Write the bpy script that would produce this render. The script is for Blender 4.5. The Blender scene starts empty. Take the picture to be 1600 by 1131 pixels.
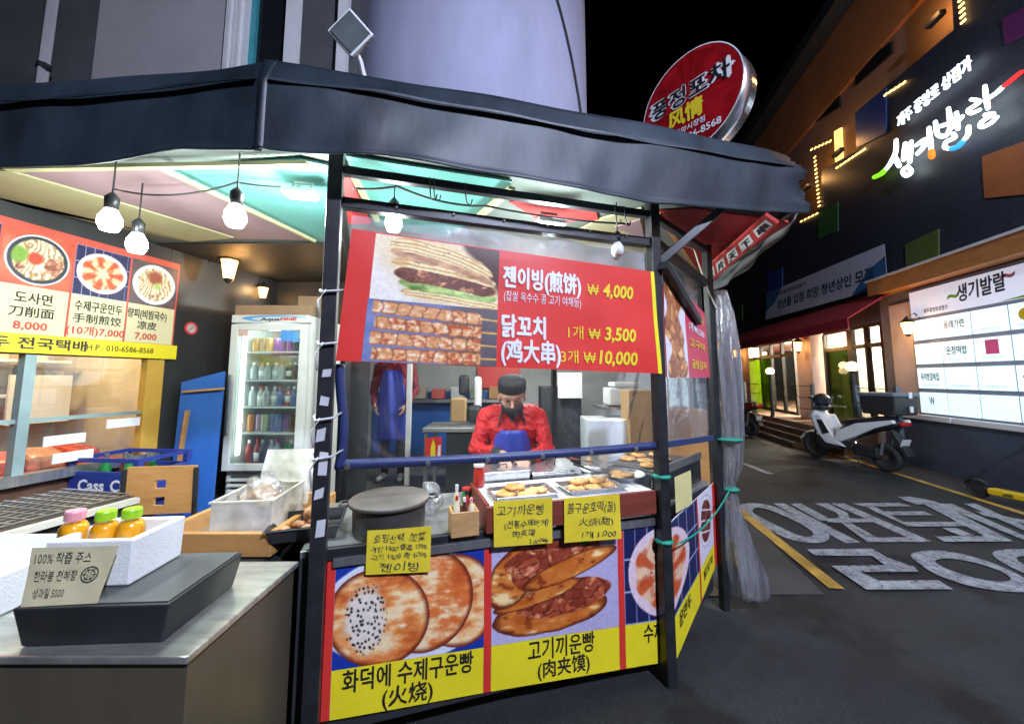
import bpy, bmesh, math, random
import numpy as np
from mathutils import Vector, Matrix
random.seed(7)
RAD = math.radians
scene = bpy.context.scene
COL = scene.collection

# ------------------------------------------------------------------ camera
F_PX, CX_PX, CY_PX, CAM_Z = 600.0, 800.0, 531.0, 1.6
PITCH = math.atan(59 / 600.0)
cam_data = bpy.data.cameras.new('camera')
cam_data.sensor_width = 36.0
cam_data.lens = 36.0 * F_PX / 1600.0
cam_data.shift_y = -(565.5 - CY_PX) / 1600.0
cam_data.clip_start = 0.05
cam_data.clip_end = 500
cam = bpy.data.objects.new('camera', cam_data)
cam.location = (0, 0, CAM_Z)
cam.rotation_euler = (math.pi / 2 + PITCH, 0, 0)
COL.objects.link(cam)
scene.camera = cam

# ------------------------------------------------------------------ sky: night
world = bpy.data.worlds.new('World')
scene.world = world
world.use_nodes = True
wn = world.node_tree.nodes
sky = wn.new('ShaderNodeTexSky')
sky.sky_type = 'NISHITA'
sky.sun_disc = False
sky.sun_elevation = RAD(-6)
sky.sun_rotation = RAD(200)
wn['Background'].inputs['Strength'].default_value = 0.02
world.node_tree.links.new(sky.outputs['Color'], wn['Background'].inputs['Color'])

# moon: a very weak, low-contrast key so that the night keeps some shape
sun_d = bpy.data.lights.new('moon', 'SUN')
sun_d.energy = 0.012
sun_d.angle = RAD(2)
sun_d.color = (0.75, 0.82, 1.0)
sun = bpy.data.objects.new('moon', sun_d)
sun.rotation_euler = (RAD(50), 0, RAD(25))
COL.objects.link(sun)

vs = scene.view_settings
vs.view_transform = 'Standard'
vs.look = 'None'
vs.gamma = 1.0
vs.use_curve_mapping = False
vs.exposure = 1.0
scene.cycles.use_denoising = True
scene.cycles.max_bounces = 8
scene.cycles.transparent_max_bounces = 24
scene.cycles.sample_clamp_indirect = 6.0
scene.cycles.caustics_reflective = False
scene.cycles.caustics_refractive = False

# ------------------------------------------------------------------ pixel -> place
_c, _s = math.cos(PITCH), math.sin(PITCH)
def ray(px, py):
    v = (CY_PX - py) / F_PX
    return Vector(((px - CX_PX) / F_PX, _c - v * _s, _s + v * _c))
def atY(px, py, Y):
    r = ray(px, py); return Vector((0, 0, CAM_Z)) + r * (Y / r.y)
def atZ(px, py, Z):
    r = ray(px, py); return Vector((0, 0, CAM_Z)) + r * ((Z - CAM_Z) / r.z)
class Wall:
    """a vertical plane: point p0, direction d, outward normal n"""
    def __init__(self, p0, d, n):
        self.p0 = Vector((p0[0], p0[1], 0)); self.d = Vector((d[0], d[1], 0)).normalized()
        self.n = Vector((n[0], n[1], 0)).normalized()
    def P(self, s, z, o=0.0):
        return self.p0 + self.d * s + self.n * o + Vector((0, 0, z))
    def px(self, px, py, o=0.0):
        r = ray(px, py); p0 = self.p0 + self.n * o
        t = p0.dot(self.n) / r.dot(self.n)
        q = r * t + Vector((0, 0, CAM_Z))
        return ((q - p0).dot(self.d), q.z)

# ------------------------------------------------------------------ materials
MATS = {}
def srgb(r, g, b):
    f = lambda c: (c / 255 / 12.92) if c / 255 <= 0.04045 else ((c / 255 + 0.055) / 1.055) ** 2.4
    return (f(r), f(g), f(b))
def M(name, col, rough=0.5, metal=0.0, var=0.12, vs=6.0, bump=0.0, bs=60.0, stretch=(1, 1, 1), spec=0.5, coat=0.0):
    if name in MATS: return MATS[name]
    m = bpy.data.materials.new(name); m.use_nodes = True
    nt = m.node_tree; N = nt.nodes; Lk = nt.links
    b = N['Principled BSDF']
    b.inputs['Metallic'].default_value = metal
    b.inputs['Specular IOR Level'].default_value = spec
    b.inputs['Coat Weight'].default_value = coat
    tc = N.new('ShaderNodeTexCoord'); mp = N.new('ShaderNodeMapping'); mp.inputs['Scale'].default_value = stretch
    Lk.new(tc.outputs['Object'], mp.inputs['Vector'])
    nz = N.new('ShaderNodeTexNoise'); nz.inputs['Scale'].default_value = vs; nz.inputs['Detail'].default_value = 6
    nz.inputs['Roughness'].default_value = 0.65
    Lk.new(mp.outputs['Vector'], nz.inputs['Vector'])
    rp = N.new('ShaderNodeValToRGB')
    lo = [max(0, c * (1 - var)) for c in col]; hi = [min(1, c * (1 + var)) for c in col]
    rp.color_ramp.elements[0].position = 0.3; rp.color_ramp.elements[1].position = 0.7
    rp.color_ramp.elements[0].color = (*lo, 1); rp.color_ramp.elements[1].color = (*hi, 1)
    Lk.new(nz.outputs['Fac'], rp.inputs['Fac']); Lk.new(rp.outputs['Color'], b.inputs['Base Color'])
    mr = N.new('ShaderNodeMapRange'); mr.inputs['To Min'].default_value = max(0.02, rough * 0.75); mr.inputs['To Max'].default_value = min(1, rough * 1.25)
    Lk.new(nz.outputs['Fac'], mr.inputs['Value']); Lk.new(mr.outputs['Result'], b.inputs['Roughness'])
    if bump:
        n2 = N.new('ShaderNodeTexNoise'); n2.inputs['Scale'].default_value = bs; n2.inputs['Detail'].default_value = 4
        Lk.new(mp.outputs['Vector'], n2.inputs['Vector'])
        bp = N.new('ShaderNodeBump'); bp.inputs['Strength'].default_value = bump; bp.inputs['Distance'].default_value = 0.01
        Lk.new(n2.outputs['Fac'], bp.inputs['Height']); Lk.new(bp.outputs['Normal'], b.inputs['Normal'])
    MATS[name] = m
    return m
def EM(name, col, strength):
    if name in MATS: return MATS[name]
    m = bpy.data.materials.new(name); m.use_nodes = True
    b = m.node_tree.nodes['Principled BSDF']
    b.inputs['Base Color'].default_value = (*[min(0.8, c) for c in col], 1)
    b.inputs['Emission Color'].default_value = (*col, 1)
    b.inputs['Emission Strength'].default_value = strength
    MATS[name] = m
    return m
def CLEAR(name, tint=(1, 1, 1), haze=0.06, gloss=0.08, rough=0.08, bump=0.0, bs=8.0, stretch=(1, 1, 1), haze_col=(0.8, 0.85, 0.9)):
    """thin clear sheet: see-through, with reflections and a little milky haze"""
    if name in MATS: return MATS[name]
    m = bpy.data.materials.new(name); m.use_nodes = True
    nt = m.node_tree; N = nt.nodes; Lk = nt.links
    N.remove(N['Principled BSDF'])
    out = N['Material Output']
    tr = N.new('ShaderNodeBsdfTransparent'); tr.inputs['Color'].default_value = (*tint, 1)
    gl = N.new('ShaderNodeBsdfGlossy'); gl.inputs['Roughness'].default_value = rough
    df = N.new('ShaderNodeBsdfDiffuse'); df.inputs['Color'].default_value = (*haze_col, 1)
    fr = N.new('ShaderNodeLayerWeight'); fr.inputs['Blend'].default_value = 0.25
    mul = N.new('ShaderNodeMath'); mul.operation = 'MULTIPLY_ADD'; mul.inputs[1].default_value = 0.5; mul.inputs[2].default_value = gloss
    Lk.new(fr.outputs['Fresnel'], mul.inputs[0])
    m1 = N.new('ShaderNodeMixShader'); m2 = N.new('ShaderNodeMixShader')
    tc = N.new('ShaderNodeTexCoord'); mp = N.new('ShaderNodeMapping'); mp.inputs['Scale'].default_value = stretch
    Lk.new(tc.outputs['Object'], mp.inputs['Vector'])
    nz = N.new('ShaderNodeTexNoise'); nz.inputs['Scale'].default_value = bs; nz.inputs['Detail'].default_value = 3
    Lk.new(mp.outputs['Vector'], nz.inputs['Vector'])
    hz = N.new('ShaderNodeMapRange'); hz.inputs['From Min'].default_value = 0.35; hz.inputs['From Max'].default_value = 0.75
    hz.inputs['To Min'].default_value = haze * 0.4; hz.inputs['To Max'].default_value = haze * 1.8
    Lk.new(nz.outputs['Fac'], hz.inputs['Value'])
    Lk.new(hz.outputs['Result'], m1.inputs['Fac']); Lk.new(tr.outputs[0], m1.inputs[1]); Lk.new(df.outputs[0], m1.inputs[2])
    Lk.new(mul.outputs[0], m2.inputs['Fac']); Lk.new(m1.outputs[0], m2.inputs[1]); Lk.new(gl.outputs[0], m2.inputs[2])
    if bump:
        bp = N.new('ShaderNodeBump'); bp.inputs['Strength'].default_value = bump; bp.inputs['Distance'].default_value = 0.05
        Lk.new(nz.outputs['Fac'], bp.inputs['Height'])
        Lk.new(bp.outputs['Normal'], gl.inputs['Normal']); Lk.new(bp.outputs['Normal'], fr.inputs['Normal'])
    Lk.new(m2.outputs[0], out.inputs['Surface'])
    MATS[name] = m
    return m
def PRINT(name='print', rough=0.4, emit=0.0):
    if name in MATS: return MATS[name]
    m = bpy.data.materials.new(name); m.use_nodes = True
    nt = m.node_tree; b = nt.nodes['Principled BSDF']
    a = nt.nodes.new('ShaderNodeVertexColor'); a.layer_name = 'Col'
    nt.links.new(a.outputs['Color'], b.inputs['Base Color'])
    b.inputs['Roughness'].default_value = rough
    if emit:
        nt.links.new(a.outputs['Color'], b.inputs['Emission Color']); b.inputs['Emission Strength'].default_value = emit
    MATS[name] = m
    return m

# ------------------------------------------------------------------ objects
def tag(o, label=None, cat=None, group=None, kind=None):
    if label: o['label'] = label
    if cat: o['category'] = cat
    if group: o['group'] = group
    if kind: o['kind'] = kind
    return o
def thing(name, label, cat, loc=(0, 0, 0), rotz=0.0, group=None):
    o = bpy.data.objects.new(name, None); COL.objects.link(o)
    o.empty_display_size = 0.1
    o.location = loc; o.rotation_euler = (0, 0, rotz)
    return tag(o, label, cat, group)
def V(*a): return Vector(a)
def frame_from(axis):
    a = Vector(axis).normalized()
    h = Vector((0, 0, 1)) if abs(a.z) < 0.9 else Vector((1, 0, 0))
    x = a.cross(h).normalized(); y = x.cross(a).normalized()
    return x, y, a
def root_of(p):
    while p.parent: p = p.parent
    return p
class MB:
    def __init__(self): self.v = []; self.f = []; self.mi = []
    def add(self, vs, fs, m=0):
        k = len(self.v); self.v += [tuple(p) for p in vs]
        self.f += [tuple(i + k for i in f) for f in fs]; self.mi += [m] * len(fs); return self
    def box(self, c, size, rz=0.0, axes=None, m=0):
        c = Vector(c); sx, sy, sz = [q / 2 for q in size]
        if axes is None:
            ax = (Vector((math.cos(rz), math.sin(rz), 0)), Vector((-math.sin(rz), math.cos(rz), 0)), Vector((0, 0, 1)))
        else: ax = axes
        pts = [c + ax[0] * (i * sx) + ax[1] * (j * sy) + ax[2] * (k * sz) for k in (-1, 1) for j in (-1, 1) for i in (-1, 1)]
        return self.add(pts, [(0, 2, 3, 1), (4, 5, 7, 6), (0, 1, 5, 4), (2, 6, 7, 3), (0, 4, 6, 2), (1, 3, 7, 5)], m)
    def bar(self, a, b, w, h=None, m=0):
        a = Vector(a); b = Vector(b); x, y, z = frame_from(b - a); h = h or w
        return self.box((a + b) / 2, (w, h, (b - a).length), axes=(x, y, z), m=m)
    def hexa(self, p, m=0):   # 4 bottom pts (ccw from above), 4 top pts
        return self.add(p, [(3, 2, 1, 0), (4, 5, 6, 7), (0, 1, 5, 4), (1, 2, 6, 5), (2, 3, 7, 6), (3, 0, 4, 7)], m)
    def prism(self, poly, off, m=0):  # 3d polygon extruded by vector
        n = len(poly); off = Vector(off)
        a = [Vector(p) for p in poly]; b = [p + off for p in a]
        fs = [tuple(reversed(range(n))), tuple(range(n, 2 * n))] + [(i, (i + 1) % n, n + (i + 1) % n, n + i) for i in range(n)]
        return self.add(a + b, fs, m)
    def tube(self, pts, r, n=8, cap=True, m=0):
        pts = [Vector(p) for p in pts]; k = len(pts); rs = r if isinstance(r, (list, tuple)) else [r] * k
        vs = []; px = None
        for i, p in enumerate(pts):
            t = (pts[min(i + 1, k - 1)] - pts[max(i - 1, 0)]).normalized()
            if px is None: x, y, _ = frame_from(t)
            else:
                x = (px - t * px.dot(t)).normalized(); y = t.cross(x)
            px = x
            vs += [p + (x * math.cos(2 * math.pi * j / n) + y * math.sin(2 * math.pi * j / n)) * rs[i] for j in range(n)]
        fs = [(i * n + j, i * n + (j + 1) % n, (i + 1) * n + (j + 1) % n, (i + 1) * n + j) for i in range(k - 1) for j in range(n)]
        if cap: fs += [tuple(reversed(range(n))), tuple((k - 1) * n + j for j in range(n))]
        return self.add(vs, fs, m)
    def lathe(self, prof, c=(0, 0, 0), n=16, axes=None, m=0, cap=True):
        c = Vector(c); x, y, z = axes or (V(1, 0, 0), V(0, 1, 0), V(0, 0, 1))
        vs = []
        for r, h in prof:
            vs += [c + (x * math.cos(2 * math.pi * j / n) + y * math.sin(2 * math.pi * j / n)) * r + z * h for j in range(n)]
        k = len(prof)
        fs = [(i * n + j, i * n + (j + 1) % n, (i + 1) * n + (j + 1) % n, (i + 1) * n + j) for i in range(k - 1) for j in range(n)]
        if cap and prof[0][0] > 1e-5: fs.append(tuple(reversed(range(n))))
        if cap and prof[-1][0] > 1e-5: fs.append(tuple((k - 1) * n + j for j in range(n)))
        return self.add(vs, fs, m)
    def ball(self, c, r, n=12, k=8, m=0):
        r = r if isinstance(r, (tuple, list)) else (r, r, r); c = Vector(c); vs = []
        for i in range(k + 1):
            a = math.pi * i / k
            vs += [c + Vector((r[0] * math.sin(a) * math.cos(2 * math.pi * j / n), r[1] * math.sin(a) * math.sin(2 * math.pi * j / n), -r[2] * math.cos(a))) for j in range(n)]
        fs = [(i * n + j, i * n + (j + 1) % n, (i + 1) * n + (j + 1) % n, (i + 1) * n + j) for i in range(k) for j in range(n)]
        return self.add(vs, fs, m)
    def grid(self, fn, nu, nv, m=0):
        vs = [fn(i / nu, j / nv) for j in range(nv + 1) for i in range(nu + 1)]
        fs = [(j * (nu + 1) + i, j * (nu + 1) + i + 1, (j + 1) * (nu + 1) + i + 1, (j + 1) * (nu + 1) + i) for j in range(nv) for i in range(nu)]
        return self.add(vs, fs, m)
    def build(self, name, mat, parent=None, smooth=False, bevel=0.0, local=False, solid=0.0, fix=True, sub=0):
        me = bpy.data.meshes.new(name)
        vs = self.v
        if parent is not None and not local:
            l = root_of(parent).location
            vs = [(p[0] - l.x, p[1] - l.y, p[2] - l.z) for p in vs]
        me.from_pydata([tuple(p) for p in vs], [], self.f)
        for mm in (mat if isinstance(mat, (list, tuple)) else [mat]): me.materials.append(mm)
        if any(self.mi): me.polygons.foreach_set('material_index', self.mi)
        if fix:
            bm = bmesh.new(); bm.from_mesh(me)
            bmesh.ops.remove_doubles(bm, verts=bm.verts, dist=1e-6)
            bmesh.ops.recalc_face_normals(bm, faces=bm.faces); bm.to_mesh(me); bm.free()
        if smooth: me.polygons.foreach_set('use_smooth', [True] * len(me.polygons))
        me.update()
        o = bpy.data.objects.new(name, me); COL.objects.link(o)
        if parent is not None: o.parent = parent
        if solid:
            md = o.modifiers.new('thick', 'SOLIDIFY'); md.thickness = solid; md.offset = 0
        if bevel:
            md = o.modifiers.new('edge', 'BEVEL'); md.width = bevel; md.segments = 2; md.limit_method = 'ANGLE'; md.angle_limit = RAD(40)
        if sub:
            md = o.modifiers.new('smooth', 'SUBSURF'); md.levels = sub; md.render_levels = sub
        return o
def lamp(name, loc, watts, col, radius=0.04, parent=None, spot=None):
    d = bpy.data.lights.new(name, 'SPOT' if spot else 'POINT'); d.energy = watts; d.color = col; d.shadow_soft_size = radius
    o = bpy.data.objects.new(name, d); COL.objects.link(o)
    if spot:
        d.spot_size = RAD(spot[1]); d.spot_blend = 0.6
        o.rotation_euler = (Vector(spot[0])).to_track_quat('-Z', 'Y').to_euler()
    o.location = loc
    if parent is not None:
        o.parent = parent; o.location = Vector(loc) - root_of(parent).location
    return o
ORD = ['first', 'second', 'third', 'fourth', 'fifth', 'sixth', 'seventh', 'eighth', 'ninth', 'tenth', 'eleventh', 'twelfth', 'thirteenth', 'fourteenth']

# ------------------------------------------------------------------ flat printed sheets
class Sheet:
    """four corners (lower-left, lower-right, upper-right, upper-left seen from the front)"""
    def __init__(self, a, b, c, d, wave=0.0, seed=0.0):
        self.c = [Vector(p) for p in (a, b, c, d)]
        self.W = (self.c[1] - self.c[0]).length; self.H = (self.c[3] - self.c[0]).length
        self.n = (self.c[1] - self.c[0]).cross(self.c[3] - self.c[0]).normalized()
        self.wave = wave; self.seed = seed
    def P(self, u, v, o=0.0):
        a, b, c, d = self.c
        p = (a * (1 - u) + b * u) * (1 - v) + (d * (1 - u) + c * u) * v
        if self.wave: o += self.wave * (math.sin(u * 7 + self.seed) * 0.6 + math.sin(u * 3.1 - v * 4 + self.seed * 2) + 0.5 * math.sin(v * 9 + u * 13))
        return p + self.n * o
    def back(self, mat, parent, name='sheet', t=0.003, nu=24, nv=10, u0=0, v0=0, u1=1, v1=1, o=0.0):
        mb = MB()
        mb.grid(lambda i, j: self.P(u0 + (u1 - u0) * i, v0 + (v1 - v0) * j, o), nu, nv)
        k = len(mb.v); mb.grid(lambda i, j: self.P(u0 + (u1 - u0) * i, v0 + (v1 - v0) * j, o - t), nu, nv)
        e = [i for i in range(nu + 1)] + [(j + 1) * (nu + 1) - 1 for j in range(1, nv + 1)] + [nv * (nu + 1) + i for i in range(nu - 1, -1, -1)] + [j * (nu + 1) for j in range(nv - 1, 0, -1)]
        mb.f += [(e[i], e[i - 1], e[i - 1] + k, e[i] + k) for i in range(len(e))]; mb.mi += [0] * len(e)
        return mb.build(name, mat, parent)
    def poly(self, pts, mat, parent, name='print', layer=1):
        mb = MB(); mb.add([self.P(u, v, layer * 0.0016) for u, v in pts], [tuple(range(len(pts)))])
        return mb.build(name, mat, parent, fix=False)
    def pic(self, fn, parent, u0, v0, u1, v1, nx, ny, name='printed_picture', layer=1, mat=None):
        uu, vv = np.meshgrid(np.linspace(0, 1, nx + 1), np.linspace(0, 1, ny + 1))
        rgb = fn(uu, vv); k_ = max(sx_ for sx_ in (nx, ny)) * 0.45
        rgb = rgb * (0.93 + 0.14 * fbm(uu * k_ * nx / max(nx, ny), vv * k_ * ny / max(nx, ny), 77, 2)[..., None]); rgb = np.clip(rgb, 0, 1)
        lin = np.where(rgb <= 0.04045, rgb / 12.92, ((rgb + 0.055) / 1.055) ** 2.4)
        mb = MB(); mb.grid(lambda i, j: self.P(u0 + (u1 - u0) * i, v0 + (v1 - v0) * j, layer * 0.0016), nx, ny)
        o = mb.build(name, mat or PRINT(), parent, fix=False)
        a = o.data.color_attributes.new('Col', 'FLOAT_COLOR', 'POINT')
        buf = np.ones((lin.shape[0] * lin.shape[1], 4), np.float32); buf[:, :3] = lin.reshape(-1, 3)
        a.data.foreach_set('color', buf.ravel())
        return o
_tc = {}
def text_mesh(body, bold):
    if (body, bold) in _tc: return _tc[(body, bold)]
    cu = bpy.data.curves.new('t', 'FONT'); cu.body = body; cu.offset = bold; cu.resolution_u = 2
    ob = bpy.data.objects.new('t', cu); COL.objects.link(ob)
    bpy.context.view_layer.update()
    me = bpy.data.meshes.new_from_object(ob.evaluated_get(bpy.context.evaluated_depsgraph_get()))
    vs = np.array([v.co[:2] for v in me.vertices]); fs = [tuple(p.vertices) for p in me.polygons]
    bpy.data.objects.remove(ob); bpy.data.curves.remove(cu); bpy.data.meshes.remove(me)
    _tc[(body, bold)] = (vs, fs)
    return vs, fs
def text(sh, body, u, v, h, mat, parent, w=None, bold=0.02, layer=2, align='C', slant=0.0, rot=0.0, name='lettering', depth=0.0, jit=0.0):
    """write body on a sheet: (u,v) is the baseline point, h the letter height in metres"""
    dense = any(ord(ch) > 0x3000 for ch in body) or '₩' in body
    vs, fs = text_mesh(body, min(bold, 0.0) if dense else bold)
    if len(vs) == 0: return None
    x = vs[:, 0] - vs[:, 0].min(); y = vs[:, 1].copy(); sc = h / 0.88
    wd = x.max() * sc; sx = sc
    if w: sx = w / x.max(); wd = w
    xx = x * sx; yy = y * sc; xx = xx + yy * slant
    xx -= {'C': wd / 2, 'L': 0, 'R': wd}[align]
    if jit: yy = yy + jit * np.sin(xx / h * 2.1) ; xx = xx + jit * 0.6 * np.sin(yy / h * 5 + xx / h * 3)
    cr, sr = math.cos(rot), math.sin(rot)
    mb = MB()
    k = bold * sc * 0.9
    for q, (ox, oy) in enumerate(((k, 0), (-k, 0), (0, k), (0, -k)) if dense and bold > 0.012 else ((0, 0),)):
        mb.add([sh.P(u + ((a + ox) * cr - (b + oy) * sr) / sh.W, v + ((a + ox) * sr + (b + oy) * cr) / sh.H, layer * 0.0016 + depth + q * 0.00012) for a, b in zip(xx, yy)], fs)
    if depth:
        n = len(mb.v); fr = list(mb.f); ed = {}
        for f in fr:
            for i in range(len(f)):
                e = (f[i], f[(i + 1) % len(f)]); ed[e] = 1
        mb.add([sh.P(u + (a * cr - b * sr) / sh.W, v + (a * sr + b * cr) / sh.H, layer * 0.0016) for a, b in zip(xx, yy)], [])
        for a, b in [e for e in ed if (e[1], e[0]) not in ed]: mb.f.append((a, a + n, b + n, b)); mb.mi.append(0)
    o = mb.build(name, mat, parent, fix=False)
    if body.strip().count(' ') >= 1: o['kind'] = 'stuff'
    return o

# numpy noise for the printed food pictures
def _h(ix, iy, k):
    n = (ix * 374761393 + iy * 668265263 + k * 2147483647) & 0x7fffffff
    n = ((n ^ (n >> 13)) * 1274126177) & 0x7fffffff
    return ((n ^ (n >> 16)) & 0xffff) / 65535.0
def vn(x, y, k=0):
    ix = np.floor(x).astype(np.int64); iy = np.floor(y).astype(np.int64); fx = x - ix; fy = y - iy
    fx = fx * fx * (3 - 2 * fx); fy = fy * fy * (3 - 2 * fy)
    a = _h(ix, iy, k); b = _h(ix + 1, iy, k); c = _h(ix, iy + 1, k); d = _h(ix + 1, iy + 1, k)
    return (a * (1 - fx) + b * fx) * (1 - fy) + (c * (1 - fx) + d * fx) * fy
def fbm(x, y, k=0, o=4): return sum(vn(x * 2 ** i, y * 2 ** i, k + i) * 0.5 ** (i + 1) for i in range(o)) / (1 - 0.5 ** o)
def cells(x, y, k=0):
    ix = np.floor(x).astype(np.int64); iy = np.floor(y).astype(np.int64)
    best = np.full(x.shape, 9.0); sec = np.full(x.shape, 9.0); idv = np.zeros(x.shape)
    for dx in (-1, 0, 1):
        for dy in (-1, 0, 1):
            cx = ix + dx; cy = iy + dy
            d = np.hypot(cx + _h(cx, cy, k) - x, cy + _h(cx, cy, k + 5) - y)
            nb = d < best; sec = np.where(nb, best, np.minimum(sec, d)); idv = np.where(nb, _h(cx, cy, k + 9), idv); best = np.where(nb, d, best)
    return best, sec - best, idv
def C3(r, g, b): return np.array([r, g, b]) / 255.0
def mixc(a, b, t): t = np.clip(t, 0, 1)[..., None]; return a * (1 - t) + b * t
def sst(a, b, x): t = np.clip((x - a) / (b - a), 0, 1); return t * t * (3 - 2 * t)
def fill(u, c): return np.broadcast_to(np.array(c), u.shape + (3,)).copy()
def meat(u, v, sc, k, dark=(88, 28, 18), mid=(168, 78, 44), lite=(236, 178, 128)):
    wx = fbm(u * sc * 0.9, v * sc * 0.9, k + 31) - 0.5; wy = fbm(u * sc * 0.9, v * sc * 0.9, k + 47) - 0.5
    b, e, i = cells(u * sc + 1.6 * wx, v * sc + 1.6 * wy, k); n = fbm(u * sc * 1.7 + wy, v * sc * 1.7 + wx, k + 3, 5)
    c = mixc(C3(*dark), C3(*mid), i * 0.8 + n * 0.5); c = mixc(c, C3(*lite), sst(0.55, 0.9, n * 0.75 + i * 0.35 - b * 0.15))
    return mixc(C3(*dark) * 0.85, c, sst(-0.05, 0.2, e))
# ================================================================== SETTING
m_asph = M('asphalt', (0.025, 0.027, 0.028), 0.7, var=0.6, vs=1.1, bump=1.0, bs=140, spec=0.4)
m_apron = M('worn_concrete', (0.04, 0.043, 0.046), 0.6, var=0.35, vs=3, bump=0.3, bs=50)
m_white_paint = M('worn_white_paint', (0.31, 0.33, 0.35), 0.65, var=0.55, vs=9, bump=0.4, bs=90)
m_yel_paint = M('worn_yellow_paint', (0.5, 0.3, 0.05), 0.6, var=0.5, vs=5, bump=0.3, bs=90)
m_navy = M('navy_tile', (0.055, 0.062, 0.085), 0.55, var=0.3, vs=2)
m_brown = M('brown_render', (0.2, 0.12, 0.08), 0.8, var=0.15, vs=1)
m_orange = M('orange_render', (0.32, 0.12, 0.035), 0.8, var=0.15, vs=1)
m_white = M('white_paint', (0.74, 0.74, 0.74), 0.5, var=0.06)
m_black = M('black_metal', (0.018, 0.019, 0.022), 0.4, var=0.35, vs=14)
m_steel = M('brushed_steel', (0.55, 0.56, 0.57), 0.3, 0.9, var=0.18, vs=5, stretch=(1, 12, 1))
m_dark = M('dark_paint', (0.025, 0.027, 0.03), 0.6, var=0.3)
m_red = M('red_vinyl', (0.72, 0.04, 0.03), 0.42, var=0.08, vs=3)
m_yellow = M('yellow_vinyl', (0.88, 0.74, 0.02), 0.45, var=0.06, vs=4)
m_ink = M('black_ink', (0.015, 0.014, 0.014), 0.5, var=0.1)
m_wink = M('white_ink', (0.82, 0.82, 0.84), 0.45, var=0.04)
m_yink = M('yellow_ink', (0.85, 0.66, 0.03), 0.45, var=0.04)
m_rink = M('red_ink', (0.6, 0.05, 0.04), 0.45, var=0.05)
m_blueboard = M('blue_paint', (0.03, 0.14, 0.5), 0.45, var=0.12, vs=3)
m_wood = M('pale_wood', (0.5, 0.25, 0.08), 0.5, var=0.16, vs=4, stretch=(1.2, 6, 6))
m_redwood = M('red_brown_wood', (0.19, 0.04, 0.025), 0.45, var=0.25, vs=4, stretch=(1, 1, 8))

nt_ = m_asph.node_tree; st_ = nt_.nodes.new('ShaderNodeTexNoise'); st_.inputs['Scale'].default_value = 1.6; st_.inputs['Detail'].default_value = 5
g_ = nt_.nodes.new('ShaderNodeTexVoronoi'); g_.inputs['Scale'].default_value = 130; gm_ = nt_.nodes.new('ShaderNodeMapRange'); gm_.inputs['To Min'].default_value = 0.7; gm_.inputs['To Max'].default_value = 1.4
nt_.links.new([q for q in nt_.nodes if q.type == 'TEX_COORD'][0].outputs['Object'], g_.inputs['Vector']); sp_ = nt_.nodes.new('ShaderNodeSeparateColor'); nt_.links.new(g_.outputs['Color'], sp_.inputs['Color']); nt_.links.new(sp_.outputs[0], gm_.inputs['Value'])
rp_ = nt_.nodes.new('ShaderNodeValToRGB'); rp_.color_ramp.elements[0].position = 0.56; rp_.color_ramp.elements[1].position = 0.64; rp_.color_ramp.elements[0].color = (1, 1, 1, 1); rp_.color_ramp.elements[1].color = (0.35, 0.35, 0.36, 1)
mx_ = nt_.nodes.new('ShaderNodeMixRGB'); mx_.blend_type = 'MULTIPLY'; mx_.inputs['Fac'].default_value = 1.0
tc_ = [q for q in nt_.nodes if q.type == 'TEX_COORD'][0]; b_ = nt_.nodes['Principled BSDF']; src_ = b_.inputs['Base Color'].links[0].from_socket
nt_.links.new(tc_.outputs['Object'], st_.inputs['Vector']); nt_.links.new(st_.outputs['Fac'], rp_.inputs['Fac']); nt_.links.new(src_, mx_.inputs[1]); nt_.links.new(rp_.outputs['Color'], mx_.inputs[2]); m3_ = nt_.nodes.new('ShaderNodeMixRGB'); m3_.blend_type = 'MULTIPLY'; m3_.inputs['Fac'].default_value = 1.0; nt_.links.new(mx_.outputs['Color'], m3_.inputs[1]); nt_.links.new(gm_.outputs['Result'], m3_.inputs[2]); nt_.links.new(m3_.outputs['Color'], b_.inputs['Base Color'])
mb = MB(); n = 40
mb.grid(lambda i, j: V(-60 + 120 * i, -30 + 150 * j, 0), 30, 30)
ground = tag(mb.build('ground', m_asph), kind='structure')
def gsheet(name, px_pts, z, mat, parent=None):
    mb = MB(); mb.add([atZ(x, y, 0) + V(0, 0, z) for x, y in px_pts], [tuple(range(len(px_pts)))])
    o = mb.build(name, mat, parent, fix=False)
    if parent is None: tag(o, kind='structure')
    return o
# pavement apron between the stall and the kerb line
gsheet('pavement', [(1100, 930), (1288, 929), (1172, 815), (1140, 780), (1125, 740), (1090, 740)], 0.004, m_apron)
B = Wall((7.2, 6.1), (0.2, 0.98), (-0.98, 0.2))          # street facade of the market building
def strip(name, a, b, w, z, mat):
    a = Vector(a); b = Vector(b); t = (b - a).normalized(); s = V(-t.y, t.x, 0) * (w / 2)
    mb = MB(); mb.add([p + V(0, 0, z) for p in (a - s, b - s, b + s, a + s)], [(0, 1, 2, 3)])
    return tag(mb.build(name, mat, fix=False), kind='structure')
strip('gutter_strip', B.P(-9, 0, 0.42), B.P(24, 0, 0.42), 0.84, 0.004, m_apron)
strip('edge_line', B.P(-9, 0, 0.86), B.P(24, 0, 0.86), 0.10, 0.008, m_yel_paint)
strip('kerb_line', atZ(1135, 782, 0), atZ(1308, 921, 0), 0.11, 0.010, m_yel_paint)
strip('lane_line', atZ(1130, 712, 0), atZ(1204, 741, 0), 0.11, 0.008, m_white_paint)
Zm = lambda x, y: (1100 + x / 2.624, 700 + y / 2.624)
_n = m_white_paint.node_tree; _z = _n.nodes.new('ShaderNodeTexNoise'); _z.inputs['Scale'].default_value = 26; _z.inputs['Detail'].default_value = 8; _z.inputs['Roughness'].default_value = 0.75
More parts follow.
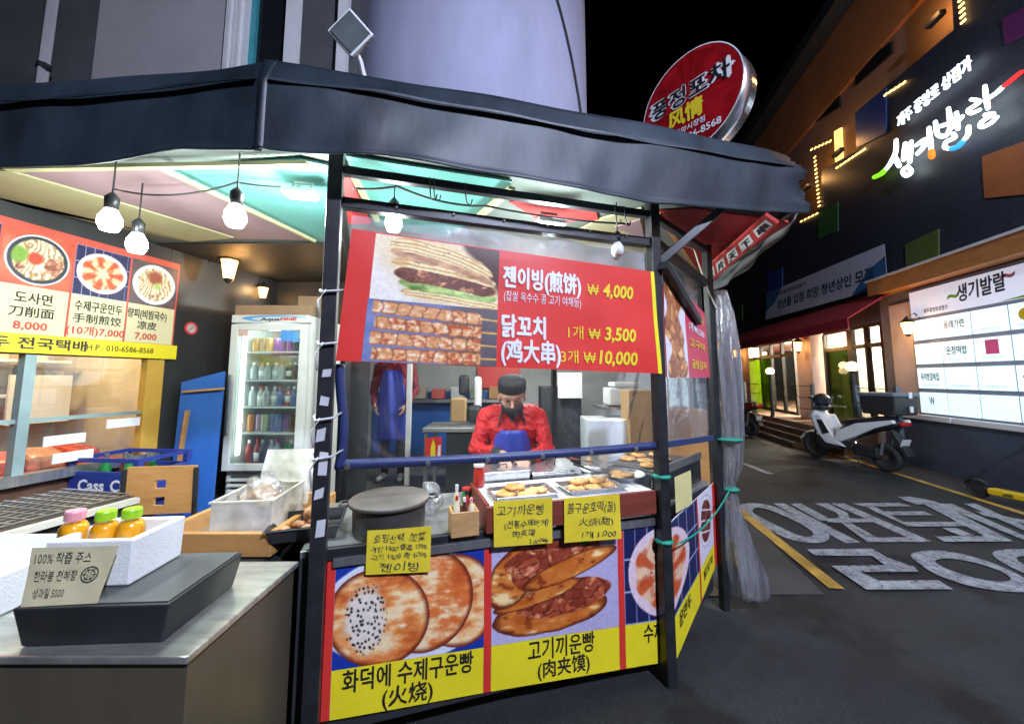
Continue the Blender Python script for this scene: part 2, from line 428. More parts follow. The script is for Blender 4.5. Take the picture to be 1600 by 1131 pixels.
_r = _n.nodes.new('ShaderNodeMapRange'); _r.inputs['From Min'].default_value = 0.34; _r.inputs['From Max'].default_value = 0.47
_n.links.new([q for q in _n.nodes if q.type == 'TEX_COORD'][0].outputs['Object'], _z.inputs['Vector']); _n.links.new(_z.outputs['Fac'], _r.inputs['Value']); _n.links.new(_r.outputs['Result'], _n.nodes['Principled BSDF'].inputs['Alpha'])
_mk = [0]
def mark(pts):
    _mk[0] += 1; return gsheet('road_lettering', [Zm(*p) for p in pts], 0.006 + 0.0004 * _mk[0], m_white_paint)
def ring(outer, inner):
    def rs(p, n=36):
        p = [atZ(*Zm(*q), 0) + V(0, 0, 0.009) for q in p]; k = len(p); out = []
        L = [(p[(i + 1) % k] - p[i]).length for i in range(k)]; T = sum(L)
        def cr(i, t):
            a, b, c, d = p[(i - 1) % k], p[i], p[(i + 1) % k], p[(i + 2) % k]
            return 0.5 * ((2 * b) + (c - a) * t + (2 * a - 5 * b + 4 * c - d) * t * t + (3 * b - a - 3 * c + d) * t ** 3)
        for j in range(n):
            q = T * j / n; i = 0
            while q > L[i]: q -= L[i]; i += 1
            out.append(cr(i, q / L[i]))
        return out
    a, b = rs(outer), rs(inner); n = len(a); mb = MB()
    mb.add(a + b, [(i, (i + 1) % n, n + (i + 1) % n, n + i) for i in range(n)])
    tag(mb.build('road_lettering', m_white_paint, fix=False), kind='structure')
ring([(138, 245), (165, 230), (225, 229), (300, 246), (400, 292), (485, 336), (515, 362), (500, 385), (450, 392), (375, 383), (295, 352), (200, 300), (150, 267)],
     [(200, 255), (222, 246), (265, 255), (350, 290), (425, 330), (448, 355), (430, 367), (390, 361), (320, 330), (240, 290), (205, 270)])
for p in ([(283, 228), (330, 228), (640, 388), (582, 392)], [(352, 229), (398, 229), (532, 300), (478, 300)],
          [(455, 228), (508, 228), (590, 268), (548, 270)], [(490, 291), (560, 289), (572, 296), (600, 310), (510, 306)],
          [(548, 270), (590, 268), (600, 308), (560, 308)], [(560, 308), (600, 308), (740, 386), (672, 388)],
          [(520, 228), (572, 228), (935, 386), (875, 388)], [(690, 370), (845, 368), (874, 387), (722, 388)], [(540, 288), (700, 294), (722, 306), (560, 308)],
          [(608, 229), (800, 227), (850, 241), (660, 243)], [(660, 243), (700, 243), (850, 323), (838, 325)], [(700, 263), (900, 262), (940, 278), (735, 278)], [(800, 306), (1050, 305), (1086, 323), (836, 325)],
          [(795, 203), (850, 202), (946, 221), (880, 236), (830, 220)], [(880, 222), (950, 222), (1268, 386), (1195, 388)],
          [(945, 366), (1190, 364), (1230, 387), (985, 388)], [(975, 331), (1030, 331), (1110, 362), (1050, 364)],
          [(955, 231), (1015, 231), (1320, 366), (1320, 385)], [(1065, 231), (1115, 231), (1330, 330), (1330, 350)], [(1110, 262), (1320, 300), (1320, 316), (1150, 282)],
          [(422, 420), (690, 418), (752, 455), (745, 470), (690, 447), (455, 446)], [(690, 447), (752, 455), (862, 492), (880, 513), (790, 512), (745, 488)],
          [(522, 489), (790, 486), (880, 513), (560, 515)], [(522, 489), (590, 490), (722, 553), (668, 588)], [(668, 588), (660, 552), (962, 549), (1022, 586)]):
    mark(p)
ring([(848, 442), (890, 426), (980, 424), (1100, 448), (1230, 493), (1330, 548), (1345, 590), (1250, 592), (1150, 580), (1060, 560), (950, 520), (880, 475)],
     [(948, 470), (975, 457), (1040, 459), (1130, 478), (1215, 508), (1257, 535), (1245, 549), (1180, 549), (1090, 530), (1000, 500)])
ring([(1183, 437), (1215, 421), (1330, 418), (1420, 440), (1430, 470), (1340, 520), (1280, 500), (1220, 470)],
     [(1282, 452), (1300, 446), (1340, 446), (1370, 456), (1370, 470), (1340, 486), (1310, 478), (1290, 466)])
# ------------------------------------------------------------------ market building across the street
bld = thing('market_building', 'three storey market building with navy tiled front and brown upper floors', 'building', B.P(4, 0, 0))
m_ledge = M('wood_ledge', (0.5, 0.2, 0.06), 0.5, var=0.2, vs=3, stretch=(1, 1, 6))
m_pier = M('pink_white_render', (0.5, 0.4, 0.38), 0.8, var=0.1, vs=3)
m_base = M('blue_grey_base', (0.06, 0.075, 0.11), 0.6, var=0.25, vs=2)
def poly_on(W, px_pts, o, t, name, mat, parent, inset=0.0):
    q = [W.P(*W.px(x, y, o), o) for x, y in px_pts]
    mb = MB(); mb.prism(q, W.n * -t); return mb.build(name, mat, parent)
def rect_on(W, s0, s1, z0, z1, o, t, name, mat, parent, bevel=0.0):
    mb = MB(); mb.box(W.P((s0 + s1) / 2, (z0 + z1) / 2, o - t / 2), (abs(s1 - s0), t, z1 - z0), axes=(W.d, W.n, V(0, 0, 1)))
    return mb.build(name, mat, parent, bevel=bevel)
# navy tile with courses
nm = m_navy.node_tree; bt = nm.nodes.new('ShaderNodeTexBrick'); bt.inputs['Scale'].default_value = 1.0
bt.inputs['Brick Width'].default_value = 0.3; bt.inputs['Row Height'].default_value = 0.1; bt.inputs['Mortar Size'].default_value = 0.008
bt.inputs['Color1'].default_value = (0.026, 0.03, 0.045, 1); bt.inputs['Color2'].default_value = (0.032, 0.036, 0.052, 1); bt.inputs['Mortar'].default_value = (0.02, 0.021, 0.026, 1)
tcn = nm.nodes.new('ShaderNodeTexCoord'); sx = nm.nodes.new('ShaderNodeSeparateXYZ'); cb = nm.nodes.new('ShaderNodeCombineXYZ')
nm.links.new(tcn.outputs['Object'], sx.inputs[0]); nm.links.new(sx.outputs['Y'], cb.inputs['X']); nm.links.new(sx.outputs['Z'], cb.inputs['Y'])
nm.links.new(cb.outputs[0], bt.inputs['Vector']); nm.links.new(bt.outputs['Color'], nm.nodes['Principled BSDF'].inputs['Base Color'])
s_sign, _ = B.px(1430, 500)
poly_on(B, [(1478, -160), (1490, 47), (1336, 177), (1338, 236), (1284, 266), (1282, 326), (1236, 352), (1060, 430), (1060, 516), (1385, 442), (2600, 150), (2600, -160)], 0.0, 0.28, 'front_wall', m_navy, bld)
mb = MB(); mb.box(B.P(9, 6.6, -0.6), (40, 0.3, 7.6), axes=(B.d, B.n, V(0, 0, 1))); mb.build('upper_wall', m_brown, bld)
s0, z0 = B.px(1391, 40, -0.4); 
mb = MB(); mb.box(B.P(9, 9.5, -0.42), (40, 0.1, 1.7), axes=(B.d, B.n, V(0, 0, 1))); mb.build('upper_band', m_orange, bld)
mb = MB(); mb.box(B.P(9, 10.55, -0.3), (40, 0.7, 0.35), axes=(B.d, B.n, V(0, 0, 1))); mb.build('roof_edge', m_dark, bld)
m_wglass = M('dark_window_glass', (0.012, 0.014, 0.018), 0.12, var=0.2)
for q in ([(1336, 107), (1391, 66), (1392, 84), (1336, 134)], [(1265, 183), (1309, 150), (1311, 167), (1266, 196)], [(1219, 227), (1244, 208), (1244, 222), (1219, 240)],
          [(1345, 42), (1367, 24), (1367, 38), (1345, 56)]):
    w = poly_on(B, q, -0.40, 0.1, 'window', m_wglass, bld)
for q, c in (([(1336, 178), (1384, 138), (1384, 208), (1338, 232)], (0.02, 0.05, 0.2)), ([(1534, 245), (1620, 214), (1620, 302), (1538, 310)], (0.34, 0.1, 0.03)),
             ([(1414, 382), (1466, 358), (1466, 418), (1416, 434)], (0.1, 0.13, 0.03)), ([(1278, 330), (1309, 316), (1309, 362), (1278, 374)], (0.03, 0.11, 0.03)),
             ([(1198, 428), (1222, 418), (1222, 455), (1200, 463)], (0.02, 0.05, 0.2)), ([(1565, 30), (1640, -10), (1640, 40), (1570, 70)], (0.12, 0.02, 0.09)),
             ([(1144, 480), (1160, 476), (1160, 500), (1146, 504)], (0.05, 0.12, 0.03))):
    poly_on(B, q, 0.02, 0.02, 'colour_panel', M('panel_%d' % int(c[0] * 1000 + c[2] * 99), c, 0.5, var=0.1), bld)
# rows of small amber lights along the stepped edges
m_led = EM('amber_led', (1.0, 0.55, 0.15), 2.5)
mb = MB()
def leds(a, b, n, o=0.03):
    for i in range(n):
        x = a[0] + (b[0] - a[0]) * i / (n - 1); y = a[1] + (b[1] - a[1]) * i / (n - 1)
        s, z = B.px(x, y, o); mb.box(B.P(s, z, o), (0.08, 0.02, 0.028), axes=(B.d, B.n, V(0, 0, 1)))
leds((1273, 246), (1280, 322), 13); leds((1268, 234), (1297, 221), 6); leds((1308, 262), (1350, 234), 8); leds((1501, 0), (1505, 34), 5); leds((1252, 346), (1276, 334), 5); leds((1384, 148), (1412, 130), 5)
tag(mb.build('edge_lights', m_led, bld), kind='stuff')
m_warmwin = EM('warm_window', (1.0, 0.6, 0.18), 0.9)
poly_on(B, [(1303, 206), (1313, 200), (1315, 250), (1305, 254)], -0.35, 0.05, 'lit_window', m_warmwin, bld)
for px, py, w_, nm in ((1262, 292, 13, 'notch'), (1310, 238, 10, 'notch'), (1462, 30, 16, 'eave')):
    s, z = B.px(px, py, 0.15 if nm == 'notch' else -0.1); oo_ = 0.15 if nm == 'notch' else -0.1
    rect_on(B, s - 0.15, s + 0.15, z - 0.05, z + 0.03, oo_ + 0.06, 0.1, 'assumed_wall_washer', m_dark, bld); lamp('assumed_washer_light', B.P(s, z + 0.15, oo_ + 0.05), w_, (1.0, 0.5, 0.16), 0.1, bld)  # assumed up-lights, fixtures added for the warm glow on the upper walls
# ledge above the directory board, base wall, coping
sL, zL = B.px(1388, 449); sR, zR = B.px(1600, 384)
rect_on(B, sL + 0.1, sR - 6, zL - 0.16, zL + 0.12, 0.30, 0.30, 'wood_ledge', m_ledge, bld)
rect_on(B, sL + 0.12, sR - 6, zL + 0.122, zL + 0.16, 0.33, 0.35, 'ledge_flashing', m_white, bld)
sB, zB = B.px(1400, 655)
rect_on(B, sB + 0.15, -9, 0.0, 0.86, 0.10, 0.3, 'base_wall', m_base, bld)
rect_on(B, sB + 0.16, 0.2, 0.862, 0.95, 0.14, 0.34, 'coping', m_white, bld, bevel=0.01)
rect_on(B, 0.17, -9, 0.862, 0.95, 0.14, 0.34, 'coping', m_white, bld, bevel=0.01)
rect_on(B, sB + 0.14, -9, 0.952, zL - 0.162, 0.0, 0.2, 'board_wall', M('grey_board_wall', (0.16, 0.16, 0.2), 0.6, var=0.1), bld)
# shop front: raised floor, piers, glazing, a lit room behind
sfar = B.px(1140, 600)[0] + 3
rect_on(B, sB + 0.152, sfar, 0.0, 0.5, 0.85, 5.0, 'porch', m_brown, bld, bevel=0.01)
sA1, _ = B.px(1236, 650); sA0, _ = B.px(1340, 650)
for k in range(3):
    rect_on(B, sA0, sA1, 0.0, 0.5 - 0.125 * (k + 1), 0.85 + 0.16 * (k + 1), 0.158, 'step', M('step_stone', (0.12, 0.08, 0.06), 0.7, var=0.2), bld)
zaw = 2.62
def pier(px, w):
    s, _ = B.px(px, 600)
    rect_on(B, s - w / 2, s + w / 2, 0.502, 3.0, 0.05, 0.35, 'pier', m_pier, bld)
pier(1421, 0.5); pier(1262, 0.75); pier(1168, 0.8)
rect_on(B, sL + 0.1, sfar, zaw + 0.15, 3.9, -0.002, 0.25, 'lintel', m_navy, bld)
m_frame = M('bronze_frame', (0.02, 0.018, 0.016), 0.4)
m_glass = CLEAR('shop_glass', (0.95, 0.97, 0.96), haze=0.02, gloss=0.05, rough=0.02)
m_ggl = CLEAR('green_glass', (0.42, 0.62, 0.08), haze=0.12, gloss=0.04, rough=0.03, bs=0.4, haze_col=(0.3, 0.45, 0.06)); m_ogl = CLEAR('olive_glass', (0.16, 0.2, 0.08), haze=0.05, gloss=0.08, rough=0.02, bs=0.4, haze_col=(0.2, 0.22, 0.1))
def glazing(px0, px1, n, mats):
    a, _ = B.px(px0, 600); b, _ = B.px(px1, 600)
    for i in range(n):
        s0 = a + (b - a) * i / n; s1 = a + (b - a) * (i + 1) / n
        f = MB(); 
        for s in (s0, s1): f.box(B.P(s, 1.6, -0.15), (0.09, 0.08, 2.2), axes=(B.d, B.n, V(0, 0, 1)))
        for z in (0.54, 2.3, 2.74): f.box(B.P((s0 + s1) / 2, z, -0.152), (abs(s1 - s0), 0.07, 0.09), axes=(B.d, B.n, V(0, 0, 1)))
        fo = f.build('window_frame', m_frame, bld)
        rect_on(B, s0, s1, 0.54, 2.3, -0.14, 0.012, 'pane', mats[i % len(mats)], fo)
        rect_on(B, s0, s1, 2.34, 2.72, -0.14, 0.012, 'pane', m_glass, fo)
glazing(1404, 1326, 3, [m_glass]); glazing(1322, 1284, 1, [m_ogl]); glazing(1236, 1172, 4, [m_glass, m_glass, m_ggl, m_ggl]); glazing(1160, 1136, 2, [m_ggl, m_glass])
m_roomw = M('shop_plaster', (0.62, 0.58, 0.5), 0.8, var=0.05)
mb = MB()
for a, b in ((sB + 0.2, sfar),):
    mb.box(B.P((a + b) / 2, 1.7, -4.2), (abs(b - a), 0.1, 2.5), axes=(B.d, B.n, V(0, 0, 1)))
    mb.box(B.P((a + b) / 2, 2.95, -2.3), (abs(b - a), 4.2, 0.1), axes=(B.d, B.n, V(0, 0, 1)))
mb.build('shop_room', m_roomw, bld)
s_dark = B.px(1283, 600)[0]
rect_on(B, s_dark, s_dark + 0.1, 0.5, 2.9, -0.2, 3.9, 'partition', m_roomw, bld)
m_tube = EM('shop_tube', (1.0, 0.93, 0.8), 6.0)
for i, s in enumerate((sB + 0.9, sB + 2.2, sB + 3.4, s_dark + 1.0, s_dark + 2.6, s_dark + 4.4)):
    rect_on(B, s, s + 0.9, 2.80, 2.86, -1.2 - (i % 2) * 1.2, 0.16, 'ceiling_tube', m_tube, bld)
for s in (sB + 1.2, sB + 3.0, s_dark + 1.4, s_dark + 4.0):
    lamp('shop_light', B.P(s, 2.6, -1.4), 420, (1.0, 0.9, 0.72), 0.2, bld)
rect_on(B, sB + 0.6, sB + 2.6, 0.5, 1.35, -1.6, 0.6, 'shop_counter', m_white, bld)
rect_on(B, sB + 2.8, sB + 3.6, 0.5, 1.1, -2.2, 0.6, 'shop_table', M('shop_wood', (0.4, 0.25, 0.12), 0.5), bld)
rect_on(B, s_dark + 0.8, s_dark + 1.8, 0.5, 1.2, -1.8, 0.5, 'shop_table', m_white, bld)
for s, z, c in ((sB + 1.0, 2.0, (0.5, 0.1, 0.05)), (sB + 1.7, 1.75, (0.25, 0.1, 0.06)), (sB + 2.7, 1.9, (0.3, 0.2, 0.12)), (s_dark + 1.6, 1.9, (0.5, 0.4, 0.3))):
    rect_on(B, s, s + 0.45, z - 0.25, z + 0.25, -4.12, 0.03, 'wall_poster', M('poster_%d' % int(c[0] * 100 + c[1] * 10), c, 0.6), bld)
# red awning
aw = thing('shop_awning', 'long dark red fabric awning over the shop windows', 'awning', B.P(8, zaw, 0.5))
sa0, sa1 = B.px(1405, 500)[0], sfar
m_awn = M('red_awning_cloth', (0.26, 0.012, 0.025), 0.75, var=0.15, vs=2)
mb = MB(); mb.prism([B.P(sa0, 3.32, 0.02), B.P(sa0, zaw + 0.16, 0.85), B.P(sa0, zaw + 0.14, 0.83), B.P(sa0, 3.28, 0.02)], B.d * (sa1 - sa0)); mb.build('slope', m_awn, aw)
mb = MB(); mb.prism([B.P(sa0, zaw + 0.15, 0.86), B.P(sa0, zaw - 0.06, 0.86), B.P(sa0, zaw - 0.06, 0.845), B.P(sa0, zaw + 0.15, 0.845)], B.d * (sa1 - sa0)); mb.build('valance', m_awn, aw)
# recruiting banner on the wall
bn = thing('wall_banner', 'wide pale banner with dark lettering tied above the red awning', 'banner', B.P(*B.px(1290, 450, 0.1), 0.1))
pts = [B.P(*B.px(x, y, 0.12), 0.12) for x, y in ((1196, 500), (1387, 447), (1382, 381), (1198, 458))]
sh = Sheet(*pts)
m_pale = M('pale_vinyl', (0.6, 0.6, 0.68), 0.5, var=0.08, vs=2)
sh.back(m_pale, bn, 'sheet')
text(sh, '청년몰 입점 희망 청년상인 모집', 0.54, 0.3, sh.H * 0.3, M('slate_ink', (0.03, 0.05, 0.09), 0.5), bn, w=sh.W * 0.78, bold=0.03)
text(sh, '제주중앙로상점가', 0.3, 0.74, sh.H * 0.13, M('slate_ink', (0.03, 0.05, 0.09), 0.5), bn, w=sh.W * 0.32)
m_swoosh = M('blue_swoosh', (0.05, 0.14, 0.3), 0.5)
sh.poly([(0.001, 0.3), (0.12, 0.55), (0.2, 0.999), (0.001, 0.999)], m_swoosh, bn, 'corner_print'); sh.poly([(0.8, 0.001), (0.999, 0.001), (0.999, 0.72), (0.9, 0.5)], m_swoosh, bn, 'corner_print')

# ------------------------------------------------------------------ directory board
db = thing('directory_board', 'lit white shop directory board with rows of name panels on the base wall', 'sign', B.P(s_sign, 0.95, 0.02))
cw = abs(B.px(1434, 530, .06)[0] - B.px(1476, 525, .06)[0])
z_top = B.px(1428, 457, 0.06)[1]; z_hb = B.px(1431, 499, 0.06)[1]; z_bot = B.px(1447, 648, 0.06)[1]
se = s_sign - 0.05
rect_on(B, se + 0.06, se - 7.4, z_bot - 0.08, z_top + 0.06, 0.05, 0.06, 'frame', M('grey_board_frame', (0.2, 0.2, 0.26), 0.5), db)
m_lit = EM('lit_panel', (0.66, 0.9, 1.0), 0.5); m_lit2 = EM('lit_header', (0.74, 0.76, 0.95), 0.26)
rect_on(B, se, se - 7.3, z_hb + 0.03, z_top, 0.09, 0.04, 'header', m_lit2, db)
hs = Sheet(B.P(se, z_hb + 0.03, 0.09), B.P(se - 3.0, z_hb + 0.03, 0.09), B.P(se - 3.0, z_top, 0.09), B.P(se, z_top, 0.09))
m_dk = M('dark_print', (0.03, 0.03, 0.05), 0.5)
hu_ = lambda px: abs(B.px(px, 460, 0.09)[0] - se) / 3.0
text(hs, '생기발랄', hu_(1532), 0.34, 0.26, m_dk, db, bold=0.025, slant=0.1, rot=0.05, w=3.0 * (hu_(1572) - hu_(1494)))
text(hs, '제주중앙로상점가', hu_(1459), 0.1, 0.075, m_dk, db, w=3.0 * (hu_(1478) - hu_(1440)))
text(hs, '~', hu_(1489), 0.30, 0.3, M('leaf_ink', (0.2, 0.5, 0.02), 0.5), db, bold=0.03); text(hs, '~', hu_(1578), 0.55, 0.3, M('pink_ink', (0.7, 0.2, 0.25), 0.5), db, bold=0.03)
hs.poly([(hu_(1558), 0.003), (0.999, 0.003), (0.999, 0.3)], M('leaf_ink', (0.2, 0.5, 0.02), 0.5), db, 'corner_print')
rows = 4; rh = (z_hb - z_bot) / rows
words = [['', '올레가련', '', ''], ['', '온정떡밥', 'P', ''], ['옥이방갈비집', '', '', '산도롱'], ['W', '', '', '']]
for r in range(rows):
    zt = z_hb - rh * r - 0.03; zb = z_hb - rh * (r + 1) + 0.04
    for c in range(6):
        a = se - cw * 1.02 * c; b = a - cw * 0.93
        rect_on(B, a, b, zb, zt, 0.085, 0.03, 'panel', m_lit, db)
        ts = Sheet(B.P(a, zb, 0.085), B.P(b, zb, 0.085), B.P(b, zt, 0.085), B.P(a, zt, 0.085))
        w = words[r][c] if c < 4 else ''
        if w == 'P':
            ts.poly([(0.33, 0.3), (0.72, 0.3), (0.72, 0.9), (0.33, 0.9)], M('pink_logo', (0.75, 0.08, 0.25), 0.5), db, 'logo')
        elif w: text(ts, w, 0.5, 0.42, rh * (0.3 if len(w) > 1 else 0.4), m_dk, db, w=cw * (0.66 if len(w) > 1 else 0.2))
        elif (r, c) == (0, 3):
            ts.poly([(0.4 + 0.17 * math.cos(q), 0.55 + 0.24 * math.sin(q)) for q in [i * math.pi / 8 for i in range(16)]], M('amber_logo', (0.8, 0.5, 0.02), 0.5), db, 'logo')
        if r < 3 and c < 5: text(ts, '제주중앙로 상점', 0.5, 0.12, rh * 0.08, M('faint_print', (0.25, 0.3, 0.38), 0.5), db, w=cw * 0.55, bold=0.0)
lamp('board_glow', B.P(se - 1.5, 1.9, 0.9), 7, (0.7, 0.82, 1.0), 0.5, db)

# ------------------------------------------------------------------ lit brush lettering on the wall
ls = thing('lit_wall_sign', 'glowing white brush lettering with coloured stroke tips high on the navy wall', 'sign', B.P(*B.px(1470, 200, 0.1), 0.1))
KW = lambda x, y: (1300 + x / 4.04, 20 + y / 4.04)
def brush(pts, w, mat, name, o=0.14):
    P = [B.px(*KW(*p), o) for p in pts]
    # smooth the stroke
    Q = []
    for i in range(len(P) - 1):
        a = P[max(i - 1, 0)]; b = P[i]; c = P[i + 1]; d = P[min(i + 2, len(P) - 1)]
        for k in range(5):
            t = k / 5; Q.append(tuple(0.5 * (2 * b[j] + (c[j] - a[j]) * t + (2 * a[j] - 5 * b[j] + 4 * c[j] - d[j]) * t * t + (3 * b[j] - a[j] - 3 * c[j] + d[j]) * t ** 3) for j in (0, 1)))
    Q.append(P[-1])
    sc = abs(B.px(*KW(pts[0][0], pts[0][1]), o)[1] - B.px(*KW(pts[0][0], pts[0][1] + 10), o)[1]) / 10
    mb = MB()
    mb.tube([B.P(s, z, o) for s, z in Q], [w * sc / 2 * (0.85 + 0.15 * math.sin(3.1 * i / len(Q))) for i in range(len(Q))], 8)
    for q in (Q[0], Q[-1]): mb.ball(B.P(q[0], q[1], o), w * sc / 2 * 0.86, 8, 6)
    return mb.build(name, mat, ls, smooth=True)
m_lw = EM('letter_white', (0.86, 1.0, 1.0), 2.0); m_lg = EM('letter_green', (0.2, 0.9, 0.02), 0.8); m_lo = EM('letter_orange', (1.0, 0.17, 0.01), 0.8)
m_lb = EM('letter_blue', (0.03, 0.3, 1.0), 0.8); m_lr = EM('letter_red', (1.0, 0.02, 0.02), 0.7)
for st in ([(405, 805), (402, 880), (372, 945), (345, 985)], [(392, 900), (425, 970)], [(462, 825), (452, 930)], [(500, 815), (490, 945)], [(458, 880), (494, 872)],
           [(475, 972), (447, 1000), (470, 1030), (500, 1005), (478, 972)], [(530, 838), (590, 800), (575, 850), (540, 890)], [(612, 728), (626, 862)],
           [(652, 690), (668, 770), (720, 775), (748, 720)], [(735, 605), (752, 730)], [(668, 722), (738, 700)], [(785, 632), (795, 735)], [(792, 690), (822, 655)],
           [(765, 765), (775, 790), (722, 815), (712, 850), (745, 860)], [(832, 805), (858, 770), (862, 720)],
           [(880, 548), (930, 560), (905, 585), (862, 615), (880, 635), (930, 615)], [(965, 465), (972, 530), (985, 605)], [(985, 545), (1040, 505), (1080, 468)],
           [(965, 645), (1020, 640), (945, 690), (945, 722), (1000, 700), (1040, 660)]):
    brush(st, 25, m_lw, 'stroke')
brush([(338, 990), (310, 1018), (268, 1038)], 30, m_lg, 'stroke'); brush([(627, 872), (632, 912)], 34, m_lo, 'stroke')
brush([(752, 858), (790, 848), (828, 812)], 32, m_lb, 'stroke'); brush([(1086, 464), (1140, 420), (1195, 376)], 28, m_lr, 'stroke')
a = B.px(*KW(425, 725), 0.1); b = B.px(*KW(900, 420), 0.1)
q = Sheet(B.P(a[0], a[1], 0.1), B.P(b[0], a[1], 0.1), B.P(b[0], a[1] + 1, 0.1), B.P(a[0], a[1] + 1, 0.1))
text(q, '제주 중앙로 상점가', 0.5, 0.0, 0.24, EM('small_letter_white', (0.8, 0.9, 1.0), 0.8), ls, w=q.W, bold=0.0, depth=0.03)
lamp('letter_glow', B.P(*B.px(1470, 190, 0.9), 0.9), 12, (0.7, 0.85, 1.0), 0.5, ls)

# ------------------------------------------------------------------ street lanterns and rails
m_lantern = EM('lantern_glass', (1.0, 0.5, 0.13), 4.0)
def wall_lantern(W, px, py, o, label, watts, k=1.0, grp='warm wall lanterns along the shop front'):
    s, z = W.px(px, py, o); t = thing('wall_lantern', label, 'lantern', W.P(s, z, o), group=grp); c = W.P(s, z, o)
    MB().lathe([(0.05 * k, -0.11 * k), (0.085 * k, 0.09 * k)], c, 6).build('lamp_glass', m_lantern, t)
    MB().lathe([(0.11 * k, 0.09 * k), (0.07 * k, 0.14 * k), (0.012, 0.2 * k)], c, 6).build('cap', m_black, t)
    MB().lathe([(0.02, -0.16 * k), (0.055 * k, -0.115 * k)], c, 6).build('base', m_black, t)
    mb = MB(); mb.tube([c + V(0, 0, 0.2 * k), c - W.n * (o * 0.5) + V(0, 0, 0.26 * k), W.P(s, z + 0.1 * k, 0.0)], 0.012, 6); mb.build('bracket', m_black, t)
    lamp('lantern_light', c + W.n * (0.16 * k) + V(0, 0, -0.02), watts, (1.0, 0.5, 0.16), 0.06, t)
wall_lantern(B, 1418, 512, 0.25, 'warm lantern on the pier beside the directory board', 7)
wall_lantern(B, 1247, 541, 0.25, 'warm lantern on the pale pier left of the shop door', 8, 1.2)
wall_lantern(B, 1150, 552, 0.25, 'warm lantern farthest along the shop front by the hanging plastic', 9, 1.3)
def post_lamp(px, py, label):
    o = 0.78; s, z = B.px(px, py, o); t = thing('post_lamp', label, 'lamp', B.P(s, 0.5, o), group='globe lamps on posts along the porch')
    MB().lathe([(0.07, 0.5), (0.05, 0.56), (0.035, z - 0.12), (0.07, z - 0.1), (0.07, z - 0.08)], B.P(s, 0, o), 10).build('post', m_black, t)
    MB().ball(B.P(s, z, o), (0.11, 0.11, 0.1), 12, 8).build('globe', EM('globe_glass', (1.0, 0.68, 0.36), 2.2), t, smooth=True)
    lamp('globe_light', B.P(s, z + 0.16, o), 5, (1.0, 0.65, 0.3), 0.1, t)
post_lamp(1203, 580, 'glowing globe lamp on a black post before the green panes'); post_lamp(1331, 573, 'glowing globe lamp on a black post beside the shop door')
def railing(px0, px1, label):
    a, _ = B.px(px0, 640, 0.75); b, _ = B.px(px1, 640, 0.75)
    t = thing('porch_railing', label, 'railing', B.P((a + b) / 2, 0.5, 0.75))
    for s in (a, b): rect_on(B, s - 0.03, s + 0.03, 0.5, 1.45, 0.78, 0.06, 'post', M('rail_grey', (0.14, 0.17, 0.2), 0.4, 0.5), t)
    for z in (0.85, 1.12, 1.4):
        MB().tube([B.P(a, z, 0.75), B.P(b, z, 0.75)], 0.012, 6).build('rail', m_black, t)
railing(1340, 1404, 'grey railing on the porch behind the white scooter'); railing(1166, 1272, 'thin black railing along the porch with green panes')

# ------------------------------------------------------------------ buildings behind the stall, upper left
tw = thing('round_tower', 'pale round plastered tower rising behind the stall roof', 'building', (-0.74, 7.0, 0))
m_plaster = M('tower_plaster_lit_violet', (0.5, 0.52, 0.7), 0.85, var=0.14, vs=1.5, bump=0.2, bs=30, stretch=(1, 1, 0.3))  # violet-blue cast of the night light is mixed into the plaster colour
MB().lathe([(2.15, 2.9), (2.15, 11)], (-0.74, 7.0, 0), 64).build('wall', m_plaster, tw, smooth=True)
mb = MB(); mb.tube([V(-0.74, 7, 0) + V(2.17 * math.sin(a), -2.17 * math.cos(a), 9.0 - 4.6 * ((a - 0.1) / 1.2) ** 1.6) for a in [0.1 + 1.2 * i / 20 for i in range(21)]], 0.02, 6); mb.build('cable', m_dark, tw)
ub = thing('corner_building', 'grey plastered corner building with tall white framed window', 'building', (-3.5, 4.6, 0))
m_mauve = M('grey_mauve_plaster', (0.42, 0.39, 0.4), 0.85, var=0.1, vs=1.5)
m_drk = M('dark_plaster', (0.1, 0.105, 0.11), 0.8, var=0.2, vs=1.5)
def colm(px0, px1, Y, t, name, mat, z0=2.7, z1=8.0):
    a = atY(px0, 60, Y); b = atY(px1, 60, Y)
    mb = MB(); mb.box(((a.x + b.x) / 2, Y + t / 2, (z0 + z1) / 2), (b.x - a.x, t, z1 - z0)); return mb.build(name, mat, ub)
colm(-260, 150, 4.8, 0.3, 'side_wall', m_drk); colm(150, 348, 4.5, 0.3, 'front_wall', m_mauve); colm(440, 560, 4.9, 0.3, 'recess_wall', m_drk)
fw = colm(350, 380, 4.4, 0.12, 'window_frame', m_white)
for q in (357, 366, 373):
    a = atY(q, 60, 4.39); mb = MB(); mb.box((a.x, 4.385, 5.3), (0.03, 0.03, 5.2)); mb.build('frame_rib', m_white, fw)
colm(380, 398, 4.5, 0.1, 'teal_strip', M('teal_paint', (0.05, 0.3, 0.34), 0.5)); colm(398, 444, 4.55, 0.05, 'pane', m_wglass); colm(444, 461, 4.4, 0.12, 'window_frame', m_white)
colm(526, 541, 4.7, 0.1, 'corner_trim', m_white)
pp = thing('wall_pipe', 'thin white drainpipe on the dark wall at upper left', 'pipe', atY(68, 60, 4.55))
a = atY(74, 0, 4.55); MB().tube([(a.x, 4.6, 2.7), (a.x, 4.6, 8)], 0.06, 10).build('pipe', m_white, pp, smooth=True)
for z in (4.4, 5.6): MB().lathe([(0.072, -0.03), (0.072, 0.03)], (a.x, 4.6, z), 10).build('clamp', m_dark, pp)

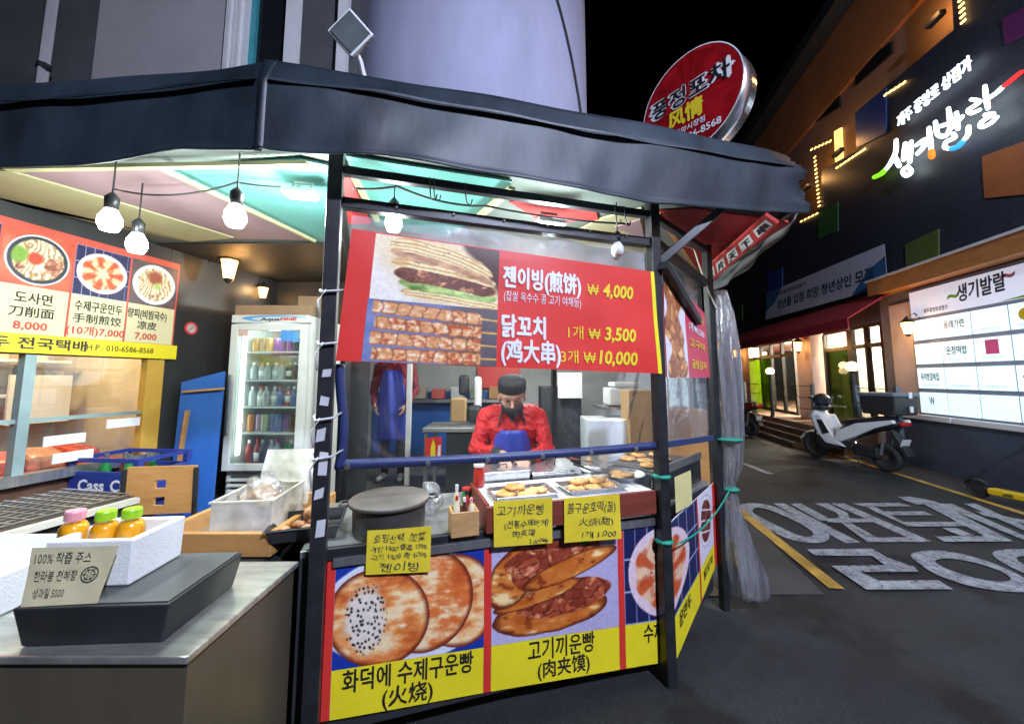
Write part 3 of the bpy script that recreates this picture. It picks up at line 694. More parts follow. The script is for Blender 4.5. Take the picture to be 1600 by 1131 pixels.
# assumed street lamp, unseen behind the viewer, added to light stall roof and tower
sl = thing('assumed_street_lamp', 'assumed tall cold blue street lamp on a steel pole, unseen behind the viewer', 'street lamp', (3.6, -3.2, 0))
MB().tube([(3.6, -3.2, 0), (3.6, -3.2, 5.2), (3.5, -3.1, 5.7), (3.0, -2.6, 5.9)], [0.08, 0.05, 0.045, 0.035], 10).build('pole', m_steel, sl, smooth=True)
mb = MB(); mb.box((2.85, -2.45, 5.9), (0.5, 0.22, 0.09), rz=RAD(-45)); mb.build('head', m_steel, sl, bevel=0.02)
mb = MB(); mb.box((2.85, -2.45, 5.848), (0.42, 0.17, 0.012), rz=RAD(-45)); mb.build('lens', EM('assumed_street_lens', (0.5, 0.6, 1.0), 20), sl)
lamp('assumed_street_light', (2.85, -2.45, 5.75), 1450, (0.68, 0.75, 1.0), 0.15, sl)
# ================================================================== THE FOOD STALL
Lp, Rp = (-0.791, 1.692), (0.827, 2.185)
F = Wall(Lp, (Rp[0] - Lp[0], Rp[1] - Lp[1]), (0.2915, -0.9566))
S = Wall(Rp, (0.7071, 0.7071), (0.7071, -0.7071))
FW = 1.6914; SW = 0.88
UP = V(0, 0, 1)
def fbox(W, s, z, o, ds, dz, do, name, mat, parent, bevel=0.0):
    mb = MB(); mb.box(W.P(s, z, o), (ds, do, dz), axes=(W.d, W.n, UP)); return mb.build(name, mat, parent, bevel=bevel)

# ---------------- canopy: tarpaulin fascia, ceiling panels, frame
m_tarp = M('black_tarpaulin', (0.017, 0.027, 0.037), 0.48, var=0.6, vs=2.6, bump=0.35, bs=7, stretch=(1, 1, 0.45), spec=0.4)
can = thing('stall_canopy', 'black tarpaulin stall canopy with drooping fascia and patchwork ceiling', 'canopy', F.P(0.8, 2.5, 0))
def interp(tab, x):
    tab = sorted(tab)
    if x <= tab[0][0]: return tab[0][1]
    for (a, p), (b, q) in zip(tab, tab[1:]):
        if x <= b: return p + (q - p) * (x - a) / (b - a)
    return tab[-1][1]
def fascia(W, o, tops, bots, s0, s1, nu, torn, name):
    T = [W.px(*p, o) for p in tops]; Bt = [W.px(*p, o) for p in bots]
    def fn(i, j):
        s = s0 + (s1 - s0) * i; zt = interp(T, s); zb = interp(Bt, s)
        z = zb + (zt - zb) * j
        w = 0.006 * math.sin(s * 7.3 + j * 3) + 0.003 * math.sin(s * 19 - j * 5 + math.sin(s * 5)) * (1 - j) + 0.008 * math.sin(s * 2.7 + j * 4)
        oo = o + w * min(1, 0.1 + abs(s - s0) / 0.3) - (max(0, j - 0.72) / 0.28) * 0.05
        if torn and i > 0.93:
            k = (i - 0.93) / 0.07; s += k * 0.022 * math.sin(j * 23) + k * 0.02 * math.sin(j * 61); oo += 0.02 * k * math.sin(j * 12)
        if j < 0.03: oo += 0.012
        return W.P(s, z, oo)
    mb = MB(); mb.grid(fn, nu, 22)
    return mb.build(name, m_tarp, can, smooth=True, solid=0.006)
tops = [(415, 80), (600, 108), (763, 137), (915, 167), (1100, 203), (1257, 236)]
bots = [(435, 238), (600, 246), (797, 278), (900, 297), (1016, 317), (1150, 329), (1252, 335)]
sb = F.px(415, 80, 0.2)[0]; sr = F.px(1252, 280, 0.2)[0]
def fascia_seam(W, o, tops, bots, s0, s1, f):
    T = [W.px(*p, o) for p in tops]; Bt = [W.px(*p, o) for p in bots]; mb = MB()
    def fn(i, j):
        s = s0 + (s1 - s0) * i; zt = interp(T, s); zb = interp(Bt, s); return W.P(s, zb + (zt - zb) * (f + 0.05 * j), o + 0.02 - 0.012 * (j > 0.5) + 0.004 * math.sin(s * 11))
    mb.grid(fn, 60, 2); mb.build('seam', m_tarp, can, solid=0.004)
fascia(F, 0.2, tops, bots, sb - 0.018, sr, 90, True, 'front_fascia')
bend = F.P(sb, 0, 0.2)
FL = Wall((bend.x, bend.y), (-1, 0.06), (-0.06, -1))
tl = [(415, 80), (250, 99), (130, 111), (0, 118), (-200, 130)]; bl = [(440, 238), (290, 238), (250, 244), (130, 262), (0, 266), (-200, 275)]
fascia(FL, 0.0, tl, bl, -0.018, FL.px(-190, 150)[0], 50, False, 'left_fascia')
fascia_seam(F, 0.2, tops, bots, sb + 0.02, sr - 0.08, 0.68); fascia_seam(FL, 0.0, tl, bl, 0.02, FL.px(-190, 150)[0], 0.68)
# right-hand edge of the roof running back along the street
ea, eb = V(*F.P(sr, 0, 0.12)), V(2.25, 4.35, 0)
ed = (eb - ea).normalized(); en = V(ed.y, -ed.x, 0)
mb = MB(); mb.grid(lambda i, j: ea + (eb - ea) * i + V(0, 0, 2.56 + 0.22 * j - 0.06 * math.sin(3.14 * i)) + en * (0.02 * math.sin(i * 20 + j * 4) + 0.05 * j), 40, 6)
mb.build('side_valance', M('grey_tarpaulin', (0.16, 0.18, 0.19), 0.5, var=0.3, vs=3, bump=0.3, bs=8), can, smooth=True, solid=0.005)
mb = MB(); mb.prism([F.P(sb + 0.1, 2.8, 0.06), F.P(sr, 2.8, 0.05), V(2.25, 4.4, 2.8), V(2.2, 5.8, 2.8), V(-3.2, 4.3, 2.8), V(-3.4, 1.62, 2.8)], V(0, 0, 0.02)); mb.build('roof_sheet', m_tarp, can)
# ceiling patches
m_cream = M('cream_canvas', (0.42, 0.4, 0.22), 0.75, var=0.1, vs=2, bump=0.2, bs=6); m_pink = M('mauve_canvas', (0.3, 0.2, 0.22), 0.75, var=0.12, vs=2, bump=0.2, bs=6)
m_teal = M('teal_canvas', (0.1, 0.3, 0.27), 0.7, var=0.1, vs=2, bump=0.2, bs=6); m_redc = M('red_canvas', (0.5, 0.04, 0.04), 0.7, var=0.15, vs=2, bump=0.2, bs=6)
m_grn = M('grey_green_canvas', (0.16, 0.19, 0.17), 0.75, var=0.15, vs=2)
mb = MB(); mb.prism([F.P(-0.25, 2.66, 0.15), F.P(2.55, 2.66, 0.12), V(2.2, 4.3, 2.66), V(1.9, 5.6, 2.66), V(-1.9, 5.2, 2.66), V(-2.85, 4.2, 2.66), V(-3.3, 1.6, 2.66)], V(0, 0, 0.02)); mb.build('ceiling_base', m_grn, can)
mb = MB(); mb.prism([V(-3.0, 2.95, 2.645), V(-1.25, 2.9, 2.645), V(-1.25, 4.4, 2.645), V(-2.9, 4.4, 2.645)], V(0, 0, 0.012)); mb.build('dark_soffit', m_dark, can)
def patch(pts, mat, z=2.64, name='ceiling_panel'):
    mb = MB(); mb.prism([atZ(x, y, z) for x, y in pts], V(0, 0, 0.012)); mb.build(name, mat, can)
patch([(-260, 262), (14, 268), (169, 312), (365, 372), (300, 378), (162, 352), (-260, 250)], m_cream, 2.63)
patch([(16, 267), (250, 264), (490, 376), (370, 373), (172, 311)], m_pink); patch([(254, 263), (470, 250), (528, 262), (524, 380), (494, 377)], m_teal)
patch([(540, 244), (800, 284), (792, 304), (742, 346), (690, 372), (585, 352)], m_teal); patch([(534, 250), (580, 350), (540, 350)], m_redc)
patch([(796, 316), (835, 312), (930, 328), (935, 344), (850, 350)], m_redc); patch([(940, 342), (1002, 326), (1010, 396), (930, 386), (880, 372)], m_cream)
patch([(1022, 330), (1085, 326), (1235, 348), (1200, 372), (1108, 432), (1075, 405)], m_redc, 2.60); patch([(960, 356), (1000, 344), (1008, 374)], m_pink, 2.625)
def batten(a, b, w=0.03, z=2.615, mat=None):
    mb = MB(); mb.bar(atZ(*a, z), atZ(*b, z), w, 0.02); mb.build('ceiling_batten', mat or m_cream, can)
batten((252, 263), (492, 377), 0.02); batten((10, 264), (480, 256), 0.03); batten((800, 294), (735, 350), 0.04); batten((545, 262), (590, 345), 0.03); batten((1030, 335), (1100, 440), 0.03, 2.58, m_wood)
# old painted shop board under the right eave
ob = thing('eave_board', 'long red board with black characters in pale boxes under the right eave', 'sign', V(1.8, 3.2, 2.45))
oc = [atZ(x, y, z) for x, y, z in ((1106, 446, 2.49), (1216, 350, 2.49), (1196, 337, 2.53), (1102, 420, 2.53))]
osh = Sheet(*oc)
if osh.n.z > 0: osh = Sheet(oc[1], oc[0], oc[3], oc[2])
osh.back(m_redc, ob, 'board', t=0.02)
for i, chh in enumerate('大片天下串'):
    u = 0.1 + 0.2 * i
    osh.poly([(u - 0.075, 0.2), (u + 0.075, 0.2), (u + 0.075, 0.8), (u - 0.075, 0.8)], m_wink, ob, 'character_box'); text(osh, chh, u, 0.28, osh.H * 0.45, m_ink, ob, w=osh.W * 0.1, bold=0.04)

# ---------------- frame
fr = thing('stall_scaffold', 'black square tube frame of the stall with front posts and top rails', 'frame', F.P(0.8, 0, 0))
def post(p, z1, w=0.062, z0=0.0):
    mb = MB(); mb.box((p.x, p.y, (z0 + z1) / 2), (w, w, z1 - z0), rz=RAD(17)); return mb.build('post', m_black, fr, bevel=0.004)
post(F.P(-0.02, 0, 0.0), 2.64); post(F.P(FW, 0, 0), 2.64, 0.06); post(S.P(SW + 0.04, 0, 0), 2.62, 0.05)
bk = F.P(-0.15, 0, -2.0); post(bk, 2.6, 0.05); post(F.P(FW + 0.3, 0, -2.2), 2.6, 0.05)
def rail(a, b, w=0.035, h=None, mat=None, name='rail'):
    mb = MB(); mb.bar(a, b, w, h); return mb.build(name, mat or m_black, fr, bevel=0.003)
rail(F.P(0.012, 2.552, 0), F.P(FW - 0.031, 2.552, 0), 0.04); rail(F.P(0.012, 2.40, -0.01), F.P(FW - 0.031, 2.385, -0.01), 0.05)
rail(S.P(0.035, 2.40, -0.01), S.P(SW, 2.30, -0.01), 0.05); rail(F.P(FW, 2.27, 0.02) + S.d * 0.04, atZ(1128, 326, 2.58), 0.045, name='brace'); rail(F.P(FW, 2.55, 0) + S.d * 0.03, S.P(SW + 0.04, 2.56, 0), 0.04)
rail(F.P(FW, 2.24, 0.05) + V(0.02, 0, 0), S.P(0.55, 1.97, 0.04), 0.05, name='brace')
rail(F.P(-0.02, 2.552, -0.03), bk + V(0, 0, 2.55), 0.04)
for s in (0.25, 0.52, 0.78, 1.02, 1.27, 1.5):
    MB().ball(F.P(s, 2.40, 0.018), 0.008, 8, 6).build('bolt', m_steel, fr)
m_tape = M('white_tape', (0.6, 0.6, 0.63), 0.5, var=0.15)
for z, h_, dx, tl_ in ((1.62, 0.035, 0.004, 0.1), (1.36, 0.06, -0.008, 0.3), (1.24, 0.09, 0.006, -0.2), (1.12, 0.05, -0.004, 0.4), (0.98, 0.07, 0.008, 0.1), (1.5, 0.03, 0.0, -0.3)):
    mb = MB(); c_ = F.P(-0.02 + dx, z, 0.033); mb.add([c_ - F.d * 0.018 + UP * (-h_ / 2), c_ + F.d * 0.016 + UP * (-h_ / 2 + 0.02 * tl_), c_ + F.d * 0.02 + UP * (h_ / 2), c_ - F.d * 0.014 + UP * (h_ / 2 - 0.03 * tl_)], [(0, 1, 2, 3)]); mb.build('tape_patch', m_tape, fr, solid=0.001)
# S-hooks hanging on the top rail
for i, (x, y) in enumerate(((671, 288), (677, 289), (726, 296), (957, 330), (972, 334))):
    s, z = F.px(x, y, 0.0)
    hk = thing('rail_hook', ['leftmost thin wire hook on the top rail, one of a pair', 'wire hook on the top rail, right one of the left pair', 'single wire hook on the top rail right of the pair', 'wire hook on the top rail near the right post', 'wire hook nearest the right post on the top rail'][i], 'hook', F.P(s, 2.552, 0), group='wire hooks on the top rail')
    MB().tube([F.P(s, 2.575, -0.02), F.P(s, 2.578, 0.0), F.P(s, 2.57, 0.022), F.P(s, 2.52, 0.03), F.P(s + 0.004, 2.47, 0.03), F.P(s + 0.016, 2.455, 0.03), F.P(s + 0.03, 2.462, 0.03), F.P(s + 0.034, 2.485, 0.03)], 0.0035, 6).build('wire', m_black, hk, smooth=True)

# ---------------- clear vinyl curtain
m_vinyl = CLEAR('clear_vinyl', (0.98, 0.99, 1.0), haze=0.018, gloss=0.04, rough=0.05, bump=0.6, bs=4.0, stretch=(1, 1, 0.5))
m_vtop = CLEAR('dull_vinyl', (0.95, 0.97, 1.0), haze=0.22, gloss=0.05, rough=0.2, bump=0.3, bs=4.0)
m_hem = M('navy_hem', (0.025, 0.04, 0.13), 0.45, var=0.2, vs=10)
vc = thing('vinyl_curtain', 'clear vinyl curtain with navy hem across the stall front', 'curtain', F.P(0.8, 1.22, -0.02))
mb = MB(); mb.grid(lambda i, j: F.P(0.05 + 1.60 * i, 1.235 + 0.45 * j, -0.02 + 0.008 * math.sin(i * 14 + j * 3) + 0.005 * math.sin(i * 31) + 0.009 * math.exp(-((i - 0.08) / 0.1) ** 2) * math.sin(i * 70 + j * 11 + 3 * math.sin(j * 5)) + 0.005 * math.exp(-((i - 0.93) / 0.07) ** 2) * math.sin(i * 90 - j * 9)), 160, 40); mb.build('clear_sheet', m_vinyl, vc, smooth=True)
mb = MB(); mb.grid(lambda i, j: F.P(0.05 + 1.60 * i, 1.685 + 0.69 * j, -0.02 + 0.008 * math.sin(i * 14 + 3) + 0.005 * math.sin(i * 31)), 60, 14); mb.build('upper_sheet', m_vtop, vc, smooth=True)
mb = MB(); mb.grid(lambda i, j: F.P(0.03 + 1.63 * i, 1.205 + 0.04 * j - 0.012 * math.sin(3.14 * i), -0.005 + 0.012 * math.sin(j * 3.14)), 40, 4); mb.build('bottom_hem', m_hem, vc, smooth=True, solid=0.008)
mb = MB(); mb.grid(lambda i, j: F.P(0.028 + 0.035 * i + 0.012 * math.sin(j * 5), 1.21 + 0.45 * j, 0.0 + 0.012 * math.sin(i * 3.14)), 4, 20); mb.build('side_hem', m_hem, vc, smooth=True, solid=0.008)
for s in (0.08, 0.42, 0.7, 0.98, 1.25, 1.52):
    MB().lathe([(0.012, 0), (0.012, 0.006), (0.006, 0.007)], F.P(s, 1.222 - 0.012 * math.sin(3.14 * s / 1.66), 0.018), 10, axes=(F.d, UP, F.n)).build('grommet', m_steel, vc)
m_rope = M('white_rope', (0.6, 0.6, 0.62), 0.8, var=0.1)
for z, x in ((1.98, 0.06), (1.75, 0.07), (1.43, 0.05), (1.27, 0.06)):
    mb = MB(); c = F.P(-0.02, z, 0)
    mb.tube([F.P(x, z + 0.02, 0.01), F.P(0.02, z, 0.045), F.P(-0.05, z - 0.01, 0.045), F.P(-0.062, z + 0.005, 0.0), F.P(-0.05, z + 0.012, -0.04)], 0.006, 6); mb.tube([F.P(-0.03, z, 0.046), F.P(-0.06, z - 0.05, 0.05), F.P(-0.05, z - 0.12, 0.05)], 0.005, 6)
    mb.build('tie_rope', m_rope, vc, smooth=True)
vs2 = thing('side_vinyl_curtain', 'clear vinyl curtain on the angled street side of the stall', 'curtain', S.P(0.4, 1.2, -0.02))
mb = MB(); mb.grid(lambda i, j: S.P(0.04 + 0.8 * i, 1.23 - 0.05 * i + 1.1 * j, -0.02 + 0.006 * math.sin(i * 14 + j * 3)), 30, 20); mb.build('clear_sheet', CLEAR('side_vinyl', (0.96, 0.97, 1.0), haze=0.2, gloss=0.05, rough=0.15, bump=0.3, bs=4.0), vs2, smooth=True)
mb = MB(); mb.grid(lambda i, j: S.P(0.04 + 0.82 * i, 1.205 - 0.05 * i + 0.035 * j, 0.0), 10, 2); mb.build('bottom_hem', m_hem, vs2, solid=0.012)

# rolled-up clear plastic hanging at the street corner
m_roll = CLEAR('bundled_plastic', (0.93, 0.93, 0.95), haze=0.14, gloss=0.2, rough=0.12, bump=1.0, bs=5.0, stretch=(6, 6, 0.35), haze_col=(0.85, 0.86, 0.9))
rb = thing('plastic_bundle', 'bundle of clear plastic sheet hanging down at the street corner of the stall', 'plastic sheet', S.P(SW + 0.1, 0.1, 0.05))
prof = [(2.25, 0.05, 0.0), (2.1, 0.07, 0.01), (1.8, 0.085, 0.02), (1.5, 0.08, 0.03), (1.2, 0.07, 0.03), (0.98, 0.06, 0.02), (0.84, 0.028, 0.0), (0.78, 0.035, 0.0), (0.6, 0.07, 0.01), (0.4, 0.1, 0.03), (0.22, 0.125, 0.06), (0.1, 0.11, 0.08), (0.06, 0.05, 0.08)]
def rolled(i, j):
    k = j * (len(prof) - 1); a = int(min(k, len(prof) - 2)); t = k - a
    z, r, dx = [prof[a][q] * (1 - t) + prof[a + 1][q] * t for q in range(3)]
    an = 2 * math.pi * i; rr = r * (1 + 0.16 * math.sin(an * 5 + j * 7) + 0.1 * math.sin(an * 9 - j * 5))
    c = S.P(SW + 0.1, 0, 0.06) + V(dx, -dx * 0.2, z)
    return c + V(rr * math.cos(an), rr * 0.7 * math.sin(an), 0)
mb = MB(); mb.grid(rolled, 40, 60); mb.build('sheet', m_roll, rb, smooth=True)
mb = MB(); mb.grid(lambda i, j: V(0, 0, 0) + (rolled(i, j) - (S.P(SW + 0.1, 0, 0.06) + V(0, 0, 0))) * 1.0 + S.P(SW + 0.1, 0, 0.06) + V(0.025 * math.sin(j * 9), 0.02, 0), 40, 60); mb.build('inner_fold', m_roll, rb, smooth=True)
m_twine = M('green_twine', (0.01, 0.3, 0.2), 0.6)
for z in (1.16, 0.81): MB().lathe([(0.05 + 0.04 * (z > 1), -0.008), (0.058 + 0.04 * (z > 1), 0), (0.05 + 0.04 * (z > 1), 0.008)], S.P(SW + 0.1, z, 0.06), 14).build('twine', m_twine, rb)

# ---------------- printed food pictures
def bread_pic(u, v):
    a = 1.03
    x = u * a; y = v
    c = fill(u, (0.1, 0.22, 0.62)); c = mixc(c, C3(225, 228, 240), sst(0.62, 0.6, np.hypot((x - 0.5) / 1.0, (y - 0.48) / 0.86)))
    def bun(c, cx, cy, rx, ry, rot, k, base=(240, 150, 78)):
        dx = (x - cx) * math.cos(rot) + (y - cy) * math.sin(rot); dy = -(x - cx) * math.sin(rot) + (y - cy) * math.cos(rot)
        d = np.hypot(dx / rx, dy / ry) + 0.03 * (fbm(x * 5, y * 5, k) - 0.5)
        n = 0.65 * fbm(dx * 5 + 3, dy * 8, k + 2, 5) + 0.35 * fbm(dx * 15, dy * 22, k + 6, 4)
        col = mixc(C3(*base), C3(255, 226, 176), sst(0.46, 0.66, n)); col = mixc(col, C3(196, 84, 36), sst(0.5, 0.28, n) * 0.8)
        col = mixc(col, C3(110, 34, 20), sst(0.86, 1.0, d)); col = mixc(col, C3(250, 232, 205), sst(0.66, 0.8, fbm(dx * 7, dy * 16, k + 7)) * sst(0.9, 0.5, d))
        return mixc(c, col, sst(1.0, 0.985, d))
    c = bun(c, 0.83, 0.48, 0.30, 0.45, 0.1, 11, (246, 184, 116)); c = bun(c, 0.62, 0.5, 0.33, 0.47, -0.1, 21, (226, 122, 60)); c = bun(c, 0.29, 0.42, 0.34, 0.46, 0.15, 31)
    d = np.hypot((x - 0.2) / 0.14, (y - 0.42) / 0.32); c = mixc(c, C3(238, 226, 210), sst(1.1, 0.7, d + 0.3 * (fbm(x * 14, y * 14, 5) - 0.5)))
    b, e, i = cells(x * 38 + y * 6, y * 20 - x * 5, 4); c = mixc(c, C3(30, 24, 26), sst(0.34, 0.26, b) * sst(1.1, 0.85, d) * (i > 0.3))
    return c
def burger_pic(u, v):
    c = fill(u, C3(196, 190, 222)); c = mixc(c, C3(178, 170, 206), fbm(u * 2, v * 2, 3))
    x, y = u, v
    def lens(cx, cy, rx, ry, rot):
        dx = (x - cx) * math.cos(rot) + (y - cy) * math.sin(rot); dy = -(x - cx) * math.sin(rot) + (y - cy) * math.cos(rot)
        return np.hypot(dx / rx, dy / ry) + 0.12 * (fbm(x * 8, y * 8, 2) - 0.5), dx, dy
    def bread(c, cx, cy, rx, ry, rot, k):
        d, dx, dy = lens(cx, cy, rx, ry, rot); n = fbm(dx * 6, dy * 12, k)
        col = mixc(C3(186, 88, 30), C3(240, 158, 72), n * 1.5 - 0.3); col = mixc(col, C3(255, 222, 158), sst(0.58, 0.74, n)); col = mixc(col, C3(120, 44, 18), sst(0.42, 0.26, fbm(dx * 16, dy * 20, k + 4)) * 0.7); col = mixc(col, C3(80, 26, 14), sst(0.78, 1.02, d))
        return mixc(c, col, sst(1.0, 0.97, d))
    def fillm(c, cx, cy, rx, ry, rot, k):
        d, dx, dy = lens(cx, cy, rx, ry, rot); return mixc(c, meat(x, y, 12, k, (104, 32, 20), (190, 92, 58), (250, 196, 150)), sst(1.0, 0.94, d))
    c = bread(c, 0.45, 0.24, 0.46, 0.2, 0.12, 5); c = fillm(c, 0.55, 0.37, 0.4, 0.17, 0.18, 9); c = bread(c, 0.35, 0.42, 0.36, 0.08, 0.32, 15)
    c = bread(c, 0.16, 0.64, 0.17, 0.33, -0.35, 25); c = fillm(c, 0.48, 0.80, 0.4, 0.17, 0.2, 19); c = fillm(c, 0.3, 0.66, 0.16, 0.2, -0.1, 49); c = bread(c, 0.6, 0.66, 0.42, 0.105, 0.4, 35)
    g = np.hypot((x - 0.72) / 0.05, (y - 0.9) / 0.03); c = mixc(c, C3(60, 140, 40), sst(1, 0.7, g))
    return c
def dump_pic(cx, rx, ry):
    def fn(u, v):
        x, y = (u - cx) / rx, (v - 0.5) / ry
        c = fill(u, C3(30, 34, 80)); gx = np.abs((u * 3 / max(rx, 0.3)) % 1 - 0.5); gy = np.abs((v * 3) % 1 - 0.5)
        c = mixc(c, C3(160, 170, 210), np.maximum(sst(0.46, 0.48, gx), sst(0.46, 0.48, gy)))
        d = np.hypot(x, y); an = np.arctan2(y, x)
        c = mixc(c, C3(232, 206, 214), sst(1.0, 0.98, d)); p = 0.5 + 0.5 * np.cos(an * 7)
        f = mixc(C3(238, 196, 160), C3(206, 92, 52), sst(0.35, 0.75, p * 0.7 + 0.5 * fbm(x * 4, y * 4, 6) - 0.1)); f = mixc(f, C3(240, 220, 180), sst(0.4, 0.1, d)); f = mixc(f, C3(180, 60, 30), sst(0.5, 0.75, fbm(x * 6, y * 6, 3)) * 0.6)
        return mixc(c, f, sst(0.86 + 0.0 * d, 0.8, d + 0.06 * (1 - p)))
    return fn
def skewplate_pic(u, v):
    c = fill(u, C3(228, 224, 236)); d = np.hypot((u - 0.5) / 0.46, (v - 0.55) / 0.4)
    c = mixc(c, C3(196, 190, 205), sst(1.0, 0.97, d)); c = mixc(c, C3(240, 236, 240), sst(0.93, 0.9, d))
    y = v * 6 + u * 1.5; row = np.abs(y % 1 - 0.5); m = meat(u, v, 11, 5, (70, 22, 20), (140, 66, 52), (196, 130, 100))
    return mixc(c, m, sst(0.82, 0.76, d) * sst(0.48, 0.38, row))
def wrap_pic(u, v):
    x, y = u, v
    c = mixc(C3(226, 190, 132), C3(250, 236, 206), fbm(x * 2.2, y * 2.2, 3)); c = mixc(c, C3(246, 240, 226), sst(0.55, 0.2, x + 0.5 * y)); c = mixc(c, C3(80, 50, 38), sst(1.12, 1.2, x + 0.45 * y + 0.06 * fbm(x * 5, y * 5, 2)))
    def band(c, top, th, xl, xr, col, k, rnd=0.5):
        yt = top(x) + 0.03 * (fbm(x * 7, y * 2, k) - 0.5); t = (yt - y) / th
        xa = xl + rnd * th * (2 * t - 1) ** 2; xb = xr - rnd * th * (2 * t - 1) ** 2
        m = sst(0.0, 0.03, t) * sst(1.0, 0.97, t) * sst(-0.012, 0.012, x - xa) * sst(-0.012, 0.012, xb - x)
        return mixc(c, col(t), m)
    def crepe(k, n):
        def f(t):
            q = t * n + 0.9 * fbm(x * 4, y * 5, k); st = q - np.floor(q)
            w = mixc(C3(176, 124, 62), C3(250, 230, 176), sst(0.02, 0.4, st)); w = mixc(w, C3(236, 196, 122), sst(0.6, 1.0, st)); w = mixc(w, C3(70, 66, 36), sst(0.7, 0.78, fbm(x * 26, y * 26, k + 2)) * 0.55)
            return mixc(w, C3(206, 150, 84), sst(0.55, 0.75, fbm(x * 5, y * 5, k + 5)) * 0.5)
        return f
    T = lambda a, b, cc: (lambda q: a + b * (q - 0.5) + cc * (q - 0.5) ** 2)
    c = band(c, T(0.20, -0.12, -0.1), 0.14, 0.22, 1.05, crepe(61, 3), 9)
    c = band(c, T(0.36, -0.14, -0.1), 0.20, 0.20, 0.99, lambda t: mixc(mixc(C3(70, 112, 34), C3(214, 232, 140), fbm(x * 13, y * 9, 12, 5) * 1.3 - 0.1), C3(246, 246, 206), sst(0.62, 0.8, fbm(x * 20, y * 12, 17))), 3)
    c = band(c, T(0.55, -0.16, -0.25), 0.27, 0.16, 0.98, lambda t: meat(x, y * 0.8, 15, 6, (86, 38, 24), (170, 98, 60), (240, 184, 128)), 7)
    c = band(c, T(0.66, -0.2, -0.3), 0.17, 0.13, 0.98, crepe(21, 2.4), 5)
    c = band(c, T(0.80, -0.34, -0.5), 0.19, 0.12, 0.95, lambda t: mixc(C3(150, 96, 60), C3(240, 190, 140), fbm(x * 11, y * 16, 14) * 1.4 - 0.2), 11)
    return band(c, T(0.95, -0.36, -0.55), 0.24, 0.11, 0.95, crepe(41, 4.2), 13)
def skewer_pic(u, v):
    x, y = u, v; c = mixc(C3(92, 112, 170), C3(140, 150, 190), fbm(x * 6, y * 6, 2)); c = mixc(c, C3(100, 92, 96), sst(0.5, 0.75, x))
    for k in range(4):
        cy = 0.88 - 0.25 * k; yy = cy - 0.10 * (x - 0.1) * (1 - k * 0.27)
        st = np.abs(y - yy - 0.01); c = mixc(c, C3(226, 176, 90), sst(0.018, 0.012, st) * (x > 0.8))
        q = x * 9.5 + 0.7 * (fbm(x * 6, y * 9, 70 + k) - 0.5) + k * 0.37; ch = q - np.floor(q); idc = _h(np.floor(q).astype(np.int64), np.full(q.shape, k), 5)
        w = 0.118 * (0.78 + 0.22 * np.sin(np.pi * ch) ** 0.5 + 0.12 * (fbm(x * 22, y * 9 + k * 7, 4) - 0.5)); d = np.abs(y - yy) / w
        n = fbm(x * 30 + idc * 20, y * 22, 30 + k, 5); m = mixc(C3(206, 128, 74), C3(255, 212, 158), n * 1.6 - 0.25); m = mixc(m, C3(255, 240, 216), sst(0.6, 0.75, n) * 0.9); m = mixc(m, C3(190, 84, 46), sst(0.5, 0.36, n) * (idc > 0.45) * 0.8)
        m = mixc(m, C3(150, 76, 40), (sst(0.6, 1.0, d) + sst(0.1, 0.0, np.minimum(ch, 1 - ch))) * 0.75)
        c = mixc(c, m, sst(1.0, 0.9, d) * sst(0.03 + 0.02 * (k % 2), 0.05 + 0.02 * (k % 2), x) * sst(0.88, 0.86, x))
    return c
def noodle_pic(kind):
    def fn(u, v):
        x, y = u - 0.5, v - 0.5; d = np.hypot(x / 0.46, y / 0.46)
        c = mixc(C3(180, 60, 40), C3(216, 120, 90), fbm(u * 3, v * 3, kind)) if kind == 1 else mixc(C3(60, 64, 90), C3(120, 84, 70), fbm(u * 3, v * 3, kind))
        c = mixc(c, C3(46, 52, 62) if kind == 1 else C3(236, 232, 236), sst(1.0, 0.98, d)); c = mixc(c, C3(214, 222, 230), sst(0.04, 0.02, np.abs(d - 0.97)))
        nn = np.abs(np.sin((x + 0.25 * fbm(u * 5, v * 5, 3)) * 36 + 9 * fbm(u * 4, v * 4, 8))); nd = mixc(C3(150, 110, 70), C3(250, 236, 206), nn); nd = mixc(nd, meat(u, v, 9, 3, (110, 50, 34), (210, 150, 120), (240, 214, 190)), sst(0.5, 0.6, fbm(u * 4 + 2, v * 4, 15)) * (kind == 1))
        nd = mixc(nd, C3(206, 70, 44), sst(0.14, 0.08, np.hypot(x + 0.05, y - 0.02)) * (kind == 1)); nd = mixc(nd, C3(120, 160, 60), sst(0.2, 0.1, np.hypot(x + 0.3, y - 0.05)) * (kind == 1))
        nd = mixc(nd, C3(150, 76, 50), sst(0.2, 0.1, np.hypot(x, (y - 0.16))) * (kind == 2)); nd = mixc(nd, C3(176, 190, 110), sst(0.16, 0.1, np.hypot(x - 0.05, y + 0.02) + 0.1 * fbm(u * 20, v * 20, 2)) * (kind == 2))
        return mixc(c, nd, sst(0.84, 0.78, d + 0.08 * (fbm(u * 9, v * 9, 5) - 0.5)))
    return fn

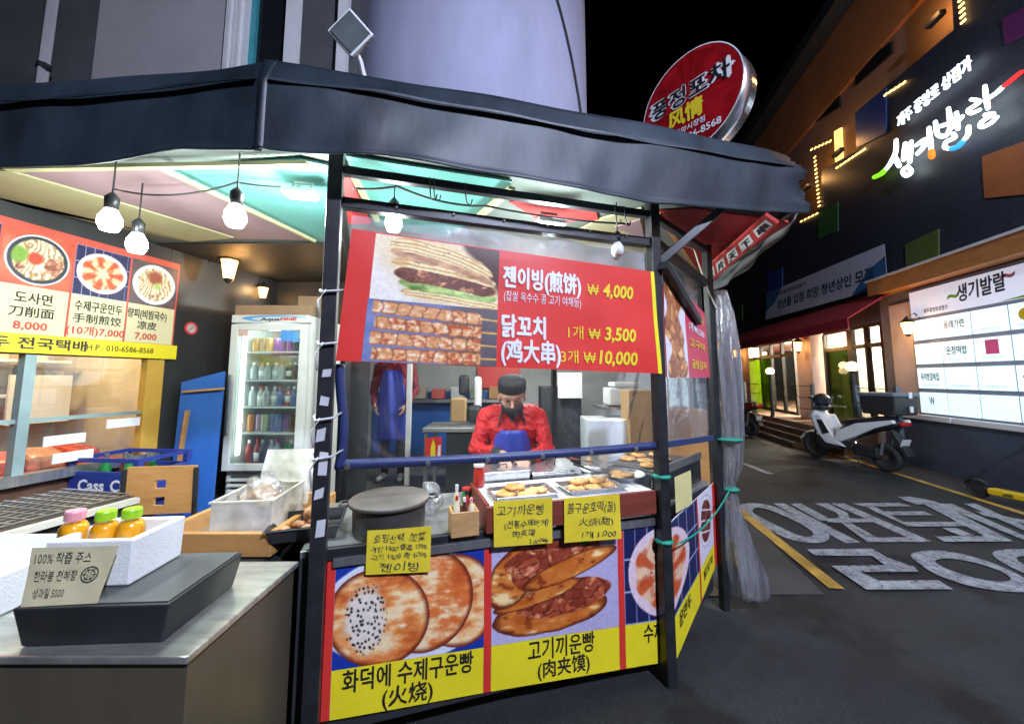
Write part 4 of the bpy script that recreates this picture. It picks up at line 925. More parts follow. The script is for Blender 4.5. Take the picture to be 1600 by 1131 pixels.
# ---------------- lower printed banner, front and side
fb = thing('front_menu_banner', 'lower front banner with flatbread and meat bun photos over yellow lettering strips', 'banner', F.P(0.8, 0.15, 0.03))
FE = FW + 0.075
fs = Sheet(F.P(0.012, 0.188, -0.04), F.P(FE, 0.075, -0.04), F.P(FE, 0.79, -0.04), F.P(0.012, 0.822, -0.04), wave=0.0022, seed=1.3)
fs.back(M('white_vinyl', (0.72, 0.72, 0.75), 0.4, var=0.04), fb, 'sheet', nu=40, nv=12)
U = lambda s: (s - 0.012) / (FE - 0.012)
def strip_p(u0, u1, v0, v1, mat, layer=1, name='colour_strip', sh=fs, par=None, nu=10, nv=6):
    mb = MB(); mb.grid(lambda i, j: sh.P(u0 + (u1 - u0) * i, v0 + (v1 - v0) * j, layer * 0.0016), nu, nv); return mb.build(name, mat, par or fb, fix=False)
strip_p(0.0, U(0.045), 0.0, 1.0, m_red); strip_p(U(0.70), U(0.735), 0.0, 1.0, m_red); strip_p(U(1.425), U(1.46), 0.0, 1.0, m_red)
for a, b in ((0.046, 0.699), (0.736, 1.424), (1.461, FE)): strip_p(U(a), U(b), 0.0, 0.30, m_yellow)
fs.pic(bread_pic, fb, U(0.046), 0.301, U(0.699), 1.0, 170, 150); fs.pic(burger_pic, fb, U(0.736), 0.301, U(1.424), 1.0, 170, 150); fs.pic(dump_pic(0.8, 0.72, 0.47), fb, U(1.461), 0.301, 1.0, 1.0, 60, 130)
text(fs, '화덕에 수제구운빵', U(0.37), 0.165, 0.085, m_ink, fb, w=0.56, bold=0.018); text(fs, '(火烧)', U(0.36), 0.035, 0.075, m_ink, fb, bold=0.02)
text(fs, '고기끼운빵', U(1.1), 0.17, 0.085, m_ink, fb, w=0.36, bold=0.016); text(fs, '(肉夹馍)', U(1.11), 0.045, 0.07, m_ink, fb, bold=0.02); text(fs, '수제구', U(FE - 0.005), 0.17, 0.08, m_ink, fb, bold=0.02, align='R', w=0.19); text(fs, '锅贴', U(FE - 0.005), 0.055, 0.06, m_ink, fb, bold=0.02, align='R', w=0.1)
sbn = thing('side_menu_banner', 'lower side banner with dumpling plate and skewer photos on the angled side', 'banner', S.P(0.4, 0.2, 0.03))
ss = Sheet(F.P(FE + 0.002, 0.075, -0.04), S.P(SW + 0.03, 0.30, -0.03), S.P(SW + 0.03, 0.85, -0.03), F.P(FE + 0.002, 0.79, -0.04), wave=0.002, seed=4)
ss.back(MATS['white_vinyl'], sbn, 'sheet', nu=24, nv=12)
strip_p(0.0, 0.93, 0.0, 0.3, m_yellow, sh=ss, par=sbn); strip_p(0.93, 1.0, 0.0, 1.0, m_red, sh=ss, par=sbn); strip_p(0.52, 0.55, 0.0, 1.0, m_red, 2, sh=ss, par=sbn)
ss.pic(dump_pic(-0.24, 0.9, 0.46), sbn, 0.0, 0.301, 0.52, 1.0, 70, 120); ss.pic(skewplate_pic, sbn, 0.551, 0.301, 0.929, 1.0, 60, 120)
text(ss, '운만두', 0.2, 0.17, 0.08, m_ink, sbn, w=0.2, bold=0.02, layer=3); text(ss, '닭꼬치', 0.74, 0.14, 0.07, m_ink, sbn, w=0.2, bold=0.02, layer=3)

# ---------------- upper red banner
ub2 = thing('red_price_banner', 'red price banner with wrap and skewer photos tied across the stall front', 'banner', F.P(0.8, 1.62, 0.03))
rs = Sheet(F.P(0.02, 1.672, 0.05), F.P(FW - 0.015, 1.622, 0.05), F.P(FW - 0.04, 2.195, 0.05), F.P(0.062, 2.262, 0.05), wave=0.003, seed=2.2)
rs.back(m_red, ub2, 'sheet', nu=50, nv=14)
rs.pic(wrap_pic, ub2, 0.065, 0.48, 0.43, 0.99, 150, 90); rs.pic(skewer_pic, ub2, 0.062, 0.004, 0.43, 0.479, 160, 90)
strip_p(0.985, 1.0, 0.0, 1.0, m_yellow, 1, 'edge_strip', rs, ub2)
text(rs, '젠이빙(煎饼)', 0.445, 0.70, 0.105, m_wink, ub2, w=0.435, align='L', bold=0.035, layer=3); text(rs, '(찹쌀 옥수수 콩 고기 야채등)', 0.448, 0.575, 0.05, m_wink, ub2, w=0.43, align='L', bold=0.005, layer=3)
text(rs, '닭꼬치', 0.445, 0.275, 0.11, m_wink, ub2, w=0.23, align='L', bold=0.035, layer=3); text(rs, '(鸡大串)', 0.445, 0.065, 0.11, m_wink, ub2, w=0.31, align='L', bold=0.03, layer=3)
def price(pre, body, u, v, h):
    text(rs, body, 0.905, v, h, m_yink, ub2, align='R', bold=0.03, layer=3, slant=0.15, w=len(body) * 0.0385); text(rs, pre, u, v, h * 0.78, m_yink, ub2, align='R', bold=0.005, layer=3)
price('₩', '4,000', 0.775, 0.70, 0.088); price('1개 ₩', '3,500', 0.775, 0.29, 0.088); price('3개 ₩', '10,000', 0.755, 0.07, 0.088)
sb3 = thing('side_red_banner', 'small pink and red banner with skewer photo on the angled stall side', 'banner', S.P(0.4, 1.6, 0.03))
q = Sheet(S.P(0.05, 1.60, 0.03), S.P(0.76, 1.60, 0.03), S.P(0.72, 2.05, 0.03), S.P(0.05, 2.24, 0.03), wave=0.002)
q.back(M('pink_red_vinyl', (0.62, 0.05, 0.1), 0.45, var=0.08), sb3, 'sheet')
def chunk_pic(u, v):
    c = fill(u, C3(226, 222, 232)); e = 0.34 + 0.1 * np.sin(v * 17) + 0.12 * (fbm(u * 5, v * 7, 8) - 0.5)
    return mixc(c, meat(u * 0.8, v * 1.6, 5.5, 14, (120, 60, 40), (220, 146, 84), (255, 214, 150)), sst(e + 0.06, e, np.abs(u - 0.46 - 0.08 * np.sin(v * 8))))
q.pic(chunk_pic, sb3, 0.0, 0.0, 0.45, 1.0, 60, 90)
for i, (a, b) in enumerate((('고기꼬치', 0.78), ('1개 ₩2,500', 0.58), ('고구마', 0.38), ('금빛감자', 0.12))): text(q, a, 0.72, b, 0.07, m_yink if i != 1 else m_wink, sb3, w=0.27, layer=3)

# ---------------- counter body
ct = thing('stall_counter', 'black and steel counter body of the food stall', 'counter', F.P(0.8, 0, -0.3))
m_ctop = M('counter_steel', (0.5, 0.51, 0.5), 0.35, 0.75, var=0.2, vs=5)
body = [F.P(-0.1, 0, -0.055), F.P(FW - 0.013, 0, -0.055), S.P(SW, 0, -0.055), S.P(SW, 0, -0.6), F.P(FW - 0.1, 0, -0.72), F.P(-0.1, 0, -0.72)]
mb = MB(); mb.prism([p + V(0, 0, 0.12) for p in body], V(0, 0, 0.71)); mb.build('cabinet', m_dark, ct)
mb = MB(); mb.prism([p + V(0, 0, 0.832) for p in body], V(0, 0, 0.03)); mb.build('top', m_ctop, ct, bevel=0.004)
fbox(F, 0.35, 0.845, -0.045, 0.85, 0.05, 0.03, 'front_lip', m_black, ct, bevel=0.004); fbox(F, FW / 2, 0.812, -0.032, FW - 0.07, 0.035, 0.02, 'steel_trim', m_steel, ct)
for s in (0.05, 0.85, 1.6): mb = MB(); mb.box(F.P(s, 0.06, -0.2), (0.06, 0.06, 0.12)); mb.build('foot', m_black, ct)

# raised red-brown serving shelf
sf = thing('serving_shelf', 'raised red brown wooden serving shelf with white top on the counter', 'shelf', F.P(1.2, 0.862, -0.1))
def fprism(s0, s1, o0, o1, z0, z1, name, mat, par, bevel=0.0):
    mb = MB(); mb.prism([F.P(s0, z0, o0), F.P(s1, z0, o0), F.P(s1, z0, o1), F.P(s0, z0, o1)], V(0, 0, z1 - z0)); return mb.build(name, mat, par, bevel=bevel)
fprism(0.70, FW - 0.04, 0.0, -0.022, 0.864, 0.985, 'front_board', m_redwood, sf, 0.003); fprism(0.70, 0.72, -0.0225, -0.42, 0.864, 0.995, 'end_board', m_redwood, sf, 0.003)
fprism(0.721, FW - 0.04, -0.023, -0.42, 0.955, 0.982, 'top', m_white, sf, 0.003)

# ---------------- things on the counter
def rnd_tray(name, label, cat, p, rz, w, d, h, mat, grp=None, flare=1.12):
    t = thing(name, label, cat, p, rz, grp); a, b = w / 2, d / 2; mb = MB()
    o = [V(-a / flare, -b / flare, 0), V(a / flare, -b / flare, 0), V(a / flare, b / flare, 0), V(-a / flare, b / flare, 0), V(-a, -b, h), V(a, -b, h), V(a, b, h), V(-a, b, h)]
    i = [V(p_.x * 0.97, p_.y * 0.97, p_.z + (0.003 if k < 4 else 0)) for k, p_ in enumerate(o)]; r = [V(-a - 0.01, -b - 0.01, h), V(a + 0.01, -b - 0.01, h), V(a + 0.01, b + 0.01, h), V(-a - 0.01, b + 0.01, h)]
    mb.add(o + i + r, [(3, 2, 1, 0), (0, 1, 5, 4), (1, 2, 6, 5), (2, 3, 7, 6), (3, 0, 4, 7), (8, 9, 10, 11), (8, 12, 13, 9), (9, 13, 14, 10), (10, 14, 15, 11), (11, 15, 12, 8)] + [(12 + k, 12 + (k + 1) % 4, 16 + (k + 1) % 4, 16 + k) for k in range(4)])
    mb.build('pan', mat, t, local=True, bevel=0.004, fix=False); return t
AF = math.atan2(F.d.y, F.d.x)
# round griddle
hp = F.P(0.26, 0.863, -0.2); gp = thing('round_griddle', 'large round black cast iron griddle on the stall counter', 'griddle', hp)
m_iron = M('cast_iron', (0.05, 0.047, 0.045), 0.5, 0.2, var=0.4, vs=9, bump=0.3, bs=40); m_plate = M('worn_griddle_plate', (0.11, 0.095, 0.085), 0.55, 0.3, var=0.25, vs=6)
MB().lathe([(0.165, 0), (0.17, 0.02), (0.172, 0.125), (0.165, 0.128)], hp, 40).build('burner_drum', m_iron, gp, smooth=False)
MB().lathe([(0.17, 0.129), (0.19, 0.134), (0.192, 0.148), (0.185, 0.154), (0.0, 0.158)], hp, 48).build('hot_plate', m_plate, gp, smooth=True)
for s in (-1, 1): MB().tube([hp + F.d * (s * 0.19) + V(0, 0, 0.14) + F.n * 0.03, hp + F.d * (s * 0.225) + V(0, 0, 0.142) + F.n * 0.025, hp + F.d * (s * 0.225) + V(0, 0, 0.142) - F.n * 0.025, hp + F.d * (s * 0.19) + V(0, 0, 0.14) - F.n * 0.03], 0.007, 8).build('handle', m_iron, gp, smooth=True)
# egg tray (left end)
m_tray = M('steel_tray', (0.6, 0.61, 0.62), 0.28, 0.85, var=0.15); m_btray = M('black_tray', (0.03, 0.03, 0.033), 0.4)
et = atZ(490, 815, 0.87); rnd_tray('egg_tray', 'black tray of brown eggs at the left end of the counter', 'tray', (-0.98, 1.93, 0.864), AF, 0.3, 0.26, 0.06, m_btray)
k = 0; m_egg = M('brown_egg', (0.55, 0.28, 0.15), 0.5, var=0.12, vs=20)
for r in range(2):
    for c in range(4):
        if r == 1 and c == 3: continue
        p = V(-1.06 + 0.05 * c + 0.02 * r, 1.87 + 0.055 * (c % 2) + 0.07 * r, 0.89 + 0.004 * c)
        o = MB(); o.ball((0, 0, 0), (0.022, 0.022, 0.029), 12, 8); e = o.build('egg', m_egg, smooth=True); e.location = p; e.rotation_euler = (1.2, 0.3 * c, 0.7 * c + r)
        tag(e, '%s brown egg from the left in the %s row of the black tray' % (ORD[c], ['front', 'rear'][r]), 'egg', 'brown eggs in the black tray')
p = V(-0.985, 1.93, 0.945); o = MB(); o.ball((0, 0, 0), (0.022, 0.022, 0.029), 12, 8); e = o.build('egg', m_egg, smooth=True); e.location = p; tag(e, 'brown egg lying on top of the other eggs in the black tray', 'egg', 'brown eggs in the black tray')
# condiment box
cb_ = thing('condiment_box', 'pale wooden box of sauce bottles beside the griddle', 'box', F.P(0.60, 0.864, -0.06), AF)
m_pine = M('pine', (0.52, 0.3, 0.12), 0.5, var=0.2, vs=6, stretch=(1, 8, 8))
for c, s in (((0, -0.055, 0.055), (0.13, 0.012, 0.11)), ((0, 0.055, 0.055), (0.13, 0.012, 0.11)), ((-0.059, 0, 0.055), (0.012, 0.098, 0.11)), ((0.059, 0, 0.055), (0.012, 0.098, 0.11))):
    mb = MB(); mb.box(c, s); mb.build('board', m_pine, cb_, local=True, bevel=0.002)
mb = MB(); mb.box((0, 0, 0.008), (0.105, 0.097, 0.01)); mb.build('bottom', m_pine, cb_, local=True)
def bottle(p, h, r, mat, capm, label, cat='bottle', grp=None, neck=0.4, name='bottle', n=14, lab=None):
    t = thing(name, label, cat, p, 0, grp)
    MB().lathe([(r * 0.9, 0), (r, h * 0.04), (r, h * 0.6), (r * 0.92, h * 0.68), (r * neck, h * 0.84), (r * neck, h * 0.9)], (0, 0, 0), n).build('body', mat, t, local=True, smooth=True)
    MB().lathe([(r * neck * 1.2, h * 0.88), (r * neck * 1.2, h), (r * neck, h * 1.005)], (0, 0, 0), n).build('cap', capm, t, local=True)
    if lab: MB().lathe([(r * 1.012, h * 0.2), (r * 1.012, h * 0.52)], (0, 0, 0), n).build('label_band', lab, t, local=True, smooth=True)
    return t
m_capr = M('red_cap', (0.6, 0.03, 0.03), 0.35); m_capw = M('white_cap', (0.75, 0.73, 0.72), 0.35); m_sauce = M('dark_sauce', (0.07, 0.025, 0.015), 0.15); m_ketch = M('red_sauce', (0.42, 0.03, 0.02), 0.25); m_mayo = M('pale_sauce', (0.75, 0.68, 0.5), 0.3); m_capp = M('pink_cap', (0.75, 0.3, 0.35), 0.35)
for (s, o, h, r, bm_, cm, lb) in ((0.565, -0.04, 0.16, 0.016, m_mayo, m_capr, 'pale sauce bottle with red cap in the wooden box'), (0.60, -0.035, 0.15, 0.016, m_sauce, m_capw, 'dark sauce bottle with white cap in the wooden box'),
                                 (0.635, -0.04, 0.145, 0.016, m_mayo, m_capp, 'pale sauce bottle with pink cap in the wooden box'), (0.57, -0.08, 0.2, 0.017, m_mayo, m_capw, 'tall pale sauce bottle with white cap in the box'), (0.62, -0.08, 0.17, 0.02, m_ketch, m_ink, 'red sauce jar with dark lid in the wooden box')):
    bottle(F.P(s, 0.88, o), h, r, bm_, cm, lb, grp='sauce bottles in the wooden box')
for (s, o, h, r, bm_, cm, lb) in ((0.74, -0.36, 0.12, 0.032, m_ketch, m_capw, 'red can of sauce behind the condiment box'), (0.68, -0.4, 0.11, 0.03, M('green_tin', (0.03, 0.2, 0.05), 0.4), m_capr, 'small green tin behind the condiment box')):
    bottle(F.P(s, 0.99 if s > 0.72 else 0.864, o), h, r, bm_, cm, lb, neck=0.8, name='tin_can', cat='can')
# clear bag beside the griddle
bg = thing('plastic_bag', 'crumpled clear plastic bag behind the griddle', 'bag', F.P(0.47, 0.864, -0.35))
mb = MB(); mb.ball(F.P(0.47, 0.94, -0.38), (0.07, 0.06, 0.09), 20, 14)
mb.v = [tuple(Vector(v) + V(math.sin(v[2] * 60 + v[0] * 40), math.cos(v[1] * 50 + v[2] * 30), 0) * 0.012) for v in mb.v]; mb.build('film', m_roll, bg)
# steel pans at the back
rnd_tray('steam_pan', 'deep steel pan with flat lid behind the serving trays', 'pan', F.P(0.93, 0.864, -0.55), AF, 0.3, 0.22, 0.16, m_tray, 'steel pans on the rear of the counter')
lidt = thing('pan_lid', 'flat steel lid lying on the deep pan', 'lid', F.P(0.93, 1.026, -0.55), AF); mb = MB(); mb.box((0, 0, 0.006), (0.3, 0.22, 0.012)); mb.build('plate', m_tray, lidt, local=True, bevel=0.004); MB().tube([(-0.03, 0, 0.012), (-0.03, 0, 0.03), (0.03, 0, 0.03), (0.03, 0, 0.012)], 0.005, 6).build('handle', m_black, lidt, local=True)
bx = thing('steel_food_box', 'wide closed steel food box with sloped lid behind the trays', 'box', F.P(1.27, 0.864, -0.58), AF)
mb = MB(); mb.box((0, 0, 0.07), (0.34, 0.24, 0.14)); mb.build('body', m_tray, bx, local=True, bevel=0.006)
mb = MB(); mb.hexa([V(-0.175, -0.125, 0.141), V(0.175, -0.125, 0.141), V(0.175, 0.125, 0.141), V(-0.175, 0.125, 0.141), V(-0.17, -0.12, 0.15), V(0.17, -0.12, 0.15), V(0.17, 0.12, 0.175), V(-0.17, 0.12, 0.175)]); mb.build('lid', m_tray, bx, local=True, bevel=0.004)
MB().tube([(-0.03, 0, 0.16), (-0.03, 0, 0.185), (0.03, 0, 0.185), (0.03, 0, 0.16)], 0.005, 6).build('handle', m_black, bx, local=True)
wp = thing('white_pot', 'small white lidded pot with wooden knob behind the trays', 'pot', F.P(1.53, 0.864, -0.52)); MB().lathe([(0.06, 0), (0.075, 0.02), (0.075, 0.12)], F.P(1.53, 0.864, -0.52), 20).build('body', m_white, wp, smooth=True)
MB().lathe([(0.08, 0.121), (0.07, 0.135), (0.012, 0.15), (0.0, 0.15)], F.P(1.53, 0.864, -0.52), 20).build('lid', m_white, wp, smooth=True); MB().lathe([(0.008, 0.148), (0.012, 0.175), (0.016, 0.2), (0.0, 0.205)], F.P(1.53, 0.864, -0.52), 10).build('knob', m_pine, wp, smooth=True)
# two steel trays of flat breads
m_cake = M('fried_flatbread', (0.62, 0.32, 0.1), 0.55, var=0.45, vs=28, bump=0.6, bs=50)
def cake(p, r, label, grp):
    mb = MB(); mb.lathe([(r * 0.85, 0), (r, 0.006), (r * 0.98, 0.014), (r * 0.8, 0.02), (r * 0.4, 0.019), (0.0, 0.021)], (0, 0, 0), 20)
    mb.v = [(x * (1 + 0.06 * math.sin(5 * math.atan2(y, x) + p[0] * 50)), y * (1 + 0.06 * math.cos(4 * math.atan2(y, x) + p[1] * 40)), z + 0.003 * math.sin(x * 90 + p[0] * 9) * math.cos(y * 80)) for x, y, z in mb.v]
    o = mb.build('flatbread', m_cake, smooth=True); o.location = p; o.rotation_euler = (random.uniform(-.08, .08), random.uniform(-.08, .08), random.random() * 6); tag(o, label, 'flatbread', grp)
t1 = F.P(0.93, 0.983, -0.15); t2 = F.P(1.33, 0.983, -0.15)
rnd_tray('bread_tray', 'steel tray of fried flatbreads nearer the condiment box', 'tray', t1, AF, 0.34, 0.2, 0.022, m_tray, 'steel trays of flatbreads'); rnd_tray('bread_tray', 'steel tray of fried flatbreads nearer the right post', 'tray', t2, AF, 0.34, 0.2, 0.022, m_tray, 'steel trays of flatbreads')
for i, (a, b, z) in enumerate(((-0.09, 0.0, 0.004), (0.02, -0.03, 0.004), (0.09, 0.01, 0.004), (-0.03, 0.035, 0.025))): cake(t1 + F.d * a - F.n * b + V(0, 0, z), 0.055, ['leftmost flatbread in the left tray', 'middle front flatbread in the left tray', 'rightmost flatbread in the left tray', 'flatbread lying on the others in the left tray'][i], 'flatbreads in the left tray')
for i, (a, b, z) in enumerate(((-0.1, -0.02, 0.004), (0.0, -0.03, 0.004), (0.1, 0.0, 0.004), (-0.05, 0.04, 0.024), (0.06, 0.04, 0.024))): cake(t2 + F.d * a - F.n * b + V(0, 0, z), 0.052, ['leftmost flatbread in the right tray', 'middle front flatbread in the right tray', 'rightmost flatbread in the right tray', 'left flatbread of the upper two in the right tray', 'right flatbread of the upper two in the right tray'][i], 'flatbreads in the right tray')
# frying station at the angled end
fp = thing('frying_pan', 'round steel frying pan of flatbreads by the right post', 'pan', F.P(1.62, 0.983, -0.28)); MB().lathe([(0.10, 0), (0.135, 0.035), (0.14, 0.036), (0.132, 0.034), (0.1, 0.005), (0.0, 0.004)], F.P(1.62, 0.983, -0.28), 28).build('pan', m_tray, fp, smooth=True)
MB().tube([F.P(1.5, 1.01, -0.33), F.P(1.36, 1.06, -0.42)], 0.01, 8).build('handle', m_black, fp)
for i, (a, b) in enumerate(((-0.04, 0.02), (0.045, -0.01), (0.0, -0.06))): cake(F.P(1.62 + a, 0.99 + 0.002 * i, -0.28 + b), 0.045, ['left flatbread in the round frying pan', 'right flatbread in the round frying pan', 'rear flatbread in the round frying pan'][i], 'flatbreads in the frying pan')
hg = thing('hot_griddle', 'long black griddle with flatbreads along the angled street side', 'griddle', S.P(0.55, 0.864, -0.25)); AS = RAD(45)
mb = MB(); mb.box(S.P(0.52, 0.94, -0.3), (0.66, 0.42, 0.15), rz=AS); mb.build('body', m_black, hg, bevel=0.006)
mb = MB(); mb.box(S.P(0.52, 1.02, -0.3), (0.6, 0.36, 0.008), rz=AS); mb.build('plate', m_plate, hg)
for z in (0.05, ): mb = MB(); mb.box(S.P(0.52, 1.04, -0.09), (0.66, 0.012, 0.05), rz=AS); mb.build('splash_rim', m_steel, hg)
for i, (a, b) in enumerate(((0.3, -0.22), (0.42, -0.3), (0.56, -0.24), (0.68, -0.34), (0.4, -0.42), (0.56, -0.42))): cake(S.P(a, 1.026, b), 0.055, '%s flatbread along the black griddle on the street side' % ['first', 'second', 'third', 'fourth', 'rear first', 'rear second'][i], 'flatbreads on the griddle')
gd = thing('glass_guard', 'small clear acrylic guard standing by the right post', 'guard', F.P(1.5, 0.99, -0.03))
mb = MB(); mb.box(F.P(1.52, 1.08, -0.04), (0.27, 0.006, 0.18), rz=AF); mb.build('front_pane', CLEAR('acrylic', (0.97, 0.98, 0.98), haze=0.04, gloss=0.05, rough=0.02), gd)
mb = MB(); mb.box(F.P(1.38, 1.08, -0.14), (0.006, 0.2, 0.18), rz=AF); mb.build('side_pane', MATS['acrylic'], gd)
sp = thing('spatula', 'steel spatula with dark wooden handle resting on the pan', 'spatula', F.P(1.45, 1.03, -0.38)); MB().tube([F.P(1.38, 1.075, -0.52), F.P(1.5, 1.06, -0.42)], 0.009, 8).build('handle', m_redwood, sp)
mb = MB(); mb.box(F.P(1.56, 1.05, -0.37), (0.1, 0.06, 0.004), rz=AF + 0.5); mb.build('blade', m_steel, sp)

# hand-written yellow notes
m_note = M('yellow_card', (0.78, 0.62, 0.03), 0.6, var=0.08, vs=5); m_hand = M('marker_ink', (0.02, 0.02, 0.06), 0.5)
def note(label, px, o, lines, tape=True):
    pts = [F.P(*F.px(x, y, o), o) for x, y in px]; sh = Sheet(*pts, wave=0.0012, seed=px[0][0]); t = thing('price_note', label, 'note', pts[0], group='hand-written yellow price notes')
    sh.back(m_note, t, 'card', t=0.0015, nu=8, nv=6)
    for (s, u, v, h, w) in lines: text(sh, s, u, v, sh.H * h, m_hand, t, w=sh.W * w, bold=-0.004, slant=0.12, layer=2, jit=0.004)
note('yellow note hanging in front of the round griddle', [(571, 898), (672, 893), (674, 822), (574, 829)], -0.018, [('토핑선택  加菜', 0.5, 0.72, 0.19, 0.8), ('계란 1000 香菜 1500', 0.5, 0.52, 0.13, 0.86), ('고기 1000 肉 1000', 0.5, 0.34, 0.13, 0.86), ('젠이빙 ', 0.5, 0.07, 0.19, 0.6)])
note('yellow note below the left bread tray', [(772, 855), (863, 848), (863, 777), (771, 783)], 0.008, [('고기끼운빵', 0.45, 0.68, 0.22, 0.8), ('(전통수제버거)', 0.55, 0.4, 0.16, 0.75), ('肉夹馍', 0.5, 0.2, 0.15, 0.38), ('5,000₩', 0.75, 0.03, 0.11, 0.32)])
note('yellow note below the right bread tray', [(882, 848), (971, 841), (968, 772), (881, 778)], 0.008, [('불구운호떡(꿀)', 0.48, 0.66, 0.23, 0.86), ('火烧(甜)', 0.55, 0.36, 0.17, 0.6), ('1개 1,000', 0.6, 0.08, 0.15, 0.6)])
nt = thing('pale_note', 'pale yellow paper stuck to the counter end by the right post', 'note', S.P(0.2, 0.85, 0.03)); q = Sheet(S.P(0.1, 0.845, 0.03), S.P(0.34, 0.845, 0.03), S.P(0.34, 1.04, 0.03), S.P(0.1, 1.04, 0.03)); q.back(M('pale_yellow_card', (0.72, 0.66, 0.28), 0.6), nt, 'card', t=0.0015)
# ================================================================== LEFT SHOP
LW = Wall((-2.8, 3.0), (0.2, 0.98), (0.98, -0.2))
m_dwall = M('dark_wall_panel', (0.03, 0.032, 0.036), 0.45, var=0.3, vs=3, stretch=(1, 1, 0.2))
lsb = thing('left_shop', 'dark fronted shop with lit serving window left of the stall', 'building', LW.P(0, 0, 0))
z_w0, z_w1 = 1.0, 1.74
sw0, sw1 = -2.2, LW.px(250, 600)[0]
rect_on(LW, sw0, sw1, 0, z_w0, 0, 0.12, 'lower_wall', M('brown_panel', (0.12, 0.06, 0.035), 0.6, var=0.2), lsb); rect_on(LW, sw0, sw1, 1.742, 2.9, 0, 0.12, 'upper_wall', m_dwall, lsb)
rect_on(LW, sw1 + 0.002, 1.25, 0, 2.9, 0, 0.12, 'dark_panel', m_dwall, lsb)
mb = MB(); mb.box((-2.12, 4.2, 1.45), (1.1, 0.12, 2.9)); mb.build('return_wall', m_dwall, lsb)
m_mull = M('yellow_wood', (0.62, 0.36, 0.06), 0.5, var=0.12); m_tealm = M('pale_teal_metal', (0.3, 0.42, 0.42), 0.4, 0.4)
def mull(px, w, mat):
    s, _ = LW.px(px, 620); rect_on(LW, s - w / 2, s + w / 2, z_w0 + 0.001, z_w1, 0.02, 0.06, 'mullion', mat, lsb)
mull(236, 0.12, m_mull); mull(38, 0.05, m_tealm)
rect_on(LW, sw0, sw1, z_w0 - 0.03, z_w0 + 0.03, 0.06, 0.06, 'sill', m_steel, lsb)
rect_on(LW, sw0, sw1 - 0.1, z_w0 + 0.03, z_w1, -0.03, 0.008, 'pane', m_glass, lsb)
for z in (1.34,): rect_on(LW, sw0, sw1, z - 0.012, z + 0.012, 0.0, 0.03, 'glazing_bar', m_tealm, lsb)
# room behind the serving window
m_room = M('cream_room', (0.55, 0.47, 0.34), 0.8, var=0.1)
rect_on(LW, sw0, 1.0, 0.6, 2.4, -1.3, 0.1, 'room_wall', m_room, lsb); rect_on(LW, sw0, 1.0, 2.3, 2.36, -0.13, 1.2, 'room_ceiling', m_room, lsb); rect_on(LW, sw1 + 0.12, sw1 + 0.2, 0.6, 2.3, -0.13, 1.2, 'room_end', m_room, lsb)
rect_on(LW, sw0, sw1, 0.6, 0.98, -0.2, 0.8, 'room_counter', M('red_counter', (0.45, 0.05, 0.03), 0.4, var=0.2), lsb)
for i, z in enumerate((1.45, 1.72)): rect_on(LW, sw0, sw1, z, z + 0.02, -0.95, 0.3, 'room_shelf', m_white, lsb)
lamp('room_light', LW.P(-0.5, 2.15, -0.55), 24, (1.0, 0.82, 0.5), 0.1, lsb)
cols = [(0.5, 0.1, 0.05), (0.6, 0.5, 0.3), (0.2, 0.25, 0.3), (0.65, 0.6, 0.55), (0.55, 0.35, 0.08), (0.3, 0.1, 0.08)]
for i in range(11):
    s = -1.05 + 0.11 * i; z = (1.47, 1.74)[i % 2]; h = 0.1 + 0.05 * ((i * 7) % 3)
    j = thing('shelf_jar', '%s jar from the left on the %s shelf behind the serving window' % (ORD[i // 2], ['lower', 'upper'][i % 2]), 'jar', LW.P(s, z, -1.08), group='jars behind the serving window')
    MB().lathe([(0.035, 0), (0.04, 0.01), (0.04, h), (0.03, h + 0.015)], LW.P(s, z, -1.08), 12).build('jar', M('jar_%d' % (i % 6), cols[i % 6], 0.3), j, smooth=True); MB().lathe([(0.033, h + 0.016), (0.033, h + 0.035)], LW.P(s, z, -1.08), 12).build('lid', [m_capr, m_capw, m_steel][i % 3], j)
pw = thing('white_board', 'wide white board behind the serving window', 'cupboard', LW.P(-0.1, 1.35, -0.85)); rect_on(LW, -0.33, 0.02, 1.25, 1.62, -0.85, 0.02, 'panel', m_white, pw)  # a flat white board, not a cupboard door
for i in range(6):   # heaped red packs on the counter inside
    s = -1.15 + 0.2 * i; c = LW.P(s, 1.04, -0.42 - 0.05 * (i % 2)); o = MB(); o.box((0, 0, 0), (0.19, 0.24, 0.11)); o = o.build('food_pack', M('pack_%d' % (i % 3), [(0.6, 0.09, 0.03), (0.62, 0.25, 0.12), (0.55, 0.06, 0.03)][i % 3], 0.25, var=0.5, vs=18), bevel=0.03)
    o.location = c; o.rotation_euler = (0.2, 0.1, 0.3 * i); tag(o, '%s orange red food pack from the left inside the serving window' % ORD[i], 'food pack', 'food packs inside the serving window')
for i, (px, py) in enumerate(((95, 686), (188, 660), (108, 712))):
    s, z = LW.px(px, py, 0.03); o = rect_on(LW, s - 0.1, s + 0.1, z - 0.03, z + 0.03, 0.07 if i != 1 else 0.065, 0.01, 'shelf_tag', m_white, None)
    tag(o, ['white strip label on the serving window sill', 'white strip label at the right end of the serving window', 'lower white strip label beneath the sill'][i], 'label')
